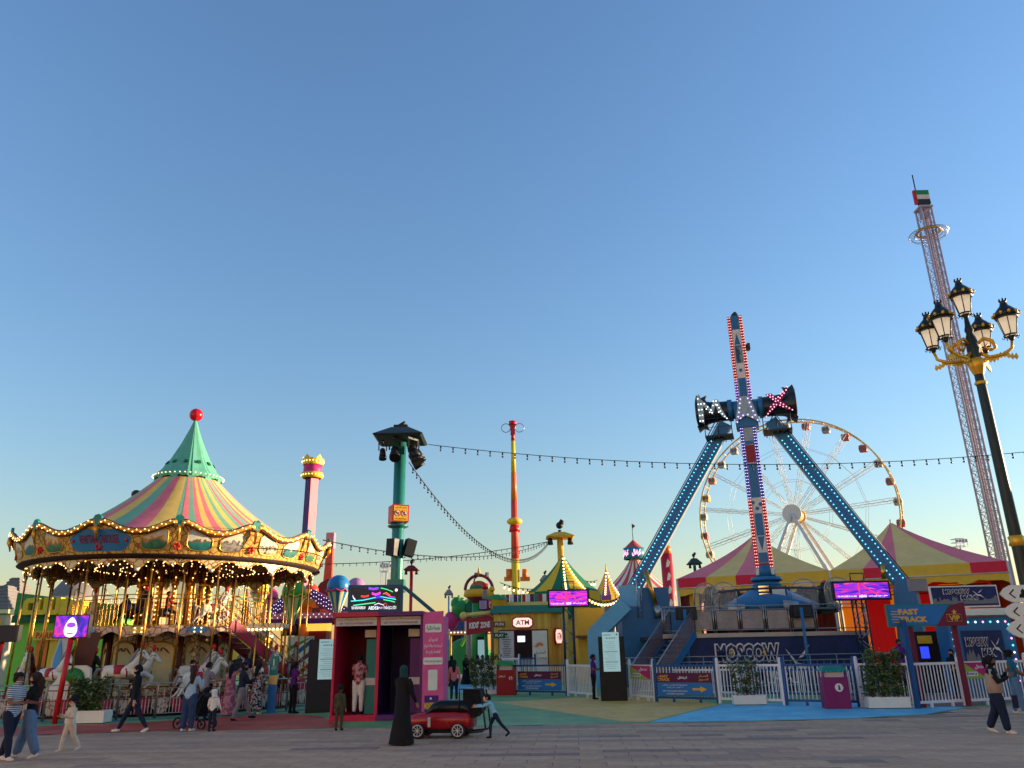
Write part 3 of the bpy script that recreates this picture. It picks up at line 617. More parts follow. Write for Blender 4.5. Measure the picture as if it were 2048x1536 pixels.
# blue / red / white livery plates on the front and right face
def plate(z0, z1, m, f=.55, shape=None):
    b = MB().use(m); h0, h1 = hw(z0)*f*.84, hw(z1)*f*.84; d = max(hw(z0), hw(z1))*.8
    if shape is None: out = [(-h0, z0), (h0, z0), (h1, z1), (-h1, z1)]
    else: out = [(x*h0, z0 + (z1-z0)*y) for x, y in shape]
    o = FN*d; b.prism(out, o, AX, Z3, FN*.02); b.build('livery_plate', arm)
def zz(py_): return armz(py_)
plate(zz(660), zz(632), 'ride_blue', .6); plate(zz(656), zz(650), 'arm_white', .62); plate(zz(668), zz(660), 'arm_white', .5)
plate(zz(690), zz(667), 'ride_blue', .5, [(-.9, 0), (.9, 0), (0, 1)]); plate(zz(688), zz(673), 'arm_white', .36, [(-.8, 0), (.8, 0), (0, 1)])
plate(zz(727), zz(692), 'ride_blue', .5); plate(zz(727), zz(696), 'arm_white', .38); plate(zz(727), zz(700), 'ride_blue', .26)
plate(zz(800), zz(758), 'ride_blue', .55)
for i in range(4): plate(zz(776 + 8*i), zz(766 + 8*i), 'arm_white', .5, [(-.9, 0), (0, .6), (.9, 0), (.9, .4), (0, 1), (-.9, .4)])
plate(zz(883), zz(852), 'print_grey', .6); plate(zz(892), zz(884), 'ride_blue', .6); plate(zz(928), zz(893), 'arm_red', .62); plate(zz(940), zz(930), 'ride_blue', .6)
plate(zz(998), zz(940), 'ride_blue', .6)
for i in range(5): plate(zz(952 + 10*i), zz(942 + 10*i), 'arm_white', .5, [(-1, 0), (-.5, .5), (0, 0), (.5, .5), (1, 0), (1, .4), (.5, .9), (0, .4), (-.5, .9), (-1, .4)])
plate(zz(1074), zz(1030), 'ride_blue', .5); plate(zz(1070), zz(1034), 'arm_white', .38); plate(zz(1068), zz(1036), 'ride_blue', .24); plate(zz(1104), zz(1076), 'ride_blue', .5, [(-.9, 1), (.9, 1), (0, 0)]); plate(zz(1098), zz(1078), 'arm_white', .34, [(-.9, 1), (.9, 1), (0, 0)])
plate(zz(1128), zz(1108), 'ride_blue', .6); plate(zz(1122), zz(1117), 'arm_white', .62); plate(zz(1138), zz(1129), 'arm_red', .62)
for q_, py_, r_ in ((-.5, 1008, .1), (.45, 1012, .1), (0, 1020, .1), (0, 742, .09)):
    b = MB().use('ride_blue'); b.cyl(FN*.33 + AX*q_*.4 + Z3*zz(py_), FN*.38 + AX*q_*.4 + Z3*zz(py_), r_, n=14); b.build('livery_dot', arm)
for z0, z1, m, bm_ in ((zz(760), zz(634), 'arm_red', 'red_led'), (zz(850), zz(762), 'purple', 'violet_led'), (zz(1000), zz(852), 'deep_blue', 'violet_led'), (zz(1138), zz(1002), 'crimson', 'red_led')):
    for s_ in (-1, 1):
        b = MB().use(m); h0, h1 = hw(z0), hw(z1); d = max(h0, h1)*.8
        b.prism([(s_*h0*.57, z0), (s_*h0*.99, z0), (s_*h1*.99, z1), (s_*h1*.57, z1)], FN*d, AX, Z3, FN*.03); st_ = b.build('light_strip', arm)
        b = MB().use(bm_); n = int((z1-z0)/.17)
        for i in range(n+1):
            z = z0 + (z1-z0)*(i+.3)/(n+.6); h = hw(z)
            for f in (.67, .88): b.bulb(FN*(d + .05) + AX*(s_*h*f) + Z3*z, .034)
        b.build('lamps', st_, kind='stuff')
b = MB().use('dark_steel'); b.box((0, 0, zt+.12), (.3, .3, .24)); b.ball((.05, 0, zt + .28), .12, 8, 6); b.box(AX*.55 + Z3*(zt-1.9), (.16, .3, .4)); b.build('beacon', mx)
# axle housing and the two axe-shaped drums with letters
H_ = R_(PV)
b = MB().use('ride_blue'); b.cyl(H_ - AX*1.35, H_ + AX*1.35, .5, n=20); b.cyl(H_ - AX*.95, H_ - AX*.7, .62, n=20); b.cyl(H_ + AX*.7, H_ + AX*.95, .62, n=20); b.box(H_ - Z3*.5, (1.2, 1.0, 1.3), rz=math.atan2(AX.y, AX.x)); b.build('axle_housing', mx)
for s_, ch in ((-1, 'M'), (1, 'X')):
    b = MB().use('drum_black'); A = AX*s_; n = 24; prof = [(.85, .56), (1.4, .57), (1.9, .62), (2.3, .7), (2.62, .82), (2.7, .8), (2.7, .05)]
    vs = []
    for x, r in prof:
        for i in range(n):
            t = 2*PI*i/n; k = abs(math.sin(t))**6; rr = r*(1 + .12*k*max(0, (x-2)/1.0)); vs.append(H_ + A*(x - .12*k*max(0, x-2)) + FN*(rr*math.cos(t)*.92) + Z3*(rr*math.sin(t)))
    b.add(vs, [(j*n+i, j*n+(i+1) % n, (j+1)*n+(i+1) % n, (j+1)*n+i) for j in range(len(prof)-1) for i in range(n)], True)
    for zs in (-1, 1):
        b.prism([(2.0, .55*zs), (2.15, .78*zs), (2.05, 1.02*zs), (2.35, .9*zs), (2.62, 1.1*zs), (2.72, .75*zs), (2.5, .6*zs)], H_ + FN*.12, A, Z3, FN*-.24)
    dr = b.build('axe_drum', mx)
    b = MB().use('print_grey' if ch == 'M' else 'maroon')
    if ch == 'M':
        ol = [(-.95, -.85), (-.98, .95), (-.78, 1.15), (-.7, .75), (-.1, .0), (.15, .62), (.42, .6), (.62, -.1), (.95, -.85), (.6, -.62), (.3, -.1), (.22, .2), (.0, -.42), (-.6, .25), (-.62, -.98)]
        led = [(-.88, -.8), (-.88, -.4), (-.9, 0), (-.9, .4), (-.9, .8), (-.7, -.8), (-.7, -.4), (-.7, 0), (-.72, .4), (-.5, .4), (-.3, .15), (-.1, -.1), (-.2, -.25), (-.05, -.3), (-.4, .0), (.05, .2), (.12, .5), (.3, .5), (.35, .2), (.45, 0), (.52, -.25), (.62, -.45), (.75, -.65), (.88, -.8), (.25, .25), (.4, -.3)]
    else:
        ol = [(-.75, .58), (-.35, .62), (-.05, .2), (.45, .68), (.78, 1.12), (.6, .6), (.22, .05), (.9, -.7), (.5, -.62), (.02, -.22), (-.5, -.62), (-.92, -1.05), (-.62, -.42), (-.62, -.3), (-.22, .0)]
        led = [(-.6, .5), (-.42, .52), (-.45, .35), (-.28, .36), (-.3, .18), (-.12, .2), (-.15, .02), (.02, .05), (.16, .22), (.3, .38), (.45, .52), (.6, .72), (.7, .95), (.05, .3), (.22, .5), (.38, .62), (.15, -.12), (.32, -.25), (.48, -.42), (.65, -.55), (.82, -.68), (.1, -.28), (.28, -.4), (-.12, -.22), (-.28, -.36), (-.42, -.5), (-.58, -.62), (-.72, -.78), (-.85, -.95), (-.3, -.18), (-.5, -.32)]
    o = H_ + A*1.75 + FN*.74
    ol = [(x*.82, y*.82) for x, y in ol]; led = [(x*.82, y*.82) for x, y in led]
    b.prism(ol, o, AX, Z3, FN*.05); lt = b.build('letter', dr)
    b = MB().use('white_bulb' if ch == 'M' else 'pink_led')
    for x, y in led: b.bulb(o + AX*x + Z3*y + FN*.08, .042)
    b.build('lamps', lt, kind='stuff')
b = MB().use('print_grey'); o = H_ + FN*.62 - Z3*.35
b.prism([(-.62, -.65), (-.3, .9), (.3, .9), (.72, -.72), (.4, -.45), (0, -.22), (-.38, -.4)], o, AX, Z3, FN*.05); lt = b.build('letter', mx)
b = MB().use('violet_led')
for x, y in [(-.5, -.55), (-.42, -.25), (-.36, 0), (-.3, .25), (-.25, .5), (-.2, .75), (.2, .75), (.26, .5), (.32, .25), (.4, 0), (.48, -.25), (.58, -.55), (-.15, -.2), (.1, -.18), (-.3, -.35), (.32, -.35)]: b.bulb(o + AX*x + Z3*y + FN*.08, .05)
b.build('lamps', lt, kind='stuff')
# legs with two rows of cyan lamps, service platforms, ladders
for s_, top, foot in ((-1, (1452, 848), (1262, 1192)), (1, (1541, 842), (1803, 1168))):
    t_, f_ = R_(on_plane(*top)), R_(on_plane(*foot)); d = (f_-t_).normalized(); n = d.cross(FN).normalized()
    b = MB().use('ride_blue'); b.beam(t_, f_, .68, .5, up=FN); lg = b.build('leg', mx)
    b = MB().use('print_grey')
    sgn = 1 if n.x > 0 else -1; b.beam(t_ + n*sgn*.355 + d*1.2, f_ + n*sgn*.355 - d*.2, .03, .42, up=FN); b.build('printed_side', lg)
    b = MB().use('cyan_led'); led_rows(b, t_ + d*1.3, f_ - d*.2, FN*.28, n, (-.2, .2), .22, .042); b.build('lamps', lg, kind='stuff')
    b = MB().use('dark_steel')
    for o_ in (.44,): b.tube([t_ - n*(sgn*s_*-1)*0 + n*sgn*s_*o_, f_ + n*sgn*s_*o_], .025, 4)
    b.build('ladder_rail', lg)
    pc = H_ + AX*(s_*1.55) - Z3*1.55 + FN*.2; b = MB().use('dark_steel'); b.box(pc, (1.5, 1.1, .1), rz=math.atan2(AX.y, AX.x))
    for i in range(5): b.box(pc + AX*(-.6+.3*i) - Z3*.1, (.05, 1.1, .1), rz=math.atan2(AX.y, AX.x))
    for cx_ in (-.72, 0, .72):
        b.cyl(pc + AX*cx_ + FN*.52, pc + AX*cx_ + FN*.52 + Z3*1.0, .025, n=5)
    b.tube([pc - AX*.72 + FN*.52 + Z3*1.0, pc + AX*.72 + FN*.52 + Z3*1.0], .022, 5); b.tube([pc - AX*.72 + FN*.52 + Z3*.5, pc + AX*.72 + FN*.52 + Z3*.5], .018, 5)
    b.tube([pc - AX*.7 + Z3*.05, pc - AX*(.7*0) + Z3*1.2], .03, 5); b.build('service_platform', mx)
# pedestals
LF, RF = R_(on_plane(1262, 1192)), R_(on_plane(1803, 1168))
b = MB().use('ride_blue'); b.box((LF.x + 1.0, LF.y + .6, LF.z/2 - .3), (3.3, 2.4, LF.z - .6)); b.box((LF.x + 1.2, LF.y + .5, LF.z - .2), (1.6, 1.8, 1.2)); pdl = b.build('pedestal', mx)
b = MB().use('ride_light'); s0, s1 = R_(on_plane(1252, 1208, 1.4)), R_(on_plane(1188, 1272, 1.4)); b.beam(s0, s1, .8, .55, up=FN); b.beam(s1 + Z3*.2, s1 - Z3*2.6, .6, .5, up=FN); b.build('strut', pdl)
b = MB().use('brass'); b.cyl(R_(on_plane(1291, 1142, .5)), R_(on_plane(1313, 1214, .5)), .13, n=10); b.use('steel'); b.cyl(R_(on_plane(1313, 1212, .5)), R_(on_plane(1318, 1236, .5)), .19, n=10); b.build('hydraulic_ram', mx)
b = MB().use('ride_light'); b.prism([(-.5, -.55), (.5, -.55), (.6, .35), (.2, .6), (-.6, .5)], LF + FN*.38, AX, Z3, FN*.06); b.build('hinge_plate', pdl)
b = MB().use('steel')
for q in (-.12, .12): b.cyl(LF + AX*(.55+q) + FN*.6 + Z3*-1.2, LF + AX*(.55+q) + FN*.6 + Z3*1.1, .02, n=5)
for i in range(8): b.cyl(LF + AX*.43 + FN*.6 + Z3*(-1.1+.28*i), LF + AX*.67 + FN*.6 + Z3*(-1.1+.28*i), .015, n=5)
b.build('ladder', pdl)
b = MB().use('ride_blue'); b.prism([(-.7, -RF.z), (.75, -RF.z), (.5, -.3), (.2, .25), (-.35, .1)], RF + FN*.5, AX, Z3, FN*-1.0); pr_ = b.build('pedestal', mx)
b = MB().use('brass'); b.cyl(R_(on_plane(1765, 1128, .4)), R_(on_plane(1768, 1158, .4)), .11, n=8); b.build('hydraulic_ram', mx)
# gondola: hub, five blue arms, ring of seats, clear shields
GZ = lo.z
b = MB().use('ride_blue'); b.cyl((0, 0, GZ+.5), (0, 0, GZ-.1), .46, .5, n=18); b.cyl((0, 0, GZ-.1), (0, 0, GZ-.3), .75, .8, n=22); b.cyl((0, 0, GZ-.3), (0, 0, GZ-.55), .6, .75, n=22)
b.lathe([(.7, GZ-.5), (.95, GZ-.75), (1.5, GZ-1.05), (2.4, GZ-1.5), (2.45, GZ-1.8), (1.2, GZ-2.1), (.2, GZ-2.15)], 28); gh = b.build('gondola_hub', mx)
b = MB().use('arm_white'); b.box(FN*1.35 + AX*.55 + Z3*(GZ-1.05), (.62, .2, .7), rz=math.atan2(AX.y, AX.x)); b.use('mirror'); b.box(FN*1.35 - AX*.15 + Z3*(GZ-1.0), (.5, .2, .75), rz=math.atan2(AX.y, AX.x)); b.use('black'); b.box(FN*1.28 + AX*.5 + Z3*(GZ-1.05), (.86, .2, .8), rz=math.atan2(AX.y, AX.x)); b.build('hub_box', gh)
mat('seat_dark', (22, 42, 48), .5); mat('harness', (30, 34, 36), .4)
def seat_mesh():
    b = MB().use('seat_dark'); b.box((0, 0, 0), (.46, .42, .14)); b.prism([(-.2, 0), (.2, 0), (.22, .7), (.14, 1.0), (-.14, 1.0), (-.22, .7)], (0, .2, 0), X3, Z3, (0, .14, 0)); b.box((0, -.2, -.2), (.4, .08, .4))
    h = MB().use('harness'); 
    for s_ in (-1, 1): h.tube([(s_*.13, .22, .95), (s_*.15, .0, 1.0), (s_*.15, -.16, .7), (s_*.11, -.2, .35)], .05, 6)
    h.use('dim_yellow' if 'dim_yellow' in MATS else 'yellow'); h.tube([(-.13, -.24, .36), (.13, -.24, .36)], .03, 6)
    p = MB().use('red'); p.ball((0, .2, 1.0), .12, 8, 6)
    return b.mesh('seat'), h.mesh('harness'), p.mesh('headrest')
SM, HMh, PMs = seat_mesh()
for i in range(20):
    a = 2*PI*i/20; r = 3.1
    if pol(1, a, 0).dot(FN) > .35: continue
    o = obj('seat', SM, mx, (r*math.cos(a), r*math.sin(a), GZ-1.55), a + PI/2); obj('harness', HMh, o); obj('headrest', PMs, o)
b = MB().use('dark_steel'); b.lathe([(2.5, GZ-1.8), (3.3, GZ-1.8), (3.3, GZ-1.95), (2.5, GZ-1.95)], 40); b.lathe([(2.75, GZ-.9), (2.85, GZ-.8), (2.95, GZ-.9)], 40); b.build('seat_ring', mx)
mat('clear_panel', (206, 216, 220), .12, alpha=.12, var=0)
for s0_ in (-3.0, -2.1, 1.75, 3.3):
    o = FN*1.6 + AX*s0_ + Z3*(GZ - 1.75); arc = [(-.62, 0)] + [(.62*math.cos(x_)*-1, .75 + .62*math.sin(x_)) for x_ in [PI*j/10 for j in range(11)]] + [(.62, 0)]
    b = MB().use('clear_panel'); b.prism(arc, o, AX, Z3, FN*.015); sh = b.build('clear_shield', mx); b = MB().use('steel'); b.tube([o + AX*x + Z3*y for x, y in arc], .03, 6); b.build('shield_frame', sh)
b = MB().use('steel'); b.cyl(FN*2.5 - AX*1.1 + Z3*(GZ-1.75), FN*2.5 - AX*1.9 + Z3*(GZ-1.75), .22, n=12); b.cyl(FN*2.5 + AX*.7 + Z3*(GZ-1.7), FN*2.5 + AX*1.4 + Z3*(GZ-1.7), .3, .18, n=12); b.build('gondola_motor', mx)
# ---------------------------------------------------------------- boarding platform with banner front
PY = 36.6; zpl = at(1540, 1264, PY).z; xl, xr = at(1330, 1300, PY).x, at(1742, 1300, PY).x
plat = thing('ride_platform', ((xl+xr)/2, PY, 0), 'steel boarding platform with railing and navy banner front under the pendulum ride', 'platform'); w = xr - xl
b = MB().use('charcoal'); b.box((0, 5.2, zpl-.1), (w, 10.2, .16)); b.build('deck', plat)
b = MB().use('steel'); b.box((0, .02, zpl-.1), (w+.1, .08, .18)); b.build('deck_edge', plat)
noise_mat('banner_navy', (24, 34, 78), (38, 52, 104), .9, .5, .05)
b = MB().use('banner_navy'); b.box((0, .1, zpl/2 - .1), (w, .06, zpl - .2)); bn = b.build('banner', plat)
xm = at(1500, 1300, PY).x - (xl+xr)/2
def mlogo(b, o, w_, h_, xdir, parent_face=None):
    """white outlined MOSCOW over MAX with a flash"""
    u = Vector(xdir)
    b.use('arm_white'); write(b, 'MOSCOW', o + Z3*(h_*.22) , u, Z3, w_, h_*.48, .012, .10)
    b.use('banner_navy'); write(b, 'MOSCOW', o + Z3*(h_*.22), u, Z3, w_*.955, h_*.40, .024, .035)
    b.use('arm_white'); write(b, 'MAX', o + u*(w_*.42) - Z3*(h_*.3), u, Z3, w_*.62, h_*.44, .012, .10)
    b.use('banner_navy'); write(b, 'MAX', o + u*(w_*.42) - Z3*(h_*.3), u, Z3, w_*.58, h_*.36, .024, .03)
    n = u.cross(Z3).normalized()
    b.use('yellow')
    for t in (-.28, .22): b.prism([(w_*t, h_*.05), (w_*(t+.06), h_*.26), (w_*(t+.03), h_*.25), (w_*(t+.08), h_*.42), (w_*(t+.0), h_*.2), (w_*(t+.03), h_*.21)], o + n*.026, u, Z3, n*.006)
    b.use('arm_white'); b.prism([(w_*.58, h_*.3), (w_*.75, -h_*.05), (w_*.86, -h_*.08), (w_*.98, -h_*.38), (w_*.84, -h_*.2), (w_*.74, -h_*.18)], o + n*.02, u, Z3, n*.008)
    b.prism([(w_*.76, h_*.06), (w_*.96, h_*.4), (w_*.84, h_*.1)], o + n*.02, u, Z3, n*.008)
b = MB(); mlogo(b, Vector((xm - .1, .07, zpl*.5)), 2.9, 1.75, X3); b.build('lettering', bn, kind='stuff')
zr = zpl
for i in range(9):
    x = -w/2 + w*i/8; b = MB().use('steel'); b.cyl((x, .02, zr), (x, .02, zr+1.15), .03, n=6); b.cyl((x+.1, .02, zr), (x+.1, .02, zr+1.15), .02, n=6); b.tube([(x-.15, .02, zr+1.12), (x, .02, zr+.9), (x+.15, .02, zr+1.12)], .015, 4); b.build('railing_post', plat)
b = MB().use('steel')
for h in (1.15, .98, .12): b.tube([(-w/2, .02, zr+h), (w/2, .02, zr+h)], .025, 6)
b.build('railing', plat)
noise_mat('brushed_panel', (120, 112, 116), (150, 140, 142), .8, .28, .05, spec=.6)
for i in (1, 2, 3, 4, 5):
    b = MB().use('brushed_panel'); x = -w/2 + w*(i+.5)/8; b.box((x + .05, .03, zr+.55), (w/8-.22, .02, .78)); b.build('railing_panel', plat)
for px_ in (1600, 1370):
    x = at(px_, 1220, PY).x - (xl+xr)/2; b = MB().use('black'); b.box((x, -.15, zr+.85), (.9, .3, .55)); b.use('dark_steel'); b.box((x, -.32, zr+.85), (.8, .02, .45)); b.build('loudspeaker', plat)
for px_ in (1612, 1375):
    x = at(px_, 1290, PY-.6).x - (xl+xr)/2; b = MB().use('ride_blue'); b.cyl((x, -.6, 0), (x, -.6, zr+1.0), .07, n=8); b.build('pole', plat)
# low steel barrier in front of the banner
b = MB().use('steel')
for h in (1.5, 1.28, .3): b.tube([(-w/2-2.0, -1.0, h), (w/2+1.2, -1.0, h)], .022, 5)
for i in range(44): x = -w/2 - 2 + (w+3.2)*i/43; b.cyl((x, -1.0, .3 if i % 4 else 0), (x, -1.0, 1.28 if i % 4 else 1.5), .011 if i % 4 else .025, n=5)
lbar = b.build('queue_barrier', label='low steel queue barrier in front of the navy banner of the pendulum ride', cat='barrier'); lbar.location = ((xl+xr)/2, PY, 0)
# stair up to the deck at the left, tinted panels
b = MB().use('steel'); S0, S1 = at(1342, 1250, 37.2), at(1262, 1330, 34.5)
stair = thing('ride_stair', (S1.x, S1.y, 0), 'stair with tinted side panels climbing to the pendulum ride deck', 'stair'); q0, q1 = S0 - Vector((S1.x, S1.y, 0)), Vector((0, 0, .1)); q0.z = zpl
dv = q0 - q1; rn = Vector((dv.x, dv.y, 0)).normalized(); sv = Vector((-rn.y, rn.x, 0))
for i in range(12):
    b = MB().use('steel'); b.box(q1 + dv*((i+.5)/12) - sv*.6, (.28, 1.2, .04), rz=math.atan2(rn.y, rn.x)); b.build('tread', stair)
mat('tint_panel', (120, 108, 120), .15, alpha=.6, var=0)
for s_ in (0, -1.2):
    b = MB().use('steel'); b.tube([q1 + sv*s_, q1 + sv*s_ + Z3*1.1, q0 + sv*s_ + Z3*1.1, q0 + sv*s_], .03, 6); b.build('handrail', stair)
    b = MB().use('tint_panel'); p, q = q1 + sv*s_, q0 + sv*s_; b.prism([(0, .1), (1, .1), (1, 1.0), (0, 1.0)], p, q-p, Z3, sv*.01); b.build('side_panel', stair)
    b = MB().use('ride_blue'); b.beam(q1 + sv*s_, q0 + sv*s_, .05, .3); b.build('string_board', stair)
# ================================================================ marquees behind the pendulum ride
mat('tent_rose', (226, 118, 132), .8, var=.14, bump=.5, scale=1.2); mat('tent_straw', (252, 186, 124), .8, var=.14, bump=.5, scale=1.2); mat('tent_red', (206, 40, 66), .75, var=.1); mat('tent_gold', (240, 174, 62), .75, var=.1)
ZE = 6.4
EL = depth_at_z(1354, 1158, ZE); ER = depth_at_z(2014, 1122, ZE); EM = EL + (ER-EL)*.5
du = (ER-EL).normalized(); dn = Vector((-du.y, du.x, 0));  dn = dn if dn.y > 0 else -dn
LT = (ER-EL).length/2; TD = 9.0
def tent(name, o, L, D, ze, zpk, ncol, label, mats_roof, mats_val, peak_u=.5, group=None):
    t = thing(name, (o.x, o.y, 0), label, 'tent', group)
    def P(u, v, z): return du*(u*L) + dn*(v*D) + Z3*z
    pk = (peak_u, .5); n = ncol
    # each roof face is split into gores that run from eave to peak, sagging like cloth
    def gore(e0, e1, m):
        b = MB().use(m); vs = []; K = 8
        for k in range(K+1):
            s_ = k/K; sag = (1-s_)
            z = ze + (zpk-ze)*(s_*.78 + .22*s_**3)
            for e in (e0, e1):
                u = e[0] + (pk[0]-e[0])*s_*.985; v = e[1] + (pk[1]-e[1])*s_*.985; vs.append(P(u, v, z))
        b.add(vs, [(2*k, 2*k+1, 2*k+3, 2*k+2) for k in range(K)], True); b.build('roof_gore', t)
    edges = [[(i/n, 0) for i in range(n+1)], [(1, i/n) for i in range(n+1)], [(1-i/n, 1) for i in range(n+1)], [(0, 1-i/n) for i in range(n+1)]]
    ci = 0
    for e in edges:
        for i in range(n):
            gore(e[i], e[i+1], mats_roof[i % len(mats_roof)])
    for ei, e in enumerate(edges):
        for i in range(n):
            b = MB().use(mats_val[i % len(mats_val)]); p, q = P(*e[i], ze), P(*e[i+1], ze); o_ = (q-p).cross(Z3).normalized()*.02
            b.prism([(0, .02), (1, .02), (1, -.62), (0, -.62)], p + o_, q-p, Z3, o_); b.build('valance', t)
        p, q = P(*e[0], ze), P(*e[-1], ze); o_ = (q-p).cross(Z3).normalized()*.06
        b = MB().use('tent_gold'); m_ = 24; vs = []
        for i in range(m_+1):
            u = i/m_; sw = .12*math.sin(u*m_*1.1)**2 + .22*(1-abs(math.sin(PI*u*4)))
            vs += [p + (q-p)*u + o_*.6 + Z3*-.66, p + (q-p)*u + o_*.6 + Z3*(-.95 - sw)]
        b.add(vs, [(2*i, 2*i+2, 2*i+3, 2*i+1) for i in range(m_)], True); b.build('drape', t)
        b = MB().use('pale_grey'); b.tube([p + o_*1.2 - Z3*.64, q + o_*1.2 - Z3*.64], .035, 5); b.build('eave_rail', t)
    for u, v in ((0, 0), (1, 0), (0, 1), (1, 1)):
        b = MB().use('pale_grey'); b.cyl(P(u, v, 0), P(u, v, ze), .08, n=8); b.build('tent_post', t)
    b = MB().use('pale_grey'); b.cyl(P(*pk, zpk-.1), P(*pk, zpk+.25), .05, n=8); b.build('peak_cap', t)
    return t, P
zpk1 = at(1520, 1072, EL.y + (EM.y-EL.y)*.5 + TD*.5).z; zpk2 = at(1820, 1046, EM.y + (ER.y-EM.y)*.5 + TD*.5).z
t1, P1 = tent('marquee_tent', EL, LT, TD, ZE, zpk1, 5, 'striped rose and straw marquee behind the pendulum ride arm', ['tent_rose', 'tent_straw', 'tent_rose', 'tent_straw', 'tent_straw'], ['tent_red', 'tent_gold', 'tent_red', 'tent_gold', 'tent_gold'], .5)
t2, P2 = tent('marquee_tent', EM, LT, TD, ZE, zpk2, 5, 'striped rose and straw marquee at the right above the ride signs', ['tent_straw', 'tent_rose', 'tent_straw', 'tent_straw', 'tent_rose'], ['tent_gold', 'tent_red', 'tent_gold', 'tent_gold', 'tent_red'], .42)
# curtains closing the hall
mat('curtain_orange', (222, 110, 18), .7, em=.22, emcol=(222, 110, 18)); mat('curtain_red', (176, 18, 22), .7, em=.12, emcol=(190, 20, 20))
def curtain(t, P, v, u0, u1, mats_, n, z0=.1, z1=ZE-.7, name='curtain'):
    for i in range(n):
        b = MB().use(mats_[i % len(mats_)]); vs = []; m_ = 10
        for k in range(m_+1):
            u = u0 + (u1-u0)*(i + k/m_)/n; w_ = .06*math.sin(k*2.2)
            for z in (z0, z1): vs.append(P(u, v, z) + dn*w_)
        b.add(vs, [(2*k, 2*k+2, 2*k+3, 2*k+1) for k in range(m_)], True); b.build(name, t)
curtain(t2, P2, .8, .02, .98, ['curtain_orange', 'curtain_red'], 6)
curtain(t1, P1, .85, .02, .98, ['dark_hall', 'dark_red'], 6)
curtain(t1, P1, .05, .0, .13, ['dark_red', 'tent_gold'], 2)
b = MB().use('dark_red'); vs = [];
for k in range(13):
    for z in (.1, ZE-.6): vs.append(P2(.99, k/12*.9, z) + du*(.07*math.sin(k*2.1)))
b.add(vs, [(2*k, 2*k+2, 2*k+3, 2*k+1) for k in range(12)], True); b.build('side_wall', t2)
b = MB().use('dark_red'); vs = []
for k in range(13):
    for z in (.1, ZE-.6): vs.append(P1(.01, k/12*.9, z) + du*(.07*math.sin(k*2.1)))
b.add(vs, [(2*k, 2*k+2, 2*k+3, 2*k+1) for k in range(12)], True); b.build('side_wall', t1)
b = MB().use('charcoal'); b.box(P1(.5, .5, .3), (LT*.95, TD*.95, .6), rz=math.atan2(du.y, du.x)); b.build('hall_floor', t1); b = MB().use('charcoal'); b.box(P2(.5, .5, .3), (LT*.95, TD*.95, .6), rz=math.atan2(du.y, du.x)); b.build('hall_floor', t2)
b = MB().use('dark_steel')
for z in (4.9, 5.3): b.tube([P2(.02, .25, z), P2(.9, .25, z)], .04, 5)
for i in range(20): b.tube([P2(.02+.044*i, .25, 4.9 if i % 2 else 5.3), P2(.02+.044*(i+1), .25, 5.3 if i % 2 else 4.9)], .02, 4)
b.build('lighting_truss', t2)
# ---------------------------------------------------------------- big wheel far behind
WY = 200.0; WC = at(1590, 1030, WY); wr = 24.7; WA = math.radians(34)
wax = Vector((math.sin(WA), math.cos(WA), 0)); wu = Vector((math.cos(WA), -math.sin(WA), 0))
wheel = thing('ferris_wheel', (WC.x, WC.y, 0), 'white and gold ferris wheel rising behind the marquees', 'ferris wheel')
wc = Vector((0, 0, WC.z))
def wp(a, r, d=0.0): return wc + wu*(r*math.cos(a)) + Z3*(r*math.sin(a)) + wax*d
mat('wheel_gold', (214, 184, 108), .5, .05); mat('wheel_white', (206, 208, 206), .5)
for d in (-1.6, 1.6):
    b = MB().use('wheel_gold'); b.tube([wp(2*PI*i/90, wr, d) for i in range(90)], .2, 6, closed=True); b.build('rim', wheel)
b = MB().use('wheel_gold')
for i in range(60): b.cyl(wp(2*PI*i/60, wr, -1.6), wp(2*PI*i/60, wr, 1.6), .12, n=5)
b.build('rim_ties', wheel, kind='stuff')
NSP = 15
for i in range(NSP):
    a = 2*PI*(i+.1)/NSP; b = MB().use('wheel_white'); 
    for d in (-1.6, 1.6):
        for e in (-.014, .014): b.tube([wp(a + e*6, 2.2, d*1.1), wp(a + e, wr, d)], .062, 4)
        for k in range(14):
            r0, r1 = 3 + 1.6*k, 3 + 1.6*(k+1); e0, e1 = .084 - .07*k/14, .084 - .07*(k+1)/14; s_ = 1 if k % 2 else -1
            b.tube([wp(a + e0*s_*.9, r0, d), wp(a - e1*s_*.9, r1, d)], .035, 3)
    b.build('spoke', wheel)
b = MB().use('wheel_white')
for r in (9, 17.5):
    for i in range(NSP): b.tube([wp(2*PI*(i+.1)/NSP, r, -1.6), wp(2*PI*(i+1.1)/NSP, r, -1.6)], .045, 3); b.tube([wp(2*PI*(i+.1)/NSP, r, 1.6), wp(2*PI*(i+1.1)/NSP, r, 1.6)], .045, 3)
b.build('spoke_ties', wheel, kind='stuff')
b = MB().use('arm_white'); b.cyl(wc - wax*3.0, wc - wax*2.6, 2.35, n=32); b.build('hub_disc', wheel)
b = MB().use('wheel_gold'); b.cyl(wc - wax*2.6, wc + wax*3.4, 1.5, n=20); b.cyl(wc + wax*3.0, wc + wax*3.6, 1.9, n=24); b.build('hub', wheel)
for d in (-4.2, 4.2):
    for s_ in (-1, 1): b = MB().use('wheel_white'); b.cyl(wc + wax*(d*.7), Vector((0, 0, 0)) + wu*(s_*16) + wax*d*1.6, .42, .55, n=10); b.build('support_leg', wheel)
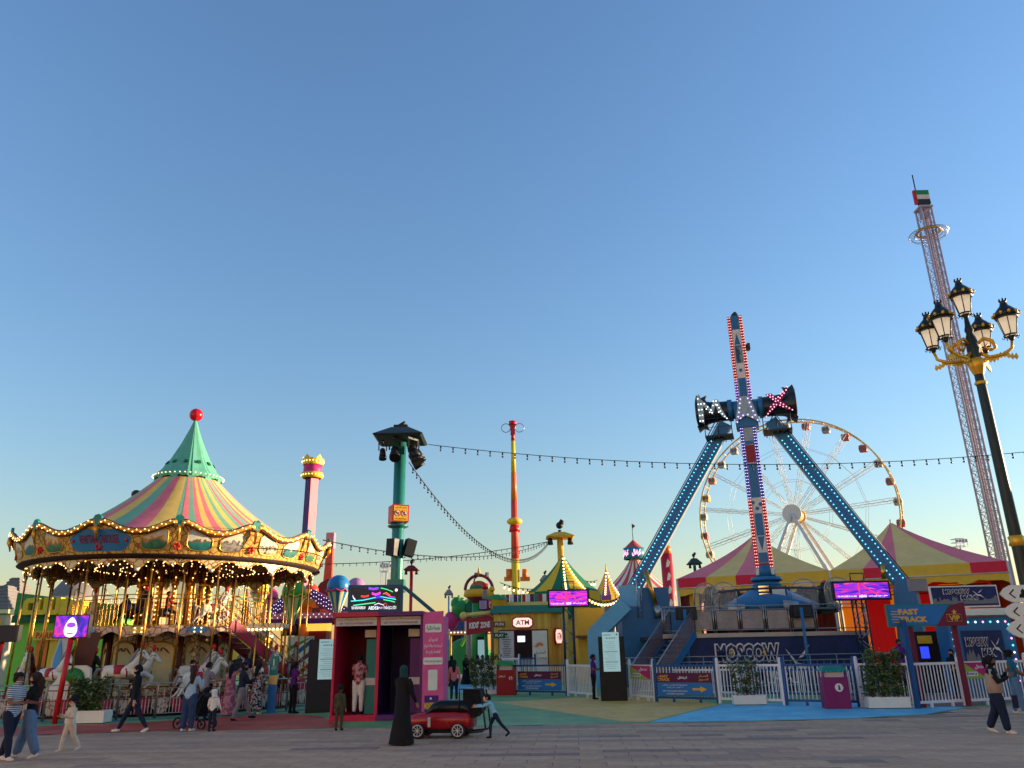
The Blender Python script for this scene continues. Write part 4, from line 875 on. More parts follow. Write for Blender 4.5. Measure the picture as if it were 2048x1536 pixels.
def cabin_mesh(m):
    b = MB().use(m); b.prism([(-1.0, -.9), (.9, -1.0), (1.15, 0), (.95, .95), (-.95, .95), (-1.15, 0)], wax*-.85, wu, Z3, wax*1.7)
    w_ = MB().use('dark_win'); w_.prism([(-.75, -.35), (.75, -.35), (.78, .6), (-.78, .6)], wax*-.89, wu, Z3, wax*1.78)
    h = MB().use('wheel_white'); h.tube([wu*-.9 + Z3*.95, Z3*1.5, wu*.9 + Z3*.95], .08, 4); h.use(m); h.prism([(-.08, -.35), (.08, -.35), (.08, .6), (-.08, .6)], wax*-.93, wu, Z3, wax*.03)
    return b.mesh('cabin'), w_.mesh('window'), h.mesh('hanger')
mat('dark_win', (70, 74, 78), .15, spec=.6, var=0); mat('cab_red', (170, 74, 66), .45); mat('cab_grey', (150, 150, 150), .45); mat('cab_orange', (206, 120, 70), .45); mat('cab_gold', (204, 160, 60), .45)
CM = [cabin_mesh(m) for m in ('cab_grey', 'cab_grey', 'cab_red', 'cab_red', 'cab_gold', 'cab_grey', 'cab_orange')]
for i in range(30):
    a = 2*PI*(i+.35)/30; me = CM[(i*3) % 7 if i % 2 else (i//2) % 7]; p = wp(a, wr - .3, 0) - Z3*1.3
    o = obj('cabin', me[0], wheel, p); o.scale = (.86, .86, .86); obj('window', me[1], o); obj('hanger', me[2], o)
# ---------------------------------------------------------------- tall lattice swing tower
TY = 130.0; tb = at(1990, 1100, TY); tt = at(1851, 418, TY); TX = (tb.x + tt.x)/2
twr = thing('lattice_tower', (TX, TY, 0), 'very tall thin lattice swing tower with a flag panel on top', 'tower')
th = tt.z; hw_ = .98
mat('tower_steel', (166, 164, 186), .6, 0)
for sx in (-1, 1):
    for sy in (-1, 1): b = MB().use('tower_steel'); b.cyl((sx*hw_, sy*hw_, 0), (sx*hw_, sy*hw_, th), .2, n=6); b.build('corner_column', twr)
b = MB().use('tower_steel'); nlev = 46
for k in range(nlev):
    z0, z1 = th*k/nlev, th*(k+1)/nlev
    for (x0, y0), (x1, y1) in (((-1, -1), (1, -1)), ((1, -1), (1, 1)), ((1, 1), (-1, 1)), ((-1, 1), (-1, -1))):
        b.tube([(x0*hw_, y0*hw_, z0), (x1*hw_, y1*hw_, z1)], .055, 3); b.tube([(x1*hw_, y1*hw_, z0), (x0*hw_, y0*hw_, z1)], .055, 3); b.tube([(x0*hw_, y0*hw_, z1), (x1*hw_, y1*hw_, z1)], .06, 3)
b.build('bracing', twr, kind='stuff')
b = MB().use('tower_steel'); b.cyl((0, 0, 0), (0, 0, th), .22, n=6); b.box((.5, -.6, th/2), (.3, .3, th)); b.build('inner_mast', twr)
b = MB().use('tower_steel'); b.box((0, 0, th), (2.5, 2.5, .35)); b.box((0, 0, th-1.4), (1.3, 1.3, 1.2)); b.build('head_frame', twr)
zc = at(1860, 468, TY).z; b = MB().use('steel')
for r in (2.4, 3.4): b.tube([pol(r, 2*PI*i/30, zc) for i in range(30)], .07, 4, closed=True)
for i in range(30): b.tube([pol(1.9, 2*PI*i/30, zc+.6), pol(3.4, 2*PI*i/30, zc), pol(2.6, 2*PI*i/30, zc-.9)], .04, 3)
b.use('gold_paint'); b.tube([pol(2.0, 2*PI*i/24, zc+.4) for i in range(24)], .25, 5, closed=True); b.build('swing_carriage', twr)
b = MB().use('dark_steel'); ft = at(1836, 350, TY).z; b.cyl((-.7, 0, th), (-.7, 0, ft), .12, n=6); b.build('spire', twr)
zf0, zf1 = at(1852, 410, TY).z, at(1850, 383, TY).z
b = MB()
for m, o_, s_ in (('red', (-1.25, -.3, (zf0+zf1)/2), (.5, .5, zf1-zf0)), ('green', (.2, -.3, zf1-(zf1-zf0)/6), (2.4, .5, (zf1-zf0)/3-.01)), ('arm_white', (.2, -.3, (zf0+zf1)/2), (2.4, .5, (zf1-zf0)/3-.01)), ('charcoal', (.2, -.3, zf0+(zf1-zf0)/6), (2.4, .5, (zf1-zf0)/3-.01))): b.use(m); b.box(o_, s_)
b.build('flag_panel', twr)
# ---------------------------------------------------------------- lamp post with five lanterns
LB = Vector((13.1, 20.7, 0)); 
lp = thing('lamp_post', LB, 'black and gold ornate lamp post with five lanterns at the right edge', 'lamp post')
mat('post_black', (24, 32, 30), .35, .3, spec=.5); mat('lantern_glass', (214, 204, 188), .3, alpha=.85, var=.05, em=.15, emcol=(255, 230, 190)); mat('post_gold', (204, 160, 50), .35, .5)
zl = at(1940, 700, 20.7).z; ztop = at(1917, 628, 20.7).z
b = MB().use('post_black'); b.lathe([(.42, 0), (.42, .25), (.3, .4), (.26, 1.0), (.2, 1.15), (.17, 1.4), (.15, 4.2), (.13, zl-1.5), (.12, zl-.7)], 16); post = b.build('post', lp)
zk = at(2030, 1082, 20.7).z
for pf in ([(.15, zk-.14), (.2, zk-.1), (.17, zk), (.2, zk+.1), (.15, zk+.14)], [(.14, zl-1.05), (.17, zl-1.0), (.14, zl-.95)], [(.13, zl-.75), (.2, zl-.55), (.24, zl-.4), (.2, zl-.3), (.13, zl-.25)]): b = MB().use('post_gold'); b.lathe(pf, 16); b.build('gold_collar', post)
b = MB().use('post_black'); b.lathe([(.14, zl-.3), (.17, zl), (.14, zl+.35), (.09, zl+.5), (.12, zl+.6), (.08, zl+.75), (.05, ztop-.05)], 12); b.build('top_stem', post)
def lantern_parts():
    g = MB().use('lantern_glass'); n = 6; g.lathe([(.14, 0), (.235, .46)], n, smooth=False)
    f = MB().use('post_black')
    for i in range(n): a = 2*PI*i/n; f.tube([pol(.145, a, 0), pol(.242, a, .46)], .014, 4)
    f.lathe([(.16, -.03), (.165, 0), (.15, .02)], 12); f.lathe([(.25, .44), (.27, .47), (.25, .5)], 12); f.cyl((0, 0, -.16), (0, 0, -.02), .03, .1, n=8)
    for i in range(8): a = 2*PI*i/8; f.tube([pol(.13, a, -.03), pol(.17, a, -.08), pol(.2, a, -.03)], .01, 4)
    r = MB().use('post_black'); r.lathe([(.27, .5), (.3, .53), (.26, .62), (.16, .74), (.1, .8), (.07, .9), (.09, .92), (.06, .94)], 12)
    c = MB().use('post_gold')
    for i in range(10): a = 2*PI*i/10; c.ball(pol(.29, a, .56), .04, 6, 5, sz=1.3)
    c.use('post_black')
    for i in range(6): a = 2*PI*i/6; c.ball(pol(.08, a, .96), .025, 5, 4, sz=1.5)
    return g.mesh('lantern_glass'), f.mesh('lantern_frame'), r.mesh('lantern_roof'), c.mesh('lantern_crown')
LM = lantern_parts()
def lantern(p, s=1.0):
    s *= 1.12; o = obj('lantern', LM[1], lp, p); o.scale = (s, s, s)
    for n_, m_ in (('glass', LM[0]), ('roof', LM[2]), ('crown', LM[3])): obj(n_, m_, o)
lantern((0, 0, ztop), 1.0)
for px_, py_, da in ((1877, 672, 200), (1872, 706, 150), (1999, 652, -22), (1992, 690, 40)):
    a = math.radians(da); end = Vector((.98*math.cos(a), .98*math.sin(a), zl + .12)); lantern(end + Z3*.16, 1.0)
    dr_ = Vector((math.cos(a), math.sin(a), 0)); b = MB().use('post_gold')
    b.tube([dr_*.12 + Z3*(zl-.1), dr_*.35 + Z3*(zl-.28), dr_*.7 + Z3*(zl-.25), dr_*.93 + Z3*(zl-.1), end], [.05, .06, .055, .045, .04], 7)
    b.tube([dr_*.12 + Z3*(zl+.15), dr_*.3 + Z3*(zl+.3), dr_*.5 + Z3*(zl+.2), dr_*.55 + Z3*(zl-.02), dr_*.4 + Z3*(zl-.08), dr_*.3 + Z3*(zl+.05), dr_*.38 + Z3*(zl+.12)], [.045, .055, .055, .05, .04, .03, .02], 6)
    sd_ = Vector((-dr_.y, dr_.x, 0))
    for k in range(9):
        u = .2 + .09*k; z = zl - .3 - .05*math.sin(k); b.prism([(0, 0), (.07, -.1), (.12, -.02), (.08, .1)], dr_*u + Z3*z - sd_*.02, dr_, Z3, sd_*.04)
    b.build('scroll_arm', lp)
# unseen building added off to the right to cast low-sun shade over the plaza
noise_mat('render_wall', (204, 184, 152), (218, 198, 166), .4, .85)
sb = thing('shade_building', (50, 12, 0), 'unseen two storey shop building added beyond the right edge to shade the plaza', 'building')
b = MB().use('render_wall'); b.box((5, 0, 4.7), (10, 104, 9.4)); b.build('wall', sb)
b = MB().use('stone'); b.box((4.9, 0, 9.7), (10.6, 104.6, .6)); b.build('parapet', sb)
for j in range(20):
    for z in (1.7, 5.8): b = MB().use('dark_win'); b.box((-.03, -48 + 5*j, z), (.1, 2.4, 2.2)); o = b.build('window', sb); b = MB().use('stone'); b.box((-.1, -48 + 5*j, z-1.2), (.3, 2.7, .16)); b.build('sill', o)
# unseen pavilions added behind the viewer, fronts turned to bounce low sun onto the plaza
for k, (x, y) in enumerate(((-31, -6), (-17, -22), (2, -34), (22, -44))):
    lb_ = thing('bounce_pavilion', (x, y, 0), 'added sun bouncing sand coloured pavilion behind the viewer, %s' % ('nearest the carousel', 'second from the carousel', 'third from the carousel', 'farthest from the carousel')[k], 'building', 'added pavilions behind the viewer', rz=math.radians(45))
    b = MB().use('render_wall'); b.box((-4, 0, 7), (8, 22, 14)); b.build('wall', lb_)
    b = MB().use('stone'); b.box((-3.9, 0, 14.3), (8.6, 22.6, .6)); b.build('parapet', lb_)
    for j in range(4):
        b = MB().use('dark_win'); b.box((.03, -8 + 5.3*j, 2.2), (.1, 1.8, 2.4)); o = b.build('window', lb_); b = MB().use('stone'); b.box((.1, -8 + 5.3*j, .9), (.3, 2.1, .16)); b.build('sill', o)
# ================================================================ screens
def led_mat(name, stops, scale, stretch, strength=1.6, lines=60):
    m = bpy.data.materials.new(name); m.use_nodes = True; MATS[name] = m; nt = m.node_tree; b = nt.nodes['Principled BSDF']; L = nt.links.new
    tc = nt.nodes.new('ShaderNodeTexCoord'); mp = nt.nodes.new('ShaderNodeMapping'); mp.inputs['Scale'].default_value = stretch
    nz = nt.nodes.new('ShaderNodeTexNoise'); nz.inputs['Scale'].default_value = scale; nz.inputs['Detail'].default_value = 3; nz.inputs['Distortion'].default_value = 1.2
    cr = nt.nodes.new('ShaderNodeValToRGB'); e = cr.color_ramp.elements
    while len(e) < len(stops): e.new(.5)
    for el, (p, c) in zip(e, stops): el.position = p; el.color = (*lin(c), 1)
    wv = nt.nodes.new('ShaderNodeTexWave'); wv.bands_direction = 'Z'; wv.inputs['Scale'].default_value = lines; mu = nt.nodes.new('ShaderNodeMath'); mu.operation = 'MULTIPLY_ADD'; mu.inputs[1].default_value = strength*.5; mu.inputs[2].default_value = strength*.5
    L(tc.outputs['Object'], mp.inputs[0]); L(mp.outputs[0], nz.inputs[0]); L(nz.outputs[0], cr.inputs[0]); L(cr.outputs[0], b.inputs['Emission Color']); L(tc.outputs['Object'], wv.inputs[0]); L(wv.outputs[0], mu.inputs[0]); L(mu.outputs[0], b.inputs['Emission Strength'])
    b.inputs['Base Color'].default_value = (.01, .01, .012, 1); b.inputs['Roughness'].default_value = .35
    return m
led_mat('led_magenta', [(.25, (20, 8, 60)), (.4, (70, 20, 200)), (.5, (200, 30, 230)), (.58, (250, 60, 200)), (.68, (230, 20, 70)), (.8, (255, 210, 255))], 1.4, (1, 1, 4.5), .55, 9)
led_mat('led_magenta_b', [(.25, (10, 6, 40)), (.42, (60, 30, 210)), (.5, (150, 40, 230)), (.6, (230, 30, 120)), (.7, (240, 90, 220)), (.82, (220, 220, 255))], 1.9, (.8, 1, 6), .55, 9)
led_mat('led_carousel', [(.25, (12, 6, 26)), (.42, (40, 10, 200)), (.52, (130, 20, 230)), (.6, (240, 40, 170)), (.7, (220, 10, 60))], 2.2, (1, 1, 1), .5, 12)
led_mat('led_dark', [(.3, (6, 6, 14)), (.55, (14, 12, 26)), (.75, (60, 10, 90))], 1.6, (1, 1, 2), .5, 9)
mat('poster_glow', (150, 196, 204), .3, em=.12, emcol=(184, 228, 232), var=.05)
def em(name, c, s=.5): return mat(name, c, .4, em=s, emcol=c, var=0)
em('em_white', (240, 240, 250)); em('em_green', (60, 230, 150)); em('em_cyan', (60, 220, 230)); em('em_red', (240, 50, 60)); em('em_violet', (130, 60, 240)); em('em_blue', (40, 60, 240)); em('em_orange', (240, 120, 30)); em('em_magenta', (240, 60, 220))
# ---------------------------------------------------------------- self-service booth
KF = Vector((-5.47, 24.5, 0)); KW = 2.72; KH = 2.95; KD = 1.7
booth = thing('service_booth', KF, 'magenta and purple self service booth with two open bays and a pink end panel', 'booth', rz=math.radians(-4))
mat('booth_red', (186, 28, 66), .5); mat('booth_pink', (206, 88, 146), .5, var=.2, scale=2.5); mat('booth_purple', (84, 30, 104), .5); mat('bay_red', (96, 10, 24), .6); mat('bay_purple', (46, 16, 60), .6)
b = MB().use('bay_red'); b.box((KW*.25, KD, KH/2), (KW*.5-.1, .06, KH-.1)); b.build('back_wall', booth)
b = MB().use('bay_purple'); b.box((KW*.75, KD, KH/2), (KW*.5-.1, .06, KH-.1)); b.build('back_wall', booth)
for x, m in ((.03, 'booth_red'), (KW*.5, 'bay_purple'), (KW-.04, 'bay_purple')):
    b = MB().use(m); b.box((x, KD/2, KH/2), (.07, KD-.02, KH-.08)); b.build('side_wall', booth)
b = MB().use('booth_red'); b.box((KW*.5, -.03, KH/2), (.09, .06, KH-.1)); b.build('front_trim', booth); b = MB().use('booth_purple'); b.box((KW-.05, -.03, KH/2), (.09, .06, KH-.1)); b.build('front_trim', booth)
for x, m in ((KW*.25, 'booth_red'), (KW*.75, 'booth_purple')):
    b = MB().use(m); b.box((x, KD/2-.03, .08), (KW*.5-.005, KD+.1, .16)); b.build('base', booth); b = MB().use(m); b.box((x, KD/2-.06, KH), (KW*.5+.03 if x < 1 else KW*.5-.03, KD+.3, .12)); b.build('roof_slab', booth)
    b = MB().use('pale_grey'); b.box((x, -.02, KH-.2), (KW*.5-.12, .05, .24)); hp = b.build('header_panel', booth)
    b = MB().use('maroon'); write(b, 'اشتروا أو أعيدوا تعبئة بطاقة الروائع الخاصة بكم هنا', (x, -.05, KH-.14), X3, Z3, KW*.5-.22, .085, .004, .008); write(b, 'BUY / TOP UP YOUR WONDER PASS HERE', (x, -.05, KH-.25), X3, Z3, KW*.5-.36, .06, .004, .01); b.build('lettering', hp, kind='stuff')
for x, m in ((KW*.5-.28, 'teal'), (KW-.3, 'booth_purple')):
    b = MB().use(m); b.box((x, .9, 1.15), (.42, .7, 2.2)); b.prism([(0, .7), (0, 1.05), (-.2, .95), (-.26, .72)], (x-.21, .6, 0), X3, Z3, (0, .6, 0)); tm = b.build('ticket_machine', booth)
    b = MB().use('dark_win'); b.box((x-.215, .9, 1.62), (.02, .5, .8)); b.build('screen', tm); b = MB().use('pale_grey'); b.box((x-.1, .54, 2.42), (.34, .02, .22)); b.build('notice', tm); b = MB().use('pale_grey'); b.box((x-.05, .54, 1.05), (.36, .02, .2)); b.build('card_reader', tm)
PX0 = KW; pw = .6; rp = math.radians(14); ux = Vector((math.cos(rp), math.sin(rp), 0)); un = Vector((math.sin(rp), -math.cos(rp), 0))
b = MB().use('booth_pink'); b.prism([(0, .02), (pw, .02), (pw, KH+.06), (0, KH+.02)], (PX0, -.12, 0), ux, Z3, -un*.14); pp = b.build('end_panel', booth)
b = MB().use('booth_pink'); b.box((PX0+.24, KD/2+.15, KH/2), (.42, KD-.1, KH-.12)); b.build('end_wall', booth)
def pt(x, z): return Vector((PX0, -.12, 0)) + ux*x + Z3*z + un*.0
def plaque(x, z, w, h, m, name, r=.04):
    b = MB().use(m); out = []
    for cx, cy, a0 in ((w/2-r, h/2-r, 0), (-w/2+r, h/2-r, PI/2), (-w/2+r, -h/2+r, PI), (w/2-r, -h/2+r, 1.5*PI)):
        for k in range(4): a = a0 + k*PI/6; out.append((cx + r*math.cos(a), cy + r*math.sin(a)))
    b.prism(out, pt(x, z), ux, Z3, un*.012); return b.build(name, pp)
c_ = pw/2
pl = plaque(c_, 2.52, .48, .24, 'white_paint', 'plaque'); b = MB().use('charcoal'); write(b, 'خدمة ذاتية', pt(c_, 2.52)+un*.012, ux, Z3, .4, .15, .004, .02); b.build('lettering', pl, kind='stuff')
b = MB().use('white_paint')
for t_, z, w in (('اشتروا أو', 2.2, .26), ('أعيدوا تعبئة بطاقة الروائع', 2.02, .54), ('الخاصة بكم هنا', 1.84, .42)): write(b, t_, pt(c_, z), ux, Z3, w, .14, .006, .02)
b.build('lettering', pp, kind='stuff')
pl = plaque(c_, 1.6, .56, .2, 'white_paint', 'plaque'); b = MB().use('charcoal'); write(b, 'أو حملوا تطبيق القرية العالمية', pt(c_, 1.6)+un*.012, ux, Z3, .5, .09, .004, .01); b.build('lettering', pl, kind='stuff')
plaque(c_, 1.08, .27, .56, 'white_paint', 'plaque')
ps = plaque(c_-.03, .38, .4, .56, 'violet', 'poster', .01); b = MB().use('yellow'); write(b, 'WONDERERS', pt(c_-.05, .38)+un*.012, ux, Z3, .38, .2, .005, .05); b.use('white_paint'); b.cyl(pt(c_-.05, .58)+un*.012, pt(c_-.05, .58)+un*.02, .035, n=8); b.build('lettering', ps, kind='stuff')
# advertising screen on a teal frame above the booth
SY = 25.2; sc0, sc1 = at(694, 1228, SY), at(806, 1168, SY)
led = thing('video_screen', (sc0.x, SY, sc0.z), 'wide video screen in teal frame with neon streaks above the magenta booth', 'screen', rz=math.radians(8))
sw, sh = (sc1.x-sc0.x)*1.0, at(750, 1169, SY).z - sc0.z
mat('frame_teal', (26, 84, 108), .45)
b = MB().use('frame_teal'); b.box((sw/2, .12, sh/2), (sw, .22, sh)); b.build('frame', led)
b = MB().use('led_dark'); b.box((sw/2, .005, sh/2+.02), (sw-.2, .02, sh-.2)); dp = b.build('display', led)
b = MB()
def streak(m, pts, w): b.use(m); b.prism([(x, z) for x, z in pts] + [(x, z+w) for x, z in pts[::-1]], (0, -.006, 0), X3, Z3, (0, -.002, 0))
S_ = lambda x, y: (.1 + x*(sw-.2), .12 + (1-y)*(sh-.22))
for m, q, w in (('em_cyan', [(0, .62), (.25, .58), (.5, .46)], .03), ('em_green', [(.05, .82), (.3, .75), (.5, .7)], .03), ('em_green', [(.6, .02), (.72, .08), (.85, .2)], .025), ('em_cyan', [(.6, .42), (.78, .5), (.92, .56)], .03), ('em_green', [(.66, .56), (.8, .62), (.9, .68)], .03), ('em_red', [(.57, .08), (.575, .3), (.58, .5)], .05), ('em_violet', [(.35, .06), (.45, .1), (.55, .06)], .07), ('em_red', [(.2, .42), (.28, .44), (.36, .4)], .06), ('em_magenta', [(.42, .3), (.5, .36), (.6, .28)], .07), ('em_orange', [(.65, .3), (.72, .24), (.8, .38)], .03), ('em_white', [(.03, .38), (.05, .48), (.09, .58)], .05), ('em_blue', [(.5, .5), (.56, .46), (.66, .5)], .07), ('em_magenta', [(.7, .3), (.8, .42), (.9, .46)], .02), ('em_white', [(.48, .8), (.56, .72), (.68, .82)], .02), ('em_red', [(.66, .78), (.7, .72), (.74, .78)], .02)):
    streak(m, [S_(*p) for p in q], w)
b.use('em_white')
for t_, x, z, w, h in (('FULL DAY ACCESS TO', .16, .88, .28, .035), ('ALL RIDES FOR JUST', .16, .95, .28, .035), ('AED55', .46, .92, .2, .07), ('درهم', .6, .93, .09, .06), ('مقابل دخول لليوم', .8, .88, .26, .05), ('كامل لجميع الألعاب', .8, .95, .26, .05)):
    q = S_(x, z); write(b, t_, (q[0], -.006, q[1]), X3, Z3, w*(sw-.2), h*1.4, .002, .02)
q = S_(.92, .1); b.cyl((q[0], -.006, q[1]), (q[0], -.009, q[1]), .045, n=12)
b.build('picture', dp, kind='stuff')
b = MB().use('frame_teal'); b.beam((sw, .15, sh-.05), (sw+1.05, .3, -.02), .1, .1); b.build('brace', led); b = MB().use('frame_teal'); b.beam((sw-.12, 1.35, sh-.15), (sw-.12, 1.35, -3.0), .16, .16); b.beam((sw-.12, 1.35, sh-.25), (sw-.12, .2, sh-.25), .1, .1); b.build('support_post', led); b = MB().use('frame_teal'); b.beam((.2, 1.35, sh-.25), (.2, 1.35, -3.0), .12, .12); b.beam((.2, 1.35, sh-.3), (.2, .2, sh-.3), .1, .1); b.build('support_post', led)
# ---------------------------------------------------------------- tall teal light pole with a flat hat
TPY = 27.2; tpb = at(793, 1165, TPY); TPX = tpb.x
def hat_pole(name, base, h, r, m, label, hat_w, hat_m, boxes=True, group=None):
    t = thing(name, base, label, 'light pole', group)
    b = MB().use(m); b.cyl((0, 0, 0), (0, 0, h), r, n=18); b.build('pole', t)
    b = MB().use(hat_m); w = hat_w/2
    b.add([(-w, -w, h+.12), (w, -w, h+.12), (w, w, h+.12), (-w, w, h+.12), (-w*.35, -w*.35, h+.5), (w*.35, -w*.35, h+.5), (w*.35, w*.35, h+.5), (-w*.35, w*.35, h+.5), (-w*.9, -w*.9, h+.06), (w*.9, -w*.9, h+.06), (w*.9, w*.9, h+.06), (-w*.9, w*.9, h+.06)],
          [(4, 5, 6, 7), (0, 1, 5, 4), (1, 2, 6, 5), (2, 3, 7, 6), (3, 0, 4, 7), (0, 8, 9, 1), (1, 9, 10, 2), (2, 10, 11, 3), (3, 11, 8, 0), (11, 10, 9, 8)]); b.build('hat', t)
    return t
zh = at(803, 885, TPY).z
mat('pole_teal', (34, 116, 112), .35, .1, spec=.5); mat('hat_dark', (46, 62, 66), .55)
tp = hat_pole('light_pole', (TPX, TPY, 0), zh, .21, 'pole_teal', 'tall teal pole with a dark square hat, spotlights and loudspeakers behind the magenta booth', 1.75, 'hat_dark')
b = MB().use('black'); b.box((0, 0, zh+.56), (.5, .3, .14)); b.cyl((-.1, 0, zh+.6), (.15, 0, zh+.75), .07, n=8); b.build('camera_mount', tp)
def spot(t, p, a, s=1.0, down=.3, m='black'):
    b = MB().use(m); d = Vector((math.cos(a)*.6, math.sin(a)*.6, -down)).normalized(); p = Vector(p)
    b.cyl(p, p + d*.3*s, .12*s, .16*s, n=12); b.cyl(p + d*.3*s, p + d*.42*s, .17*s, n=12); b.ball(p, .13*s, 10, 7)
    x = d.cross(Z3).normalized()
    for q in (-1, 1): b.beam(p + x*q*.17*s, p + x*q*.17*s + Z3*.3*s, .04*s, .07*s)
    b.beam(p - x*.2*s + Z3*.3*s, p + x*.2*s + Z3*.3*s, .06*s, .05*s); b.cyl(p + Z3*.3*s, p + Z3*.5*s, .04*s, n=6); return b.build('spotlight', t)
for (x, y), a, s, dn_ in (((-.55, -.5), -1.2, .8, 2.5), ((-.1, -.6), -1.4, 1.15, .7), ((.5, -.55), -.6, 1.3, 1.0), ((.4, .3), .4, 1.2, .8), ((.65, -.2), -.1, .9, 1.2)): spot(tp, (x, y, zh-.42), a, s, dn_)
zs0, zs1 = at(800, 1046, TPY).z, at(800, 1012, TPY).z
sb_ = thing('no_smoking_sign', (TPX, TPY, zs0), 'red and yellow no smoking sign box around the tall teal pole', 'sign', rz=math.radians(24)); s_ = .58; hh = zs1-zs0
b = MB().use('red'); b.box((0, 0, hh/2), (s_, s_, hh)); b.build('box', sb_)
for rz in (0, PI/2):
    R3 = Matrix.Rotation(rz, 3, 'Z'); ux_ = R3 @ X3; nn = R3 @ Vector((0, -1, 0)); o = nn*(s_/2 + .003) + Z3*(hh/2)
    b = MB().use('yellow'); b.prism([(-s_*.43, -hh*.43), (s_*.43, -hh*.43), (s_*.43, hh*.43), (-s_*.43, hh*.43)], o, ux_, Z3, nn*.008); fc = b.build('face', sb_)
    b = MB()
    for q in (-.12, .12): b.use('red'); b.cyl(o + ux_*q + nn*.009, o + ux_*q + nn*.014, .11, n=18); b.use('white_paint'); b.cyl(o + ux_*q + nn*.015, o + ux_*q + nn*.018, .088, n=18); b.use('black'); b.prism([(-.06, -.02), (.06, -.02), (.06, .02), (-.06, .02)] if q < 0 else [(-.03, -.06), (.03, -.06), (.02, .06), (-.02, .06)], o + ux_*q + nn*.019, ux_, Z3, nn*.003); b.use('red'); b.prism([(-.075, .055), (-.055, .075), (.075, -.055), (.055, -.075)], o + ux_*q + nn*.023, ux_, Z3, nn*.003)
    b.use('red'); write(b, 'ممنوع التدخين', o + Z3*(hh*.32) + nn*.009, ux_, Z3, s_*.7, .08, .004, .02); write(b, 'NO SMOKING', o - Z3*(hh*.33) + nn*.009, ux_, Z3, s_*.7, .06, .004, .02)
    b.build('pictogram', fc, kind='stuff')
b = MB().use('pole_teal'); zc_ = at(800, 1054, TPY).z; b.lathe([(.2, zc_-.06), (.36, zc_), (.36, zc_+.05), (.2, zc_+.1)], 20); b.build('collar', tp); b = MB().use('pole_teal'); b.box((0, 0, at(795, 1172, TPY).z), (.56, .56, .4)); b.build('mounting_box', tp)
zsp = at(800, 1097, TPY).z
for x, rz in ((-.1, -.5), (.42, .5)):
    b = MB().use('black'); b.box((x, -.36 if x < 0 else -.1, zsp), (.34, .32, .56), rot=Matrix.Rotation(rz, 3, 'Z') @ Matrix.Rotation(.25 if x > 0 else .05, 3, 'Y')); b.build('loudspeaker', tp)
# ---------------------------------------------------------------- information totems
def totem(p, w, h, d, rz, label, side, scr):
    t = thing('info_totem', p, label, 'totem', rz=rz)
    b = MB().use('black'); b.box((0, 0, h/2), (w, d, h)); b.build('case', t)
    if side: b = MB().use('charcoal'); b.box((0, -d/2-.006, h/2), (w-.04, .012, h-.05)); b.build('front_panel', t)
    x0, x1, z0, z1 = scr; b = MB().use('poster_glow'); b.box(((x0+x1)/2, -d/2-.02, (z0+z1)/2), (x1-x0, .012, z1-z0)); ds = b.build('display', t)
    b = MB().use('navy'); o = Vector(((x0+x1)/2, -d/2-.026, 0)); ww, hh = x1-x0, z1-z0
    b.box(o + Vector((-ww*.2, -.002, z1-hh*.07)), (ww*.45, .003, .02)); b.cyl(o + Vector((ww*.38, 0, z1-hh*.06)), o + Vector((ww*.38, -.003, z1-hh*.06)), .03, n=10)
    for i in range(6): b.cyl(o + Vector((-ww*.25 + ww*.1*i, 0, z1-hh*.15)), o + Vector((-ww*.25+ww*.1*i, -.003, z1-hh*.15)), .022, n=8)
    for z in (.5, .24): b.box(o + Vector((0, -.002, z0+hh*z)), (ww*.75, .004, .018))
    for i in range(14): b.box(o + Vector((-ww*.04*(i % 3), -.002, z0+hh*(.08+.052*i))), (ww*(.45+.12*(i % 3)), .003, .007))
    b.build('printing', ds, kind='stuff')
    return t
totem(G(641, 1425), 1.02, at(640, 1280, 28.8).z, .3, math.radians(16), 'dark information totem with pale blue poster left of the magenta booth', True, (-.18, .46, 1.05, 2.35))
totem(G(1229, 1402), 1.0, at(1229, 1273, 31.9).z, .28, math.radians(-6), 'black information totem with glowing pale screen in front of the white fence', False, (-.34, .3, 1.05, 2.48))
# ---------------------------------------------------------------- fences
mat('fence_white', (214, 218, 224), .45); mat('fence_blue', (24, 78, 136), .45)
def fence(a, c, m, label, h=1.24, step=.125, lows=True, group='painted fence panels'):
    a = Vector((a.x, a.y, 0)); c = Vector((c.x, c.y, 0)); L = (c-a).length; t = thing('fence_panel', a, label, 'fence', group, rz=math.atan2((c-a).y, (c-a).x))
    for x in (0.04, L-.04):
        b = MB().use(m); b.box((x, 0, (h+.18)/2), (.09, .09, h+.18)); b.ball((x, 0, h+.2), .055, 8, 6); b.build('post', t)
    for z in (h, .16): b = MB().use(m); b.box((L/2, 0, z), (L-.17, .06, .075)); b.build('rail', t)
    n = max(2, int(L/step)); b = MB().use('fence_white')
    for i in range(1, n): b.cyl((L*i/n, 0, .19), (L*i/n, 0, h-.03), .018, n=6, caps=False)
    b.build('bars', t, kind='stuff')
    b = MB().use(m)
    for x in (L*.3, L*.72): b.box((x, 0, .06), (.07, .07, .12))
    b.build('foot', t)
    return t
FP = [G(946, 1385), G(1029, 1389.5), G(1136, 1392), G(1192, 1397)]
FQ = [G(1262, 1399), G(1312, 1404), G(1439, 1407), G(1572, 1411), G(1722, 1414.5), G(1834, 1417), G(1934, 1412), G(2070, 1405)]
fence(FP[0], FP[1], 'fence_white', 'white barred fence panel behind the red bin and bushy planter')
fence(FP[1], FP[2], 'fence_blue', 'blue framed fence panel right of the red bin carrying a fast track board')
fence(FP[2], FP[3], 'fence_white', 'white barred fence panel left of the black totem beside the guard')
fence(FQ[0], FQ[1], 'fence_white', 'short white fence panel right of the black totem with an entry board')
fence(FQ[1], FQ[2], 'fence_blue', 'blue framed fence panel right of the black totem carrying a fast track board')
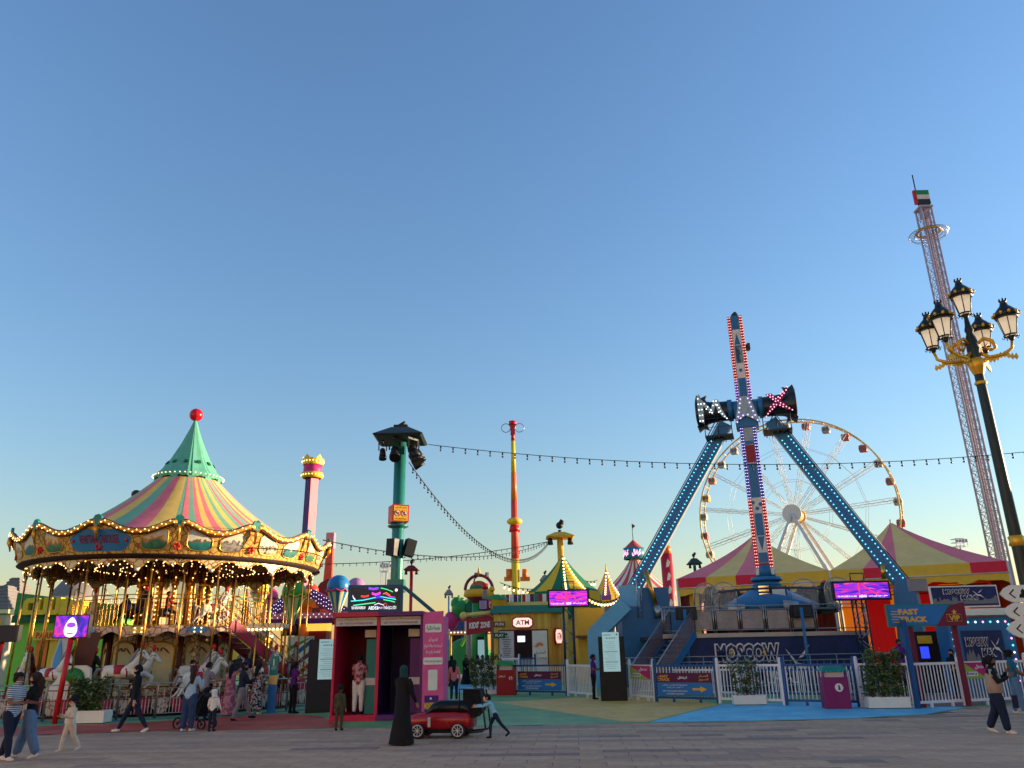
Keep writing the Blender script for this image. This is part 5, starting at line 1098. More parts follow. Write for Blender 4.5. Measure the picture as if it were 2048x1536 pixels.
fence(FQ[2], FQ[3], 'fence_white', 'white barred fence panel behind the thin leafed planter')
fence(FQ[3], FQ[4], 'fence_blue', 'blue framed fence panel behind the purple bin')
fence(FQ[4], FQ[5], 'fence_white', 'white barred fence panel behind the dense bushy planter')
fence(FQ[5], FQ[6], 'fence_white', 'white barred gate panel between the two gateway posts')
fence(FQ[6], FQ[7], 'fence_white', 'white barred fence panel at the right edge with an entry board')
Ra, Rb = G(1262, 1390), G(1750, 1399)
fence(Ra, Ra + (Rb-Ra)*.5, 'fence_white', 'rear white queue fence in front of the navy banner, left half', 1.0); fence(Ra + (Rb-Ra)*.5, Rb, 'fence_blue', 'rear blue railed queue fence in front of the navy banner, right half', 1.0)
for q, (p0, p1) in enumerate(((G(1000, 1372), G(1040, 1375)), (G(1040, 1375), G(1072, 1372)), (G(1072, 1372), G(1100, 1368)))):
    fence(p0, p1, ('fence_white', 'fence_blue', 'fence_white')[q], ('white queue fence by the cash machine hut, left piece', 'blue queue fence by the cash machine hut, middle piece', 'white queue fence by the cash machine hut, right piece')[q], 1.5, .16)
# boards hung on the fence
def fast_board(a, c, label, x0, x1, z0=.22, z1=1.0):
    a = Vector((a.x, a.y, 0)); c = Vector((c.x, c.y, 0)); L = (c-a).length; t = thing('fast_track_board', a, label, 'sign', 'fast track boards', rz=math.atan2((c-a).y, (c-a).x)); x0 *= L; x1 *= L; zm = z0 + (z1-z0)*.58; w = x1-x0
    b = MB().use('sign_blue'); b.box(((x0+x1)/2, -.07, (z0+zm)/2), (w, .03, zm-z0)); lo_ = b.build('lower_panel', t); b = MB().use('sign_plum'); b.box(((x0+x1)/2, -.07, (zm+z1)/2), (w, .032, z1-zm)); up_ = b.build('upper_panel', t)
    b = MB().use('sign_gold'); o = Vector((x0, -.087, 0)); write(b, 'FAST', o + Vector((w*.14, 0, zm+.21)), X3, Z3, w*.15, .09, .003, .03); write(b, 'TRACK', o + Vector((w*.15, 0, zm+.1)), X3, Z3, w*.19, .09, .003, .03); write(b, 'المسار', o + Vector((w*.86, 0, zm+.22)), X3, Z3, w*.17, .1, .003, .02); write(b, 'السريع', o + Vector((w*.86, 0, zm+.1)), X3, Z3, w*.17, .1, .003, .02)
    for i in range(3): b.box(o + Vector((w*(.05-.006*i), -.003, zm+.07+.06*i)), (w*.05, .004, .014))
    b.use('fence_white'); write(b, 'كرنفال', o + Vector((w*.48, 0, zm+.16)), X3, Z3, w*.18, .1, .003, .05); b.build('lettering', up_, kind='stuff')
    b = MB().use('fence_white')
    for t_, z, ww in (('تجاوزوا الطابور مقابل', .82, .46), ('١٠ نقاط إضافية', .63, .3), ('SKIP THE QUEUE FOR ONLY', .36, .46), ('10 POINTS EXTRA!', .16, .32)): write(b, t_, o + Vector((w*.33, 0, z0 + (zm-z0)*z)), X3, Z3, w*ww, .055, .003, .015)
    b.use('sign_gold'); zc2 = z0 + (zm-z0)*.52; b.prism([(w*.65, -.035), (w*.79, -.035), (w*.79, -.1), (w*.91, 0), (w*.79, .1), (w*.79, .035), (w*.65, .035)], o + Vector((0, 0, zc2)), X3, Z3, (0, -.004, 0)); b.build('arrow_and_lettering', lo_, kind='stuff')
mat('sign_blue', (36, 110, 180), .45, var=.05); mat('sign_plum', (84, 22, 66), .45, var=.05); mat('sign_gold', (226, 170, 60), .45, var=.05); mat('sign_lime', (136, 176, 60), .45, var=.05); mat('sign_magenta', (176, 30, 106), .45, var=.05)
fast_board(FP[1], FP[2], 'blue and plum fast track board right of the red bin', .1, .9); fast_board(FQ[1], FQ[2], 'blue and plum fast track board right of the black totem', .06, .93)
def entry_board(a, c, u0, u1, label):
    a = Vector((a.x, a.y, 0)); c = Vector((c.x, c.y, 0)); L = (c-a).length; t = thing('entry_board', a, label, 'sign', 'entry boards', rz=math.atan2((c-a).y, (c-a).x)); x0, x1, z0, z1 = u0*L, u1*L, .78, 1.24; w = x1-x0; o = Vector((x0, -.06, 0))
    b = MB().use('sign_lime'); b.prism([(0, z0), (w*.92, z0), (0, z1)], o, X3, Z3, (0, -.02, 0)); b.build('lime_half', t); b = MB().use('sign_magenta'); b.prism([(w, z0), (w, z1), (.0, z1), (w*.93, z0)], o, X3, Z3, (0, -.021, 0)); b.build('magenta_half', t)
    b = MB().use('fence_white'); b.box(o + Vector((w*.3, -.022, z0+.13)), (w*.5, .006, .13)); write(b, 'مدخل', o + Vector((w*.68, -.022, z1-.13)), X3, Z3, w*.42, .14, .003, .05); b.use('black'); write(b, 'Entry', o + Vector((w*.3, -.025, z0+.13)), X3, Z3, w*.45, .11, .003, .02); b.build('lettering', t, kind='stuff')
entry_board(FQ[0], FQ[1], .12, .9, 'lime and magenta entry board beside the black totem'); entry_board(FQ[6], FQ[7], .03, .36, 'lime and magenta entry board at the right edge of the fence')
# bins
def bin_(p, w, h, m, roof, label, emblem):
    t = thing('litter_bin', p, label, 'bin', 'litter bins', rz=math.radians(-8)); b = MB().use(m); b.box((0, 0, h*.37), (w, w*.85, h*.74)); bd = b.build('body', t)
    b = MB().use(m)
    for x, y in ((-.45, -.38), (.45, -.38), (.45, .38), (-.45, .38)): b.box((x*w, y*w, h*.82), (.05, .05, h*.18))
    b.build('roof_post', t); b = MB().use('pale_grey'); b.box((0, 0, h*.8), (w*.7, w*.6, h*.12)); b.build('liner', t)
    b = MB().use(roof); b.box((0, 0, h*.94), (w*1.05, w*.95, h*.12), taper=.72); b.build('roof', t)
    b = MB().use('white_paint'); o = Vector((w*.1 if emblem else w*.28, -w*.43, h*.5)); b.cyl(o, o - Y3*.01, .12 if emblem else .08, n=20); b.use(m); b.cyl(o + Vector((0, -.011, .04)), o + Vector((0, -.013, .04)), .03, n=8); b.prism([(-.03, -.07), (.04, -.07), (.03, .03), (-.02, .03)], o - Y3*.011, X3, Z3, (0, -.003, 0)); b.use('white_paint')
    if not emblem: write(b, 'كرنفال', (-w*.2, -w*.428, h*.55), X3, Z3, w*.38, .09, .003, .03)
    b.build('emblem', bd, kind='stuff')
bin_(G(1014, 1390), .84, 1.45, 'bin_red' if 'bin_red' in MATS else mat('bin_red', (150, 20, 30), .45), 'green', 'red litter bin with a green roof in front of the white fence', False)
bin_(G(1674, 1417), .74, 1.22, mat('bin_plum', (116, 26, 92), .45), 'teal', 'purple litter bin with a teal roof in front of the blue fence', True)
# planters
LEAF = [mat('leaf_%s' % n, c, .6, var=.2, scale=6) for n, c in (('dark', (44, 66, 38)), ('mid', (66, 92, 50)), ('light', (100, 122, 72)))]
def shrub(t, w, d, h, z0, n, seed, stems=7, thin=False):
    r = random.Random(seed); b = MB(); tips = []
    s = MB().use('wood')
    for i in range(stems):
        x, y = r.uniform(-w/2, w/2)*.8, r.uniform(-d/2, d/2)*.7; pts = [(x, y, z0)]
        for k in range(4): pts.append((pts[-1][0] + r.uniform(-.1, .1), pts[-1][1] + r.uniform(-.08, .08), z0 + h*(k+1)/4.4*r.uniform(.9, 1.1)))
        s.tube(pts, [.018, .014, .011, .008, .004], 4); tips += pts[1:]
    s.build('stem', t)
    cl = [(Vector(q), r.uniform(.13, .26)*(.7 if thin else 1)) for q in tips for _ in range(1 if thin else 2)]
    for i in range(n):
        c, rad = r.choice(cl); v = Vector((r.gauss(0, 1), r.gauss(0, 1), r.gauss(0, 1))).normalized()*rad*r.uniform(.3, 1.1); p = c + v
        if p.z < z0 + .02: continue
        a = Vector((r.gauss(0, 1), r.gauss(0, 1), r.gauss(0, .6))).normalized(); bb = a.cross(Vector((r.gauss(0, 1), r.gauss(0, 1), r.gauss(0, 1)))).normalized(); l = r.uniform(.06, .12); b.use(LEAF[min(2, int(r.random()*2 + (v.z/rad+1)*.55))])
        b.add([p, p + a*l*.5 + bb*l*.28, p + a*l, p + a*l*.5 - bb*l*.28], [(0, 1, 2, 3)], False)
    b.build('foliage', t, kind='stuff')
def planter(p, w, h, d, label, fh, n, seed, thin=False, rz=0.0, tray=True):
    t = thing('planter', p, label, 'planter', 'planters along the fences', rz=rz); b = MB().use('white_paint')
    for y in (-d/2, d/2): b.box((0, y, h/2+.03), (w, .04, h))
    for x in (-w/2+.02, w/2-.02): b.box((x, 0, h/2+.03), (.04, d-.05, h))
    b.build('trough', t); b = MB().use('joint'); b.box((0, 0, h*.45), (w-.08, d-.05, h*.7)); b.build('soil', t); b = MB().use('black'); b.box((0, 0, .02), (w-.06, d-.04, .04)); b.build('plinth', t)
    shrub(t, w, d, fh, h*.8, int(n*2.2), seed, thin=thin, stems=5 if thin else 9)
planter(G(1499, 1410), 1.05, .28, .42, 'white planter with a thin straggly shrub before the white fence', 1.15, 420, 11, True, rz=-.1)
planter(G(1776, 1417), 1.2, .3, .45, 'white planter with a dense leafy shrub left of the gateway', 1.35, 1500, 12, rz=-.1)
planter(G(176, 1447), 1.15, .34, .5, 'white planter with a dark clipped shrub before the carousel railing', .95, 1500, 13)
planter(G(968, 1390), 1.5, .2, .5, 'low pale planter with tall leafy shrub left of the red bin', 1.55, 1300, 14)
# gateway with the fast track VIP board
ga, gb = FQ[5], FQ[6]
def leg_(p, m, label, h): 
    b = MB().use(m); b.box((0, 0, h/2), (.13, .13, h)); o = b.build('gateway_post', loc=p, label=label, cat='post', group='gateway posts'); return o
hz = at(1812, 1254, ga.y).z + .2
leg_((ga.x-.02, ga.y-.12, 0), 'fence_blue', 'blue gateway post under the left of the VIP board', hz); leg_((gb.x, gb.y-.12, 0), 'maroon', 'maroon gateway post under the right of the VIP board', hz); leg_((ga.x+.3, ga.y+.2, 0), 'maroon', 'maroon gateway post just behind the blue one', hz)
v0, v1 = at(1779, 1254, 25.2), at(1935, 1252, 25.4); vh = at(1779, 1209, 25.2).z - v0.z; vw = (v1-v0).length
vip = thing('fast_track_vip_board', v0, 'large teal and maroon fast track VIP board over the gateway', 'sign', rz=math.atan2((v1-v0).y, (v1-v0).x))
b = MB().use('teal'); b.box((vw/2, .05, vh/2), (vw, .1, vh)); b.build('frame', vip); b = MB().use('sign_blue'); b.prism([(.06, .05), (vw*.62, .05), (vw*.8, vh-.05), (.06, vh-.05)], (0, 0, 0), X3, Z3, (0, -.01, 0)); b.build('blue_field', vip)
b = MB().use('maroon'); b.prism([(vw*.6, 0), (vw, 0), (vw+.03, vh+.04), (vw*.94, vh+.02), (vw*.9, vh-.01), (vw*.82, vh-.04)], (0, 0, 0), X3, Z3, (0, -.014, 0)); b.build('maroon_field', vip)
b = MB().use('sign_gold'); write(b, 'FAST', (vw*.27, -.01, vh*.66), X3, Z3, vw*.26, vh*.26, .004, .05); write(b, 'TRACK', (vw*.32, -.01, vh*.32), X3, Z3, vw*.36, vh*.26, .004, .05); write(b, 'VIP', (vw*.85, -.014, vh*.35), X3, Z3, vw*.14, vh*.24, .004, .04)
for i in range(5): b.box((vw*(.1-.012*(i % 2)), -.013, vh*(.2+.12*i)), (vw*.09, .006, .022))
star = [((.09 if i % 2 == 0 else .04)*math.sin(PI*i/5), (.09 if i % 2 == 0 else .04)*math.cos(PI*i/5)) for i in range(10)]; b.prism(star, (vw*.86, -.014, vh*.62), X3, Z3, (0, -.008, 0)); b.tube([(vw*.75, -.02, vh*.2), (vw*.94, -.02, vh*.2), (vw*.94, -.02, vh*.52), (vw*.75, -.02, vh*.52)], .008, 4, closed=True); b.build('lettering', vip, kind='stuff')
# ================================================================ screens on trusses
def truss_screen(px0, py0, px1, py1, Y, label, base_y=None, rz=0.0, m='led_magenta'):
    p0, p1 = at(px0, py1, Y), at(px1, py0, Y); w, h = p1.x-p0.x, p1.z-p0.z; t = thing('truss_screen', ((p0.x+p1.x)/2, Y, 0), label, 'screen', 'magenta video screens on trusses', rz=rz)
    b = MB().use('black'); b.box((0, .1, p0.z+h/2), (w+.1, .18, h+.1)); b.build('cabinet', t); b = MB().use(m); b.box((0, 0, p0.z+h/2), (w-.06, .02, h-.06)); ds = b.build('display', t)
    b = MB().use('em_white'); write(b, 'FULL DAY ACCESS TO ALL RIDES', (-w*.28, -.012, p0.z+.12), X3, Z3, w*.34, .06, .002, .02); write(b, 'AED55', (0, -.012, p0.z+.12), X3, Z3, w*.14, .1, .002, .03); write(b, 'مقابل دخول لليوم كامل', (w*.28, -.012, p0.z+.12), X3, Z3, w*.34, .08, .002, .02)
    b.use('em_red'); b.box((-.05*w, -.012, p0.z+h*.58), (.05, .004, h*.75)); b.prism([(.0, h*.85), (.05, h*.85), (w*.3, h*.2), (w*.27, h*.2)], (0, -.01, p0.z), X3, Z3, (0, -.003, 0)); b.build('picture', ds, kind='stuff')
    tw = .22; b = MB().use('navy_steel'); zt_ = p1.z + .1
    for x in (-tw, tw):
        for y in (.3, .3+2*tw): b.cyl((x, y, 0), (x, y, zt_), .04, n=6)
    b.build('truss_chords', t)
    b = MB().use('steel'); n = int(zt_/.4)
    for k in range(n):
        z0, z1 = zt_*k/n, zt_*(k+1)/n; s_ = 1 if k % 2 else -1
        b.tube([(-tw*s_, .3, z0), (tw*s_, .3, z1)], .018, 4); b.tube([(-tw*s_, .3+2*tw, z0), (tw*s_, .3+2*tw, z1)], .018, 4); b.tube([(tw, .3 if s_ > 0 else .3+2*tw, z0), (tw, .3+2*tw if s_ > 0 else .3, z1)], .018, 4); b.tube([(-tw, .3 if s_ > 0 else .3+2*tw, z0), (-tw, .3+2*tw if s_ > 0 else .3, z1)], .018, 4)
    b.build('truss_lacing', t, kind='stuff')
    b = MB().use('navy_steel'); b.tube([(-.3, .3, zt_), (-.3, .3, zt_+.3), (.3, .3, zt_+.3), (.3, .3, zt_)], .03, 5); b.build('lifting_frame', t)
mat('navy_steel', (24, 36, 72), .45, .2)
truss_screen(1098, 1180, 1175, 1213, 37.2, 'magenta video screen on a truss right of the cash machine hut'); truss_screen(1671, 1163, 1776, 1199, 35.3, 'magenta video screen on a truss left of the fast track VIP board', m='led_magenta_b')
# ---------------------------------------------------------------- cash machine hut of yellow boards
AY = 50.0; a0, a1 = at(988, 1300, AY), at(1104, 1300, AY); AH = at(1040, 1226, AY).z; aw = a1.x-a0.x
atm = thing('cash_machine_hut', (a0.x, AY, 0), 'yellow boarded hut with red ATM signs and teal roof', 'hut', rz=0)
YB = [mat('board_%s' % n, c, .6, var=.18, scale=2) for n, c in (('a', (216, 178, 72)), ('b', (204, 164, 62)), ('c', (224, 188, 84)))]
b = MB().use('wood'); b.box((aw/2, 1.6, AH/2), (aw-.1, 3.0, AH)); b.build('wall', atm)
bmesh_b = []
for q in range(3): s_ = MB().use(YB[q]); s_.box((0, 0, AH/2), (.2, .05, AH)); bmesh_b.append(s_.mesh('board'))
nb_ = int(aw/.205); rb = random.Random(4)
for i in range(nb_):
    x = .1 + i*(aw-.2)/(nb_-1); obj('board', bmesh_b[rb.randrange(3)], atm, (x, .04 + rb.uniform(-.006, .006), 0))
sr = math.radians(62); sx = Vector((math.cos(sr), math.sin(sr), 0)); sn = Vector((math.sin(sr), -math.cos(sr), 0))
for i in range(12): obj('board', bmesh_b[rb.randrange(3)], atm, Vector((aw, .1, 0)) + sx*(.12 + .21*i), sr)
b = MB().use('teal'); b.box((aw/2+.3, 1.5, AH+.12), (aw+1.0, 3.6, .25)); b.box((aw/2+.3, 1.5, AH+.34), (aw+.7, 3.3, .22)); b.build('roof', atm)
def hexsign(o, x, n, w, h, parent):
    b = MB().use('red'); out = [(-w/2, -h*.28), (-w*.28*1.2, -h/2), (w*.28*1.2, -h/2), (w/2, -h*.28), (w/2, h*.28), (w*.28*1.2, h/2), (-w*.28*1.2, h/2), (-w/2, h*.28)]
    b.prism(out, o, x, Z3, n*.12); s = b.build('atm_sign', parent); b = MB().use('atm_face'); b.prism([(p*.88, q*.8) for p, q in out], o + n*.121, x, Z3, n*.02); f = b.build('sign_face', s); b = MB().use('red'); write(b, 'ATM', o + n*.142, x, Z3, w*.62, h*.42, .01, .02); b.build('lettering', f, kind='stuff')
mat('atm_face', (250, 214, 204), .4, em=.35, emcol=(255, 214, 200), var=0)
oc = at(1045, 1245, AY) - Vector((a0.x, AY, 0)); hexsign(Vector((oc.x, .0, oc.z)), X3, Vector((0, -1, 0)), 1.3, .68, atm)
hexsign(Vector((aw, .1, at(1120, 1272, AY).z)) + sx*.75 + sn*.03, sx, sn, 1.0, 1.0, atm)
def panel(x0, x1, z0, z1, m, name): b = MB().use(m); b.box(((x0+x1)/2, -.02, (z0+z1)/2), (x1-x0, .05, z1-z0)); return b.build(name, atm)
def ax_(px_): return at(px_, 1300, AY).x - a0.x
def az_(py_): return at(1040, py_, AY).z
panel(ax_(997), ax_(1097), .1, az_(1259), 'maroon', 'door_surround')
b = MB().use('dark_hall'); b.box(((ax_(1030)+ax_(1064))/2, -.03, az_(1261)/2), (ax_(1064)-ax_(1030), .06, az_(1261))); b.build('doorway', atm)
pn = panel(ax_(999), ax_(1028), .2, az_(1262), 'pale_grey', 'notice_panel'); pn.location.y = -.03
b = MB().use('charcoal'); xc = (ax_(999)+ax_(1028))/2
for i in range(11): b.box((xc, -.078, az_(1274+4.6*i)), ((.3, .55, .5, .42)[i % 4], .004, .03))
b.cyl((xc, -.076, az_(1268)), (xc, -.08, az_(1268)), .07, n=10)
b.build('lettering', pn, kind='stuff')
pn = panel(ax_(1065), ax_(1095), .2, az_(1262), 'white_paint', 'notice_panel'); pn.location.y = -.03
b = MB().use('orange'); xc = (ax_(1065)+ax_(1095))/2; zc2 = az_(1293)
for i in range(6):
    a = math.radians(165 - 24*i); d = Vector((math.cos(a), 0, math.sin(a))); s_ = Vector((-d.z, 0, d.x)); l = .34 - .03*i; b.prism([(.1, 0), (.1+l*.5, .045), (.1+l, 0), (.1+l*.5, -.045)], (xc + .03, -.076, zc2 - .08), d, s_, (0, -.006, 0))
b.use('grey'); write(b, 'المشرق', (xc, -.075, az_(1306)), X3, Z3, .68, .22, .004, .01); write(b, 'mashreq', (xc, -.075, az_(1318)), X3, Z3, .72, .2, .004, .01); b.build('lettering', pn, kind='stuff')
b = MB().use('em_white'); b.box((ax_(1043), -.07, az_(1278)), (.45, .01, .35)); b.build('notice', atm)
# ---------------------------------------------------------------- striped attraction with green and yellow tent behind the hut
BY = 60.0
q0, q1 = at(1003, 1230, 55), at(1135, 1230, 55); pyr = thing('striped_pavilion', (q0.x, 55, 0), 'yellow pavilion with striped parapet behind the cash machine hut', 'pavilion'); pw_ = q1.x-q0.x; pz0, pz1 = at(1060, 1222, 55).z, at(1060, 1206, 55).z
b = MB().use('pale_yellow'); b.box((pw_/2, 2, pz0/2), (pw_, 4, pz0)); b.build('wall', pyr)
b = MB().use('pale_yellow'); b.box((pw_/2, -.05, pz0+.3), (pw_, .2, .6)); fa = b.build('fascia', pyr); b = MB().use('deep_blue'); write(b, 'PYRAMID OF FUN', (pw_*.42, -.15, pz0+.1), X3, Z3, pw_*.62, .3, .01, .03); b.build('lettering', fa, kind='stuff')
for i in range(16): b = MB().use(('teal', 'crimson', 'white_paint', 'violet')[i % 4]); b.box((pw_*(i+.5)/16, -.1, pz0+.85), (pw_/16-.02, .12, .5)); b.build('parapet_stripe', pyr)
yb0 = at(1157, 1300, 48); yw = at(1212, 1300, 48).x - yb0.x; yh = at(1180, 1216, 48).z
yel = thing('yellow_booth', (yb0.x, 48, 0), 'plain yellow booth between the truss screen and the pendulum ride base', 'booth'); b = MB().use('tent_gold'); b.box((yw/2, 1.5, yh/2), (yw, 3, yh)); b.build('wall', yel); b = MB().use('wood'); b.box((yw/2, -.3, yh*.62), (yw+.3, .9, .12)); b.build('awning', yel); b = MB().use('wheel_gold'); b.box((yw*.5, -.02, yh*.3), (.08, .05, yh*.6)); b.build('post', yel)
def cone_tent(name, pk, Y, half_px, eave_py, cols, label, n=14, drop=.9, vcols=None, sag=.3, flag=None):
    top = at(pk[0], pk[1], Y); ze = at(pk[0], eave_py, Y).z; R0 = abs(at(pk[0]+half_px, eave_py, Y).x - at(pk[0], eave_py, Y).x)
    t = thing(name, (top.x, Y, 0), label, 'tent'); z1 = top.z; K = 7
    for i in range(n):
        b = MB().use(cols[i % len(cols)]); vs = []
        for k in range(K+1):
            s = k/K; r = R0*(1-s)*.97 + .03*R0; z = ze + (z1-ze)*(s*(1-sag) + sag*s**2.4)
            for e in (0, 1): vs.append(pol(r, -PI/2 + .12 + 2*PI*(i+e)/n, z))
        b.add(vs, [(2*k, 2*k+1, 2*k+3, 2*k+2) for k in range(K)], True); b.build('roof_gore', t)
        for row in (0, 1):
            b = MB().use((vcols or cols)[(i+row) % 2]); a0_, a1_ = -PI/2+.12+2*PI*i/n, -PI/2+.12+2*PI*(i+1)/n; p, q = pol(R0*1.0, a0_, ze - row*drop*.5), pol(R0, a1_, ze - row*drop*.5); nn = (q-p).cross(Z3).normalized()
            out = [(0, 0), (1, 0)] + [(1-j/8, -drop*.46 - (.06 if j % 2 else 0)) for j in range(9)]; b.prism(out, p + nn*.02, q-p, Z3, nn*.03); b.build('valance', t)
    b = MB().use('pale_grey')
    for i in range(6): a = 2*PI*i/6; b.cyl(pol(R0*.96, a, 0), pol(R0*.96, a, ze), .07, n=6)
    b.build('tent_post', t)
    b = MB().use('gold_paint'); b.cyl((0, 0, z1-.3), (0, 0, z1+.5), .12, .02, n=8); b.build('finial', t)
    return t, R0, ze, z1
mat('tent_green', (16, 104, 76), .75); mat('tent_yellow', (220, 176, 40), .75); mat('tent_purple', (120, 76, 160), .75); mat('tent_white', (214, 206, 204), .75); mat('tent_brick', (178, 76, 72), .75)
gt, gR, gze, gz1 = cone_tent('circus_tent', (1125, 1112), BY, 74, 1186, ['tent_yellow', 'tent_green'], 'yellow and green striped tent with pole hat behind the cash machine hut', 12, 2.0, ['tent_green', 'tent_yellow'])
b = MB().use('tent_gold'); b.lathe([(gR*.95, 0), (gR*.95, gze-1.9)], 12, smooth=False); b.build('wall', gt)
b = MB().use('warm_bulb'); 
for s_ in (.0, .5):
    for k in range(12): u = k/12; a = -PI/2 + s_; b.ball(pol(gR*(1-u)*1.02, a, gze + (gz1-gze)*(u*.7+.3*u**2.4) + .08), .07, 6, 4)
b.build('string_bulbs', gt, kind='stuff')
vt, vR, vze, vz1 = cone_tent('circus_tent', (1212, 1140), 70.0, 29, 1192, ['tent_yellow', 'tent_purple'], 'small purple and yellow striped tent left of the pendulum ride leg', 10, .8)
b = MB().use('warm_bulb')
for s_ in (-.25, .75):
    for k in range(9): u = k/9; b.ball(pol(vR*(1-u)*1.03, -PI/2+s_, vze + (vz1-vze)*(u*.7+.3*u**2.4) + .06), .07, 6, 4)
b.build('string_bulbs', vt, kind='stuff')
rt, rR, rze, rz1 = cone_tent('circus_tent', (1268, 1108), 85.0, 76, 1186, ['tent_brick', 'tent_white'], 'large red and white striped big top with a blue drum on top', 32, .8, None, .45)
zd0, zd1 = at(1268, 1119, 85).z, at(1268, 1096, 85).z; b = MB().use('sign_teal' if 'sign_teal' in MATS else mat('sign_teal', (30, 124, 150), .5)); b.lathe([(1.0, zd0), (1.12, zd0), (1.12, zd1), (1.0, zd1)], 20); dm = b.build('sign_drum', rt)
b = MB().use('tent_brick'); b.lathe([(1.0, zd1), (.02, zd1+.9)], 12); b.build('drum_roof', rt)
b = MB().use('pink_led'); vs, fs = text_mesh('كرنفال', .04); sz = vs.max(0)-vs.min(0)
for ac in (-PI/2+.1, -PI/2-1.1): b.add([pol(1.15, ac + p[0]/sz[0]*.95/1.12, (zd0+zd1)/2 + p[1]/sz[1]*.75) for p in vs], fs, False)
b.build('lettering', dm, kind='stuff')
b = MB().use('dark_steel'); b.cyl((0, 0, zd1+.8), (0, 0, zd1+2.6), .04, n=5); b.build('flagpole', rt); b = MB().use('brown'); b.prism([(0, 0), (.35, -.25), (0, -.55)], (0, 0, zd1+2.6), X3, Z3, (0, .02, 0)); b.build('pennant', rt)
# ---------------------------------------------------------------- poles with hats further back
def small_hat(px_, py_top, Y, m, hm, label, hw_px, base=0.0, lamp=True):
    p = at(px_, py_top, Y); w = hw_px*2/1562*Y*1.02; t = hat_pole('light_pole', (p.x, Y, 0), p.z, w*.11, m, label, w, hm); z = p.z
    b = MB().use('black'); b.cyl((0, 0, z+.45), (0, 0, z+.7), w*.06, n=8); b.ball((0, 0, z+.45+w*.28), w*.13, 8, 6); b.cyl((0, 0, z+.45+w*.28), (w*.12, -.1, z+.45+w*.45), w*.1, n=8); b.build('moving_light', t)
    for x in (-.36, .36): b = MB().use('dark_steel'); b.cyl((x*w, -.1, z+.1), (x*w, -.15, z-w*.2), w*.07, w*.11, n=8); b.build('spotlight', t)
small_hat(1120, 1078, 62, 'tent_gold', 'tent_gold', 'yellow pole with a flat yellow hat above the green striped tent', 27)
small_hat(823, 1143, 70, 'red', 'dark_red', 'red pole with a red hat right of the video screen', 14); small_hat(898, 1192, 66, 'sky_blue', 'grey', 'pale blue pole with a grey hat left of the kids zone', 9)
small_hat(1389, 1131, 58, 'ride_blue', 'hat_dark', 'dark hatted pole left of the near marquee', 13); small_hat(1090, 1163, 66, 'pale_grey', 'grey', 'grey hatted pole beside the green striped tent', 10)
def mast(px_, py_, Y, label):
    p = at(px_, py_, Y); t = thing('floodlight_mast', (p.x, Y, 0), label, 'mast'); b = MB().use('tower_steel'); b.cyl((0, 0, 0), (0, 0, p.z), .25, .15, n=8); b.build('pole', t); b = MB().use('tower_steel'); s = Y/140
    for z in (0, .7*s, 1.3*s): b.tube([(-1.0*s, -.8*s, p.z+z), (1.0*s, -.8*s, p.z+z), (1.0*s, .8*s, p.z+z), (-1.0*s, .8*s, p.z+z)], .06*s, 4, closed=True)
    for x in (-1, -.33, .33, 1): b.cyl((x*s, -.8*s, p.z), (x*s, -.8*s, p.z+1.3*s), .05*s, n=4); b.box((x*.8*s, -.85*s, p.z+.9*s), (.4*s, .15*s, .5*s))
    b.build('lamp_cage', t)
    b = MB().use('tower_steel')
    for q in (-.25, .05): b.cyl((-.75*s+q*s, .1, 0), (-.75*s+q*s, .1, p.z), .04*s, n=4)
    b.build('ladder', t)
mast(773, 1143, 150, 'distant floodlight mast seen left of the teal pole'); mast(1920, 1093, 170, 'distant floodlight cage above the right marquee')
# ---------------------------------------------------------------- red and yellow swing tower
RY = 100.0; rtw = thing('swing_tower', (at(1030, 1100, RY).x, RY, 0), 'tall slender red and yellow swing tower in the middle distance', 'tower')
zt_ = at(1028, 850, RY).z; segs = [(.52, 0), (.5, at(1033, 1118, RY).z), (.4, at(1030, 1000, RY).z), (.32, at(1029, 945, RY).z), (.25, at(1028, 882, RY).z), (.24, zt_-1)]
for (r0, z0), (r1, z1), m in zip(segs, segs[1:], ('yellow', 'swing_red', 'orange', 'yellow', 'red')): 
    if m not in MATS: mat('swing_red', (206, 70, 50), .5)
    b = MB().use(m); b.cyl((0, 0, z0), (0, 0, z1), r0, r1, n=12); b.build('tower_section', rtw)
b = MB().use('red'); b.box((0, 0, zt_-.6), (.6, .6, 1.4)); b.cyl((0, 0, zt_), (0, 0, zt_+.5), .5, n=10); b.build('head', rtw)
b = MB().use('steel')
for s_ in (-1, 1): b.tube([(s_*.9 + .6*math.cos(2*PI*i/12), .0, zt_-.4 + .6*math.sin(2*PI*i/12)) for i in range(12)], .05, 4, closed=True)
b.build('swing_cage', rtw)
zg = at(1031, 1043, RY).z; b = MB().use('yellow'); b.ball((0, 0, zg), 1.0, 14, 8, sz=.5); b.use('red'); b.cyl((0, 0, zg-1.3), (0, 0, zg-.5), .72, .58, n=12); b.build('medallion', rtw)
for px_, py_ in ((1018, 1158), (1050, 1158)): p = at(px_, py_, RY) - Vector((rtw.location.x, RY, 0)); b = MB().use('orange'); b.box((p.x, 0, p.z), (1.2, .5, .5)); b.cyl((p.x, 0, p.z), (p.x, 0, p.z+1.2), .35, n=8); b.build('floodlight', rtw)
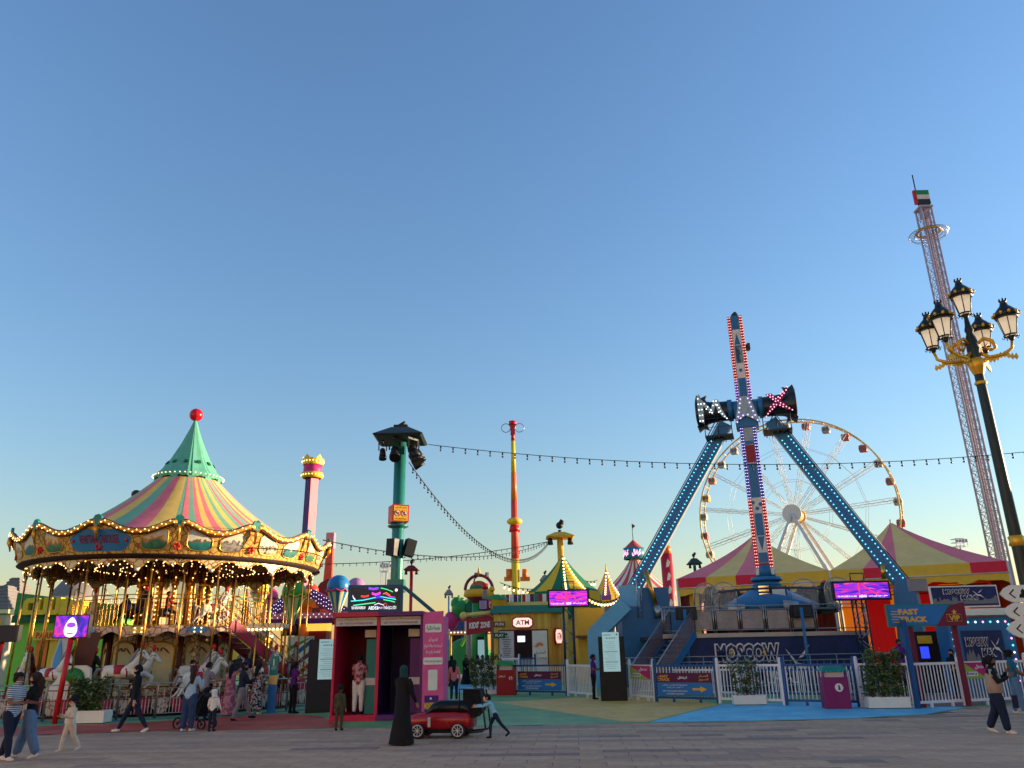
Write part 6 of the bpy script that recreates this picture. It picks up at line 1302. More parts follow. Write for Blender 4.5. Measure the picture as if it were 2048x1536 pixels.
# ---------------------------------------------------------------- pink drop tower with a crown
CY_ = 70.0; pc_ = at(618, 1050, CY_); ct = thing('drop_tower', (pc_.x, CY_, 0), 'pink drop tower with a gold crown behind the carousel', 'tower', rz=math.radians(-40)); zc0, zc1, zc2_, zc3 = at(618, 955, CY_).z, at(620, 946, CY_).z, at(620, 928, CY_).z, at(620, 912, CY_).z
b = MB().use('pink'); b.box((0, 0, zc0/2), (.85, .8, zc0)); b.build('column', ct); b = MB().use('violet'); b.box((0, -.42, zc0/2), (.7, .05, zc0)); b.build('shade_sheet', ct)  # violet sheet over the left face paints in the column's shaded side
b = MB().use('magenta'); b.cyl((0, 0, zc0), (0, 0, zc2_), .82, n=20); b.build('head', ct); b = MB().use('yellow'); b.lathe([(.84, zc0-.1), (.95, zc0), (.95, zc1-.02), (.84, zc1)], 20); b.build('gold_band', ct)
b = MB().use('yellow'); vs = []; n = 20
for i in range(n):
    a = 2*PI*i/n; zz_ = zc3 if i % 4 == 0 else (zc2_+.35 if i % 2 == 0 else zc2_+.55 if False else zc2_+.6)
    zz_ = zc3 if i % 4 == 0 else zc2_ + .42
    vs += [pol(.9, a, zc2_-.15), pol(.98, a, zz_)]
b.add(vs, [(2*i, 2*((i+1) % n), 2*((i+1) % n)+1, 2*i+1) for i in range(n)], False); cw = b.build('crown', ct)
b = MB().use('warm_bulb')
for i in range(20): b.bulb(pol(.98, 2*PI*i/20, zc2_+.15), .06); b.bulb(pol(.98, 2*PI*i/20, zc0+.15), .06)
b.build('crown_lamps', cw, kind='stuff')
# red pendulum arm
ra = at(661, 1090, 80); rb_ = at(653, 1195, 80); rp_ = thing('red_pendulum', (rb_.x, 80, 0), 'red fairground arm standing behind the balloon ride', 'ride'); b = MB().use('swing_red'); b.beam((0, 0, 0), (ra.x-rb_.x, 0, ra.z), 1.4, 1.0, w1=.6, h1=.6); b.build('arm', rp_); b = MB().use('pink'); b.box((ra.x-rb_.x, 0, ra.z+.4), (.8, .8, 1.6)); b.build('counterweight', rp_); b = MB().use('dark_red'); b.prism([(-2.6, 0), (.2, 0), (.2, 3.4), (-.6, 3.0)], (0, .4, at(645, 1195, 80).z-1.6), X3, Z3, (0, -.8, 0)); b.build('bracket', rp_)
# red tower with orange band
k0 = at(1338, 1180, 75); gtow = thing('lit_column', (k0.x, 75, 0), 'red column with orange top rising behind the pendulum ride leg', 'column'); zz0, zz1 = at(1337, 1108, 75).z, at(1337, 1092, 75).z; b = MB().use('crimson'); b.cyl((0, 0, 0), (0, 0, zz0), .55, n=12); b.build('shaft', gtow); b = MB().use('orange'); b.cyl((0, 0, zz0), (0, 0, zz1), .48, n=12); b.build('cap', gtow); b = MB().use('white_paint')
for j in range(5): b.prism([(-.2, 0), (.05, .1), (.2, .5), (-.02, .8), (-.15, .4)], (0, -.57, zz0-1.3-1.2*j), X3, Z3, (0, .03, 0))
b.build('painted_figure', gtow, kind='stuff')
# ---------------------------------------------------------------- balloon ride behind the carousel
LY = 46.0; lc = at(608, 1240, LY); br = thing('balloon_ride', (lc.x, LY, 0), 'purple balloon ride with light studded arms behind the carousel', 'ride')
def bz(px_, py_, Y=LY): p = at(px_, py_, Y); return Vector((p.x - lc.x, Y - LY, p.z))
b = MB().use('orange'); b.cyl((0, 0, 0), (0, 0, bz(608, 1190).z), .42, n=12); b.cyl((0, 0, bz(608, 1215).z), (0, 0, bz(608, 1200).z), .75, n=14); b.cyl((0, 0, bz(608, 1190).z), (0, 0, bz(608, 1180).z), .5, n=12); b.build('centre_column', br)
for (p, q) in (((528, 1238), (590, 1190)), ((620, 1188), (690, 1226))):
    a, c = bz(*p), bz(*q); b = MB().use('purple'); b.beam(a, c, .55, .62); ar = b.build('arm', br); d = (c-a); b = MB().use('white_bulb'); 
    for i in range(15):
        for o_ in (-.22, 0, .22): b.bulb(a + d*(i/14) + Vector((0, -.3, o_ + (.05 if i % 2 else 0))), .024)
    b.build('lamps', ar, kind='stuff')
pl0, pl1 = bz(525, 1234, 43.5), bz(760, 1228, 43.5); b = MB().use('pink'); b.beam(pl0, pl1, .4, .3); rg = b.build('platform_beam', br); b = MB().use('purple'); b.beam(pl0 - Z3*.28, pl1 - Z3*.28, .5, .24); b.build('beam_skirt', rg); b = MB().use('white_bulb')
for i in range(44): b.bulb(pl0 + (pl1-pl0)*(i/43) + Vector((0, -.24, .06 if i % 2 else -.08)), .024)
b.build('lamps', rg, kind='stuff')
mat('b_green', (52, 160, 50), .3); mat('b_blue', (36, 120, 184), .3); mat('b_pink', (224, 60, 140), .3); mat('b_yellow', (216, 190, 40), .3); mat('b_red', (220, 70, 40), .3); mat('b_lilac', (160, 120, 176), .3)
for px_, py_, rr, m, Y, gar, lb in ((588, 1184, 22, 'b_green', 43.0, 'yellow', 'green'), (677, 1173, 21, 'b_blue', 43.0, 'hot_pink', 'blue'), (540, 1192, 15, 'b_pink', 50.0, 'violet', 'pink'), (520, 1180, 16, 'b_yellow', 47.0, 'orange', 'yellow'), (622, 1182, 14, 'b_red', 51.0, 'orange', 'red'), (712, 1174, 17, 'b_lilac', 50.0, 'violet', 'lilac')):
    c = at(px_, py_, Y); R1 = rr/1562*Y*1.04; t = thing('balloon_gondola', (c.x, Y, c.z - R1*2.7), '%s balloon gondola of the purple balloon ride' % lb, 'gondola', 'balloon gondolas'); H0 = R1*2.7
    b = MB().use(m); b.lathe([(R1*math.sin(PI*j/12), H0 - R1*math.cos(PI*j/12)) for j in range(4, 12)] + [(R1*.02, H0+R1)], 20); b.build('crown', t)
    b = MB(); b.lathe([(R1*.22, 0), (R1*.3, R1*.5), (R1*.55, R1*1.2), (R1*.85, R1*2.0), (R1*.95, H0 - R1*math.cos(PI*4/12))], 16, mats=[m, 'cream']); b.build('tail', t)
    b = MB().use(gar); n = 48; b.tube([pol(R1*1.02, 2*PI*i/n, H0 - R1*.25 - R1*.18*abs(math.sin(4*2*PI*i/n))) for i in range(n)], R1*.07, 5, closed=True); b.build('garland', t)
    b = MB().use('dark_red'); b.cyl((0, 0, -R1*.55), (0, 0, 0), R1*.42, R1*.36, n=12); b.build('basket', t)
# striped fence panel and lit stall under the ride
s0 = at(572, 1330, 44); s1 = at(628, 1272, 44); st_ = thing('striped_hoarding', (s0.x, 44, 0), 'white hoarding with diagonal rainbow stripes right of the carousel stair', 'hoarding'); w_, h_ = s1.x-s0.x, s1.z; b = MB().use('white_paint'); b.box((w_/2, 0, h_/2), (w_, .1, h_)); b.build('board', st_)
for i, m in enumerate(('green', 'blue', 'purple', 'red', 'crimson', 'yellow')): 
    z = h_*(.98 - .2*i); b = MB().use(m); b.prism([(0.02, max(.02, z-.75)), (w_-.02, min(h_-.02, z-.75+w_*.75)), (w_-.02, min(h_-.01, z-.5+w_*.75)), (.02, max(.03, z-.5))], (0, -.055, 0), X3, Z3, (0, -.01, 0)); b.build('stripe', st_)
s0 = at(612, 1262, 45); s1 = at(656, 1238, 45); tk = thing('lit_stall', (s0.x, 45, 0), 'small lit yellow stall under the balloon ride beam', 'stall'); mat('stall_glow', (236, 180, 70), .5, em=.45, emcol=(240, 180, 70)); b = MB().use('stall_glow'); b.box(((s1.x-s0.x)/2, .5, (s0.z+s1.z)/2), (s1.x-s0.x, 1.0, s1.z-s0.z)); b.build('lit_box', tk); b = MB().use('dark_red'); b.box(((s1.x-s0.x)/2, .6, s0.z/2), (s1.x-s0.x-.2, .8, s0.z)); b.build('counter', tk)
b = MB().use('black'); p0, p1 = at(562, 1272, 44.2), at(600, 1238, 44.2); b.box(((p0.x+p1.x)/2, 44.2, (p0.z+p1.z)/2), (p1.x-p0.x, .2, p1.z-p0.z)); b.cyl(((p0.x+p1.x)/2, 44.2, 0), ((p0.x+p1.x)/2, 44.2, p0.z), .06, n=6); b.build('blank_screen', label='blank black screen on a post right of the carousel', cat='screen')
# ---------------------------------------------------------------- left background
SYp = 75.0
stp = thing('stone_pavilion', (at(10, 1250, SYp).x, SYp, 0), 'stone pavilion with grey slate turret roofs at the far left', 'pavilion')
def sp(px_, py_, Y=SYp): p = at(px_, py_, Y); return Vector((p.x - stp.location.x, Y-SYp, p.z))
for cx, zt, ze, wl, zdeep in ((2, 1172, 1222, 34, 0), (28, 1156, 1200, 26, 4)):
    c = sp(cx, ze, SYp+zdeep); z1 = sp(cx, zt, SYp+zdeep).z; w_ = wl/1562*SYp*1.05; b = MB().use('slate'); 
    b.add([(c.x-w_, c.y-w_, c.z), (c.x+w_, c.y-w_, c.z), (c.x+w_, c.y+w_, c.z), (c.x-w_, c.y+w_, c.z), (c.x-w_*.3, c.y-w_*.3, z1), (c.x+w_*.3, c.y-w_*.3, z1), (c.x+w_*.3, c.y+w_*.3, z1), (c.x-w_*.3, c.y+w_*.3, z1)], [(0, 1, 5, 4), (1, 2, 6, 5), (2, 3, 7, 6), (3, 0, 4, 7), (4, 5, 6, 7)]); rf = b.build('turret_roof', stp)
    for k in range(7): zz_ = c.z + (z1-c.z)*(k+.5)/7; f = 1-.7*(k+.5)/7; b = MB().use('slate'); b.box((c.x, c.y, zz_), (2*w_*f+.14, 2*w_*f+.14, .1)); b.build('slate_course', rf)
    b = MB().use('cream'); b.box((c.x, c.y, c.z-.15), (2*w_+.3, 2*w_+.3, .35)); b.build('cornice', stp); b = MB().use('stone'); b.box((c.x, c.y, c.z/2-.2), (2*w_-.3, 2*w_-.3, c.z-.4)); b.build('turret_wall', stp)
    for q in (-.5, .5): b = MB().use('tent_gold'); b.box((c.x+q*w_, c.y-w_+.12, c.z-1.6), (.7, .1, 1.6)); b.build('window', stp)
gb_ = thing('green_hall', (at(110, 1250, 62).x, 62, 0), 'green hall with big yellow block letters behind the left of the carousel', 'hall')
def gp(px_, py_, Y=62): p = at(px_, py_, Y); return Vector((p.x - gb_.location.x, Y-62, p.z))
e0, e1 = gp(30, 1245), gp(245, 1245); b = MB().use('lime'); b.span((e0.x, 0, 0), (e1.x, 6, e0.z)); b.build('wall', gb_); b = MB().use('green'); r0, r1 = gp(40, 1186), gp(180, 1208); b.prism([(e0.x, e0.z), (e1.x, e0.z), (e1.x, gp(245, 1212).z), (r0.x, r0.z)], (0, -.3, 0), X3, Z3, (0, 6.6, 0)); b.build('roof', gb_)
b = MB().use('dark_green'); b.span((e0.x, -.5, e0.z-.05), (e1.x, -.31, gp(100, 1230).z)); b.build('fascia', gb_)
for i, ol in enumerate(([(0, 0), (1.0, 0), (1.0, .3), (.4, .3), (.4, .8), (1.0, .8), (1.0, 1.15), (.25, 1.15), (0, .9)], [(0, 1.1), (0, .2), (.2, 0), (.8, 0), (1, .2), (1, 1.2), (.62, 1.2), (.62, .34), (.38, .34), (.38, 1.1)], [(0, 1.1), (0, .2), (.2, 0), (.8, 0), (1, .2), (1, 1.2), (.62, 1.2), (.62, .34), (.38, .34), (.38, 1.1)], [(0, 0), (0, 1.1), (.8, 1.15), (1.0, .95), (1.0, .65), (.9, .55), (1.0, .45), (1.0, .15), (.8, 0)], [(.1, 0), (.9, 0), (1, .15), (1, 1.0), (.6, 1.1), (.55, .4), (.1, .35)])):
    x = gp(60 + 24*i, 1231); b = MB().use('yellow'); b.prism(ol, (x.x, -1.1, x.z), X3*.95, Z3*1.05, (0, .6, 0)); b.build('block_letter', gb_)
for px_, w_, m in ((85, 1.0, 'orange'), (105, .7, 'tent_gold')): q = gp(px_, 1310); b = MB().use(m); b.box((q.x, -.1, q.z*.5+.6), (w_, .2, q.z+1.2)); b.build('door', gb_)
q = gp(98, 1271); b = MB().use('tent_gold'); b.box((q.x, -.4, q.z), (1.9, .2, .7)); sg = b.build('sign_board', gb_); b = MB().use('red'); write(b, 'PARK', (q.x, -.5, q.z), X3, Z3, 1.4, .45, .01, .04); b.build('lettering', sg, kind='stuff')
dmx = at(150, 1195, 95); dh = thing('domed_hall', (dmx.x, 95, 0), 'distant hall with a grey slate dome seen through the carousel', 'hall'); z1 = at(148, 1158, 95).z; b = MB().use('slate'); b.lathe([(2.6, dmx.z), (2.4, dmx.z+.8), (1.6, dmx.z+1.9), (.5, z1-.3), (.05, z1)], 16); b.build('dome', dh); b = MB().use('stone'); b.cyl((0, 0, 0), (0, 0, dmx.z), 3.0, n=16); b.build('drum', dh)
# screens at the carousel's left, on red posts
def post_screen(x0, y0, x1, y1, foot, Y, m, label, tilt=0.0):
    p0, p1 = at(x0, y1, Y), at(x1, y0, Y); f = foot; cx = (p0.x+p1.x)/2; w_, h_ = p1.x-p0.x, p1.z-p0.z; t = thing('post_screen', (cx, Y, 0), label, 'screen', 'screens on red posts'); b = MB().use('charcoal'); b.box((0, 0, p0.z+h_/2), (w_, .2, h_)); b.build('cabinet', t); b = MB().use(m); b.box((0, -.105, p0.z+h_/2), (w_-.06, .02, h_-.06)); ds = b.build('display', t); b = MB().use('dark_red' if m == 'charcoal' else 'red'); b.cyl((-.1, 0, 0), (0, 0, p0.z), .08, n=10); b.build('post', t)
    if m != 'charcoal':
        b = MB().use('em_white'); o = Vector((0, -.117, p0.z+h_/2)); b.prism([(.2*math.cos(a)*(1-.3*math.sin(a)), -.03 + .3*math.sin(a)) for a in [2*PI*i/20 for i in range(20)]], o, X3, Z3, (0, -.003, 0)); b.use('em_violet'); b.prism([(.14*math.cos(a), .04 + .08*math.sin(a)) for a in [2*PI*i/16 for i in range(16)]], o - Y3*.004, X3, Z3, (0, -.003, 0)); b.use('em_red'); b.prism([(-.1, -.2), (.1, -.2), (.08, -.24), (-.08, -.24)], o - Y3*.004, X3, Z3, (0, -.003, 0)); b.build('picture', ds, kind='stuff')
post_screen(108, 1229, 184, 1277, None, 25.6, 'led_carousel', 'bright purple video screen on a red post before the carousel'); post_screen(-30, 1250, 43, 1285, None, 26.5, 'charcoal', 'blank dark screen on a red post at the left edge')
# far hedge of rides and stalls along the horizon: low booths
rbk = random.Random(21)
FARB = [(730, 1228, 24, 'teal'), (912, 1232, 16, 'deep_blue'), (1250, 1200, 40, 'grey'), (500, 1275, 30, 'tent_gold'), (450, 1262, 30, 'crimson'), (150, 1262, 40, 'sky_blue'), (255, 1285, 40, 'blue'), (330, 1270, 40, 'wood'), (690, 1290, 40, 'wood'), (-60, 1230, 90, 'stone')]
for i, (px_, py_, wp_, m) in enumerate(FARB):
    Y = 82 + 3*i; p = at(px_, py_, Y); w_ = wp_*2/1562*Y; nm = {'teal': 'teal', 'deep_blue': 'dark blue', 'grey': 'grey', 'tent_gold': 'golden', 'crimson': 'crimson', 'sky_blue': 'pale blue', 'blue': 'blue', 'wood': 'brown', 'stone': 'sandy'}[m]
    t = thing('far_stall', (p.x, Y, 0), '%s stall far off, %s' % (nm, ('behind the video screen', 'behind the kids zone', 'behind the big top', 'seen through the right of the carousel', 'beside the balloon ride column', 'behind the purple video screen', 'seen through the carousel horses', 'behind the carousel drum', 'behind the dark totem', 'at the far left edge')[i]), 'stall', 'far stalls'); b = MB().use(m); b.box((0, 1.5, p.z/2), (w_, 3, p.z)); b.build('wall', t); b = MB().use('white_paint' if i % 2 else 'tent_gold'); b.box((0, 1.2, p.z+.1), (w_+.4, 3.6, .25)); b.build('roof', t); b = MB().use('dark_hall'); b.box((0, -.02, p.z*.45), (w_*.6, .1, p.z*.4)); b.build('hatch', t)
# ================================================================ people: one continuous body each, posed at the joints
for n, c in (('skin_light', (206, 160, 130)), ('skin_mid', (172, 122, 92)), ('skin_brown', (124, 82, 60))): mat(n, c, .5, var=.06, scale=9)
for n, c in (('hair_black', (22, 18, 18)), ('hair_brown', (50, 34, 26)), ('cloth_black', (18, 18, 20)), ('cloth_white', (214, 214, 212)), ('cloth_cream', (206, 196, 178)), ('cloth_grey', (120, 122, 128)), ('cloth_navy', (26, 34, 58)), ('denim', (42, 64, 104)), ('denim_light', (88, 120, 156)), ('denim_dark', (26, 36, 60)), ('cloth_purple', (84, 30, 120)), ('cloth_pink', (196, 110, 122)), ('cloth_olive', (64, 66, 48)), ('cloth_sky', (130, 190, 216)), ('cloth_paleblue', (150, 182, 206)), ('cloth_tan', (150, 122, 104)), ('cloth_taupe', (158, 140, 128)), ('cloth_teal', (30, 96, 120)), ('hijab_teal', (30, 62, 70)), ('shoe_white', (210, 208, 204)), ('shoe_black', (20, 20, 22)), ('cloth_rose', (168, 104, 116)), ('cloth_red', (150, 40, 50))): mat(n, c, .85, var=.2, scale=9, bump=.9)
def pattern(name, c1, c2, kind, scale):
    m = mat(name, c1, .85, var=0); nt = m.node_tree; b = nt.nodes['Principled BSDF']; tc = nt.nodes.new('ShaderNodeTexCoord'); L = nt.links.new
    tx = nt.nodes.new('ShaderNodeTexWave' if kind == 'stripe' else 'ShaderNodeTexVoronoi' if kind == 'spots' else 'ShaderNodeTexNoise')
    if kind == 'stripe': tx.bands_direction = 'Z'
    if kind == 'spots': tx.feature = 'DISTANCE_TO_EDGE'
    tx.inputs['Scale'].default_value = scale; cr = nt.nodes.new('ShaderNodeValToRGB'); cr.color_ramp.elements[0].color = (*lin(c1), 1); cr.color_ramp.elements[1].color = (*lin(c2), 1); p = {'stripe': (.35, .45), 'spots': (.12, .2), 'noise': (.45, .55)}[kind]; cr.color_ramp.elements[0].position, cr.color_ramp.elements[1].position = p
    L(tc.outputs['Object'], tx.inputs['Vector']); L(tx.outputs[0 if kind != 'noise' else 0], cr.inputs[0]); L(cr.outputs[0], b.inputs['Base Color'])
pattern('cloth_striped', (60, 70, 84), (206, 208, 210), 'stripe', 9); pattern('cloth_leopard', (26, 26, 28), (176, 172, 168), 'noise', 16); pattern('cloth_floral', (150, 84, 100), (190, 130, 138), 'noise', 9); pattern('cloth_print', (150, 60, 70), (196, 150, 150), 'noise', 10)
def rings(b, secs, M, n=14, cap=True):
    vs = []
    for (x, y, z, rx, ry) in secs:
        for i in range(n): a = 2*PI*i/n; vs.append(M @ Vector((x + rx*math.cos(a), y + ry*math.sin(a), z)))
    m = len(secs); fs = [(j*n+i, j*n+(i+1) % n, (j+1)*n+(i+1) % n, (j+1)*n+i) for j in range(m-1) for i in range(n)]
    if cap: fs += [tuple(range(n-1, -1, -1)), tuple((m-1)*n+i for i in range(n))]
    b.add(vs, fs, True)
def person(loc, rz, H, label, pose=None, top='cloth_black', sleeve='long', bottom='denim', shoe='shoe_black', skin='skin_mid', hair=('short', 'hair_black'), child=False, dress=None, loose=1.0, wide=1.0, vox=.017, group=None, lift=0.0, scarf=None, smooth_it=3):
    P = dict(lean=0, L=(0, 0), R=(0, 0), LA=(5, 6, 10), RA=(5, 6, 10), look=0, nod=0); P.update(pose or {}); rd = math.radians
    hs = 1.3 if child else 1.0; tl = .26 if child else .285        # head scale, torso length
    segs = []; b = MB().use('grey'); legs = []
    for side, (a, k) in ((-1, P['L']), (1, P['R'])):
        hip = Vector((side*.052, 0, -.005)); d1 = Vector((side*.01, -math.sin(rd(a)), -math.cos(rd(a)))); kn = hip + d1*.242; d2 = Vector((0, -math.sin(rd(a-k)), -math.cos(rd(a-k)))); an = kn + d2*.235; legs.append((side, hip, kn, an, a-k))
    zp = max(-l[3].z for l in legs) + .042
    up = Vector((0, 0, zp)); Sp = Matrix.Translation(up) @ Matrix.Rotation(rd(P['lean']), 4, 'X')
    I4 = Matrix.Identity(4)
    # trunk
    w = 1.0*loose
    rings(b, [(0, .002, -.055, .06*w, .05*w), (0, .004, -.02, .088*w, .066*w), (0, .002, .04, .084*w, .06*w), (0, -.004, tl*.4, .076*w, .056*w), (0, -.006, tl*.66, .09*w, .064*w), (0, 0, tl*.88, .096*w, .056*w), (0, .004, tl*.99, .07, .042), (0, .006, tl*1.05, .035, .034)], Sp)
    segs.append(('top', Sp @ Vector((0, 0, .01)), Sp @ Vector((0, 0, tl*.97)), .09)); segs.append(('bottom', up + Vector((-.04, 0, -.02)), up + Vector((.04, 0, -.02)), .07))
    # neck and head
    nb_ = Sp @ Vector((0, .004, tl*.98)); hd = Sp @ Vector((0, -.012, tl*1.05 + .075*hs)); b.tube([nb_, nb_*.5 + hd*.5, hd], [.03, .028, .03], 10); segs.append(('skin', nb_ + (hd-nb_)*.25, hd, .05))
    Hm = Matrix.Translation(hd) @ Matrix.Rotation(rd(P['look']), 4, 'Z') @ Matrix.Rotation(rd(P['nod']) + rd(P['lean'])*.4, 4, 'X')
    h = hs
    rings(b, [(0, -.016*h, -.066*h, .02*h, .022*h), (0, -.012*h, -.05*h, .034*h, .042*h), (0, -.004*h, -.025*h, .042*h, .052*h), (0, .0, .005*h, .046*h, .058*h), (0, .003*h, .032*h, .044*h, .056*h), (0, .004*h, .055*h, .03*h, .04*h), (0, .004*h, .066*h, .01*h, .014*h)], Hm)
    b.tube([Hm @ Vector((0, -.054*h, .01*h)), Hm @ Vector((0, -.066*h, -.016*h)), Hm @ Vector((0, -.054*h, -.022*h))], [.006*h, .01*h, .008*h], 6)
    for s_ in (-1, 1): rings(b, [(s_*.046*h, .004*h, -.018*h, .005*h, .008*h), (s_*.05*h, .006*h, 0, .007*h, .013*h), (s_*.048*h, .006*h, .016*h, .005*h, .01*h)], Hm, 8)
    # legs and feet
    for side, hip, kn, an, ca in legs:
        h_, k_, a_ = hip+up, kn+up, an+up; wd = wide
        b.tube([h_ + Vector((0, 0, .02)), h_*.6 + k_*.4, k_, k_*.62 + a_*.38, a_*.92 + k_*.08, a_], [.058*min(1.1, wd), .05*wd, .038*wd, .037*wd, .026*wd**1.5, .024], 12)
        segs.append(('bottom', h_, k_, .05)); segs.append(('bottom', k_, a_ + (k_-a_)*(.04 if wd > 1.1 else .1), .035)); pf = -max(-50, min(10, ca)) if False else ca
        fd = Vector((side*.12, -math.cos(rd(ca*.9 if ca < 0 else 0)), math.sin(rd(ca*.9)) if ca < 0 else 0)).normalized(); ht = a_ + Vector((0, .012, -.018)); tp_ = a_ + fd*.088 + Vector((0, 0, -.024)); b.tube([ht - fd*.018, ht + fd*.03, tp_ - fd*.03, tp_ + fd*.012], [.02, .025, .024, .014], 10); segs.append(('shoe', ht - fd*.01, tp_, .03))
    # arms, palms
    hands = []
    for side, A in ((-1, P['LA']), (1, P['RA'])):
        f, ab, e = A[:3]; inn = A[3] if len(A) > 3 else 0; sh = Sp @ Vector((side*.098*min(w, 1.08), .0, tl*.92)); f0 = f; 
        d1 = Vector((side*math.sin(rd(ab)), -math.sin(rd(f0))*math.cos(rd(ab)), -math.cos(rd(f0))*math.cos(rd(ab)))); el = sh + d1*.168; f2 = f0 + e; d2 = Vector((-side*math.sin(rd(inn)) + side*math.sin(rd(ab))*.5*(1 if e < 40 else 0), -math.sin(rd(f2)), -math.cos(rd(f2)))).normalized(); wr = el + d2*.142
        sl = 1.15*w if sleeve == 'long' else 1.0; b.tube([sh + Vector((-side*.02, 0, .006)), sh*.7+el*.3, el, el*.5+wr*.5, wr], [.036*w, .03*sl, .025*sl, .0225*sl, .016*(1.25 if sleeve == 'long' else 1)], 10); pc = wr + d2*.03
        b.tube([wr, pc, wr + d2*.052], [.014, .019, .016], 8)
        segs.append(('top' if sleeve != 'none' else 'skin', sh, sh*.4 + el*.6 if sleeve == 'short' else el, .03)); 
        if sleeve == 'short': segs.append(('skin', sh*.35+el*.65, el, .025))
        segs.append(('top' if sleeve == 'long' else 'skin', el, wr - d2*.01, .024)); segs.append(('skin', wr, wr + d2*.06, .02)); hands.append((side, wr, d2))
    b.v = [(x*H, y*H, z*H) for x, y, z in b.v]; me0 = b.mesh('tmp')
    o = bpy.data.objects.new('tmp', me0); COL.objects.link(o); md = o.modifiers.new('r', 'REMESH'); md.mode = 'VOXEL'; md.voxel_size = vox*min(1, H/1.5)
    ms = o.modifiers.new('s', 'SMOOTH'); ms.factor = .5; ms.iterations = smooth_it
    me = bpy.data.meshes.new_from_object(o.evaluated_get(bpy.context.evaluated_depsgraph_get())); bpy.data.objects.remove(o); bpy.data.meshes.remove(me0)
    me.name = 'body'; keys = ('skin', 'top', 'bottom', 'shoe'); me.materials.clear()
    for m_ in (skin, top, bottom, shoe): me.materials.append(MATS[m_])
    n = len(me.polygons); C_ = np.empty(n*3); me.polygons.foreach_get('center', C_); C_ = C_.reshape(-1, 3)/H; best = np.full(n, 1e9); idx = np.zeros(n, int)
    for tg, p, q, r in segs:
        p = np.array(p); q = np.array(q); d = q-p; t = np.clip(((C_-p) @ d)/max(1e-9, d @ d), 0, 1); dist = np.linalg.norm(C_ - p - t[:, None]*d, axis=1) - r; m_ = dist < best; best[m_] = dist[m_]; idx[m_] = keys.index(tg)
    me.polygons.foreach_set('material_index', idx); me.polygons.foreach_set('use_smooth', [True]*n)
    # fingers, joined to the palms
    F = MB(); F.v = [tuple(v.co) for v in me.vertices]; F.f = [tuple(p.vertices) for p in me.polygons]; F.mi = list(idx); F.sm = [True]*n; F.mats = list(me.materials); F.use(skin)
    for side, wr, d in hands:
        wr = wr*H; x = d.cross(Vector((0, 1, .15))).normalized(); fw = Vector((0, -1, 0)); pn_ = x.cross(d).normalized()
        for k, ln in ((-1.5, .032), (-.5, .04), (.5, .042), (1.5, .038)):
            p0 = wr + (d*.05 + pn_*(.0075*k))*H; p1 = p0 + d*ln*.55*H; p2 = p1 + (d*.8 - x*side*.35).normalized()*ln*.5*H; F.tube([p0, p1, p2], [.0052*H, .0048*H, .0036*H], 5)
        t0 = wr + (d*.02 + pn_*.014)*H; F.tube([t0, t0 + (d*.018 + pn_*.014)*H, t0 + (d*.036 + pn_*.018)*H], [.006*H, .0054*H, .004*H], 5)
    bpy.data.meshes.remove(me); me = F.mesh('body')
    t = obj('person', me, None, (loc[0], loc[1], lift), rz, label, 'person', group)
    # face marks and hair
    hh = MB().use('hair_black'); S_ = lambda p: (Hm @ Vector(p))*H
    for s_ in (-1, 1): hh.box(S_((s_*.018*h, -.052*h, .008*h)), (.012*H*h, .008*H*h, .007*H*h)); hh.box(S_((s_*.018*h, -.053*h, .02*h)), (.02*H*h, .006*H*h, .004*H*h))
    hh.use('cloth_red'); hh.box(S_((0, -.05*h, -.036*h)), (.024*H*h, .008*H*h, .005*H*h)); hh.build('face', t, kind='stuff')
    st, hm = hair; B = MB().use(hm)
    def shell(z0, z1, k=1.1, front=.3, n=16):
        vs = []; m = 7
        for j in range(m+1):
            ph = z0 + (z1-z0)*j/m
            for i in range(n):
                a = 2*PI*i/n; fr = math.sin(a) < 0; c_ = max(0, -math.sin(a)); zc = ph; zmin = .02 + .022*front; z = max(zc, -.06 + (zmin+.06)*min(1, c_*1.8)) ; r = math.sqrt(max(0.0004, 1 - (min(z, .069)/.0705)**2)); kk = k
                vs.append(S_((.049*h*kk*r*math.cos(a), .004*h + .062*h*kk*r*math.sin(a), z*h*1.03)))
        B.add(vs, [(j*n+i, j*n+(i+1) % n, (j+1)*n+(i+1) % n, (j+1)*n+i) for j in range(m) for i in range(n)], True)
    if st in ('short', 'long', 'bun', 'pony', 'cap'): shell(-.045 if st != 'short' else -.028, .0695, 1.1 if st != 'short' else 1.07)
    if st == 'long': B.tube([S_((0, .05*h, .01)), S_((0, .062*h, -.05)), S_((0, .06*h, -.12)), S_((0, .055*h, -.2)), S_((0, .05*h, -.235))], [.035*H, .048*H, .045*H, .035*H, .01*H], 10)
    if st == 'bun': B.ball(S_((0, .055*h, .04*h)), .028*H*h, 10, 7)
    if st == 'pony': B.tube([S_((0, .06*h, .02)), S_((0, .085*h, -.02)), S_((0, .08*h, -.1))], [.018*H, .024*H, .008*H], 8)
    if st in ('hijab', 'hood'):
        rings(B, [(0, .0, -.085*h, .075*h, .07*h), (0, -.002*h, -.06*h, .05*h, .056*h), (0, .012*h, -.02*h, .054*h, .056*h), (0, .014*h, .02*h, .055*h, .058*h), (0, .01*h, .052*h, .044*h, .05*h), (0, .008*h, .074*h, .014*h, .018*h)], Matrix.Scale(H, 4) @ Hm, 16)
    rj = random.Random(len(label)); B.v = [tuple(c + rj.uniform(-.0035, .0035)*H for c in v) for v in B.v] if st not in ('hijab', 'hood') else B.v
    if B.v: B.build('headscarf' if st == 'hijab' else 'hood' if st == 'hood' else 'hair', t)
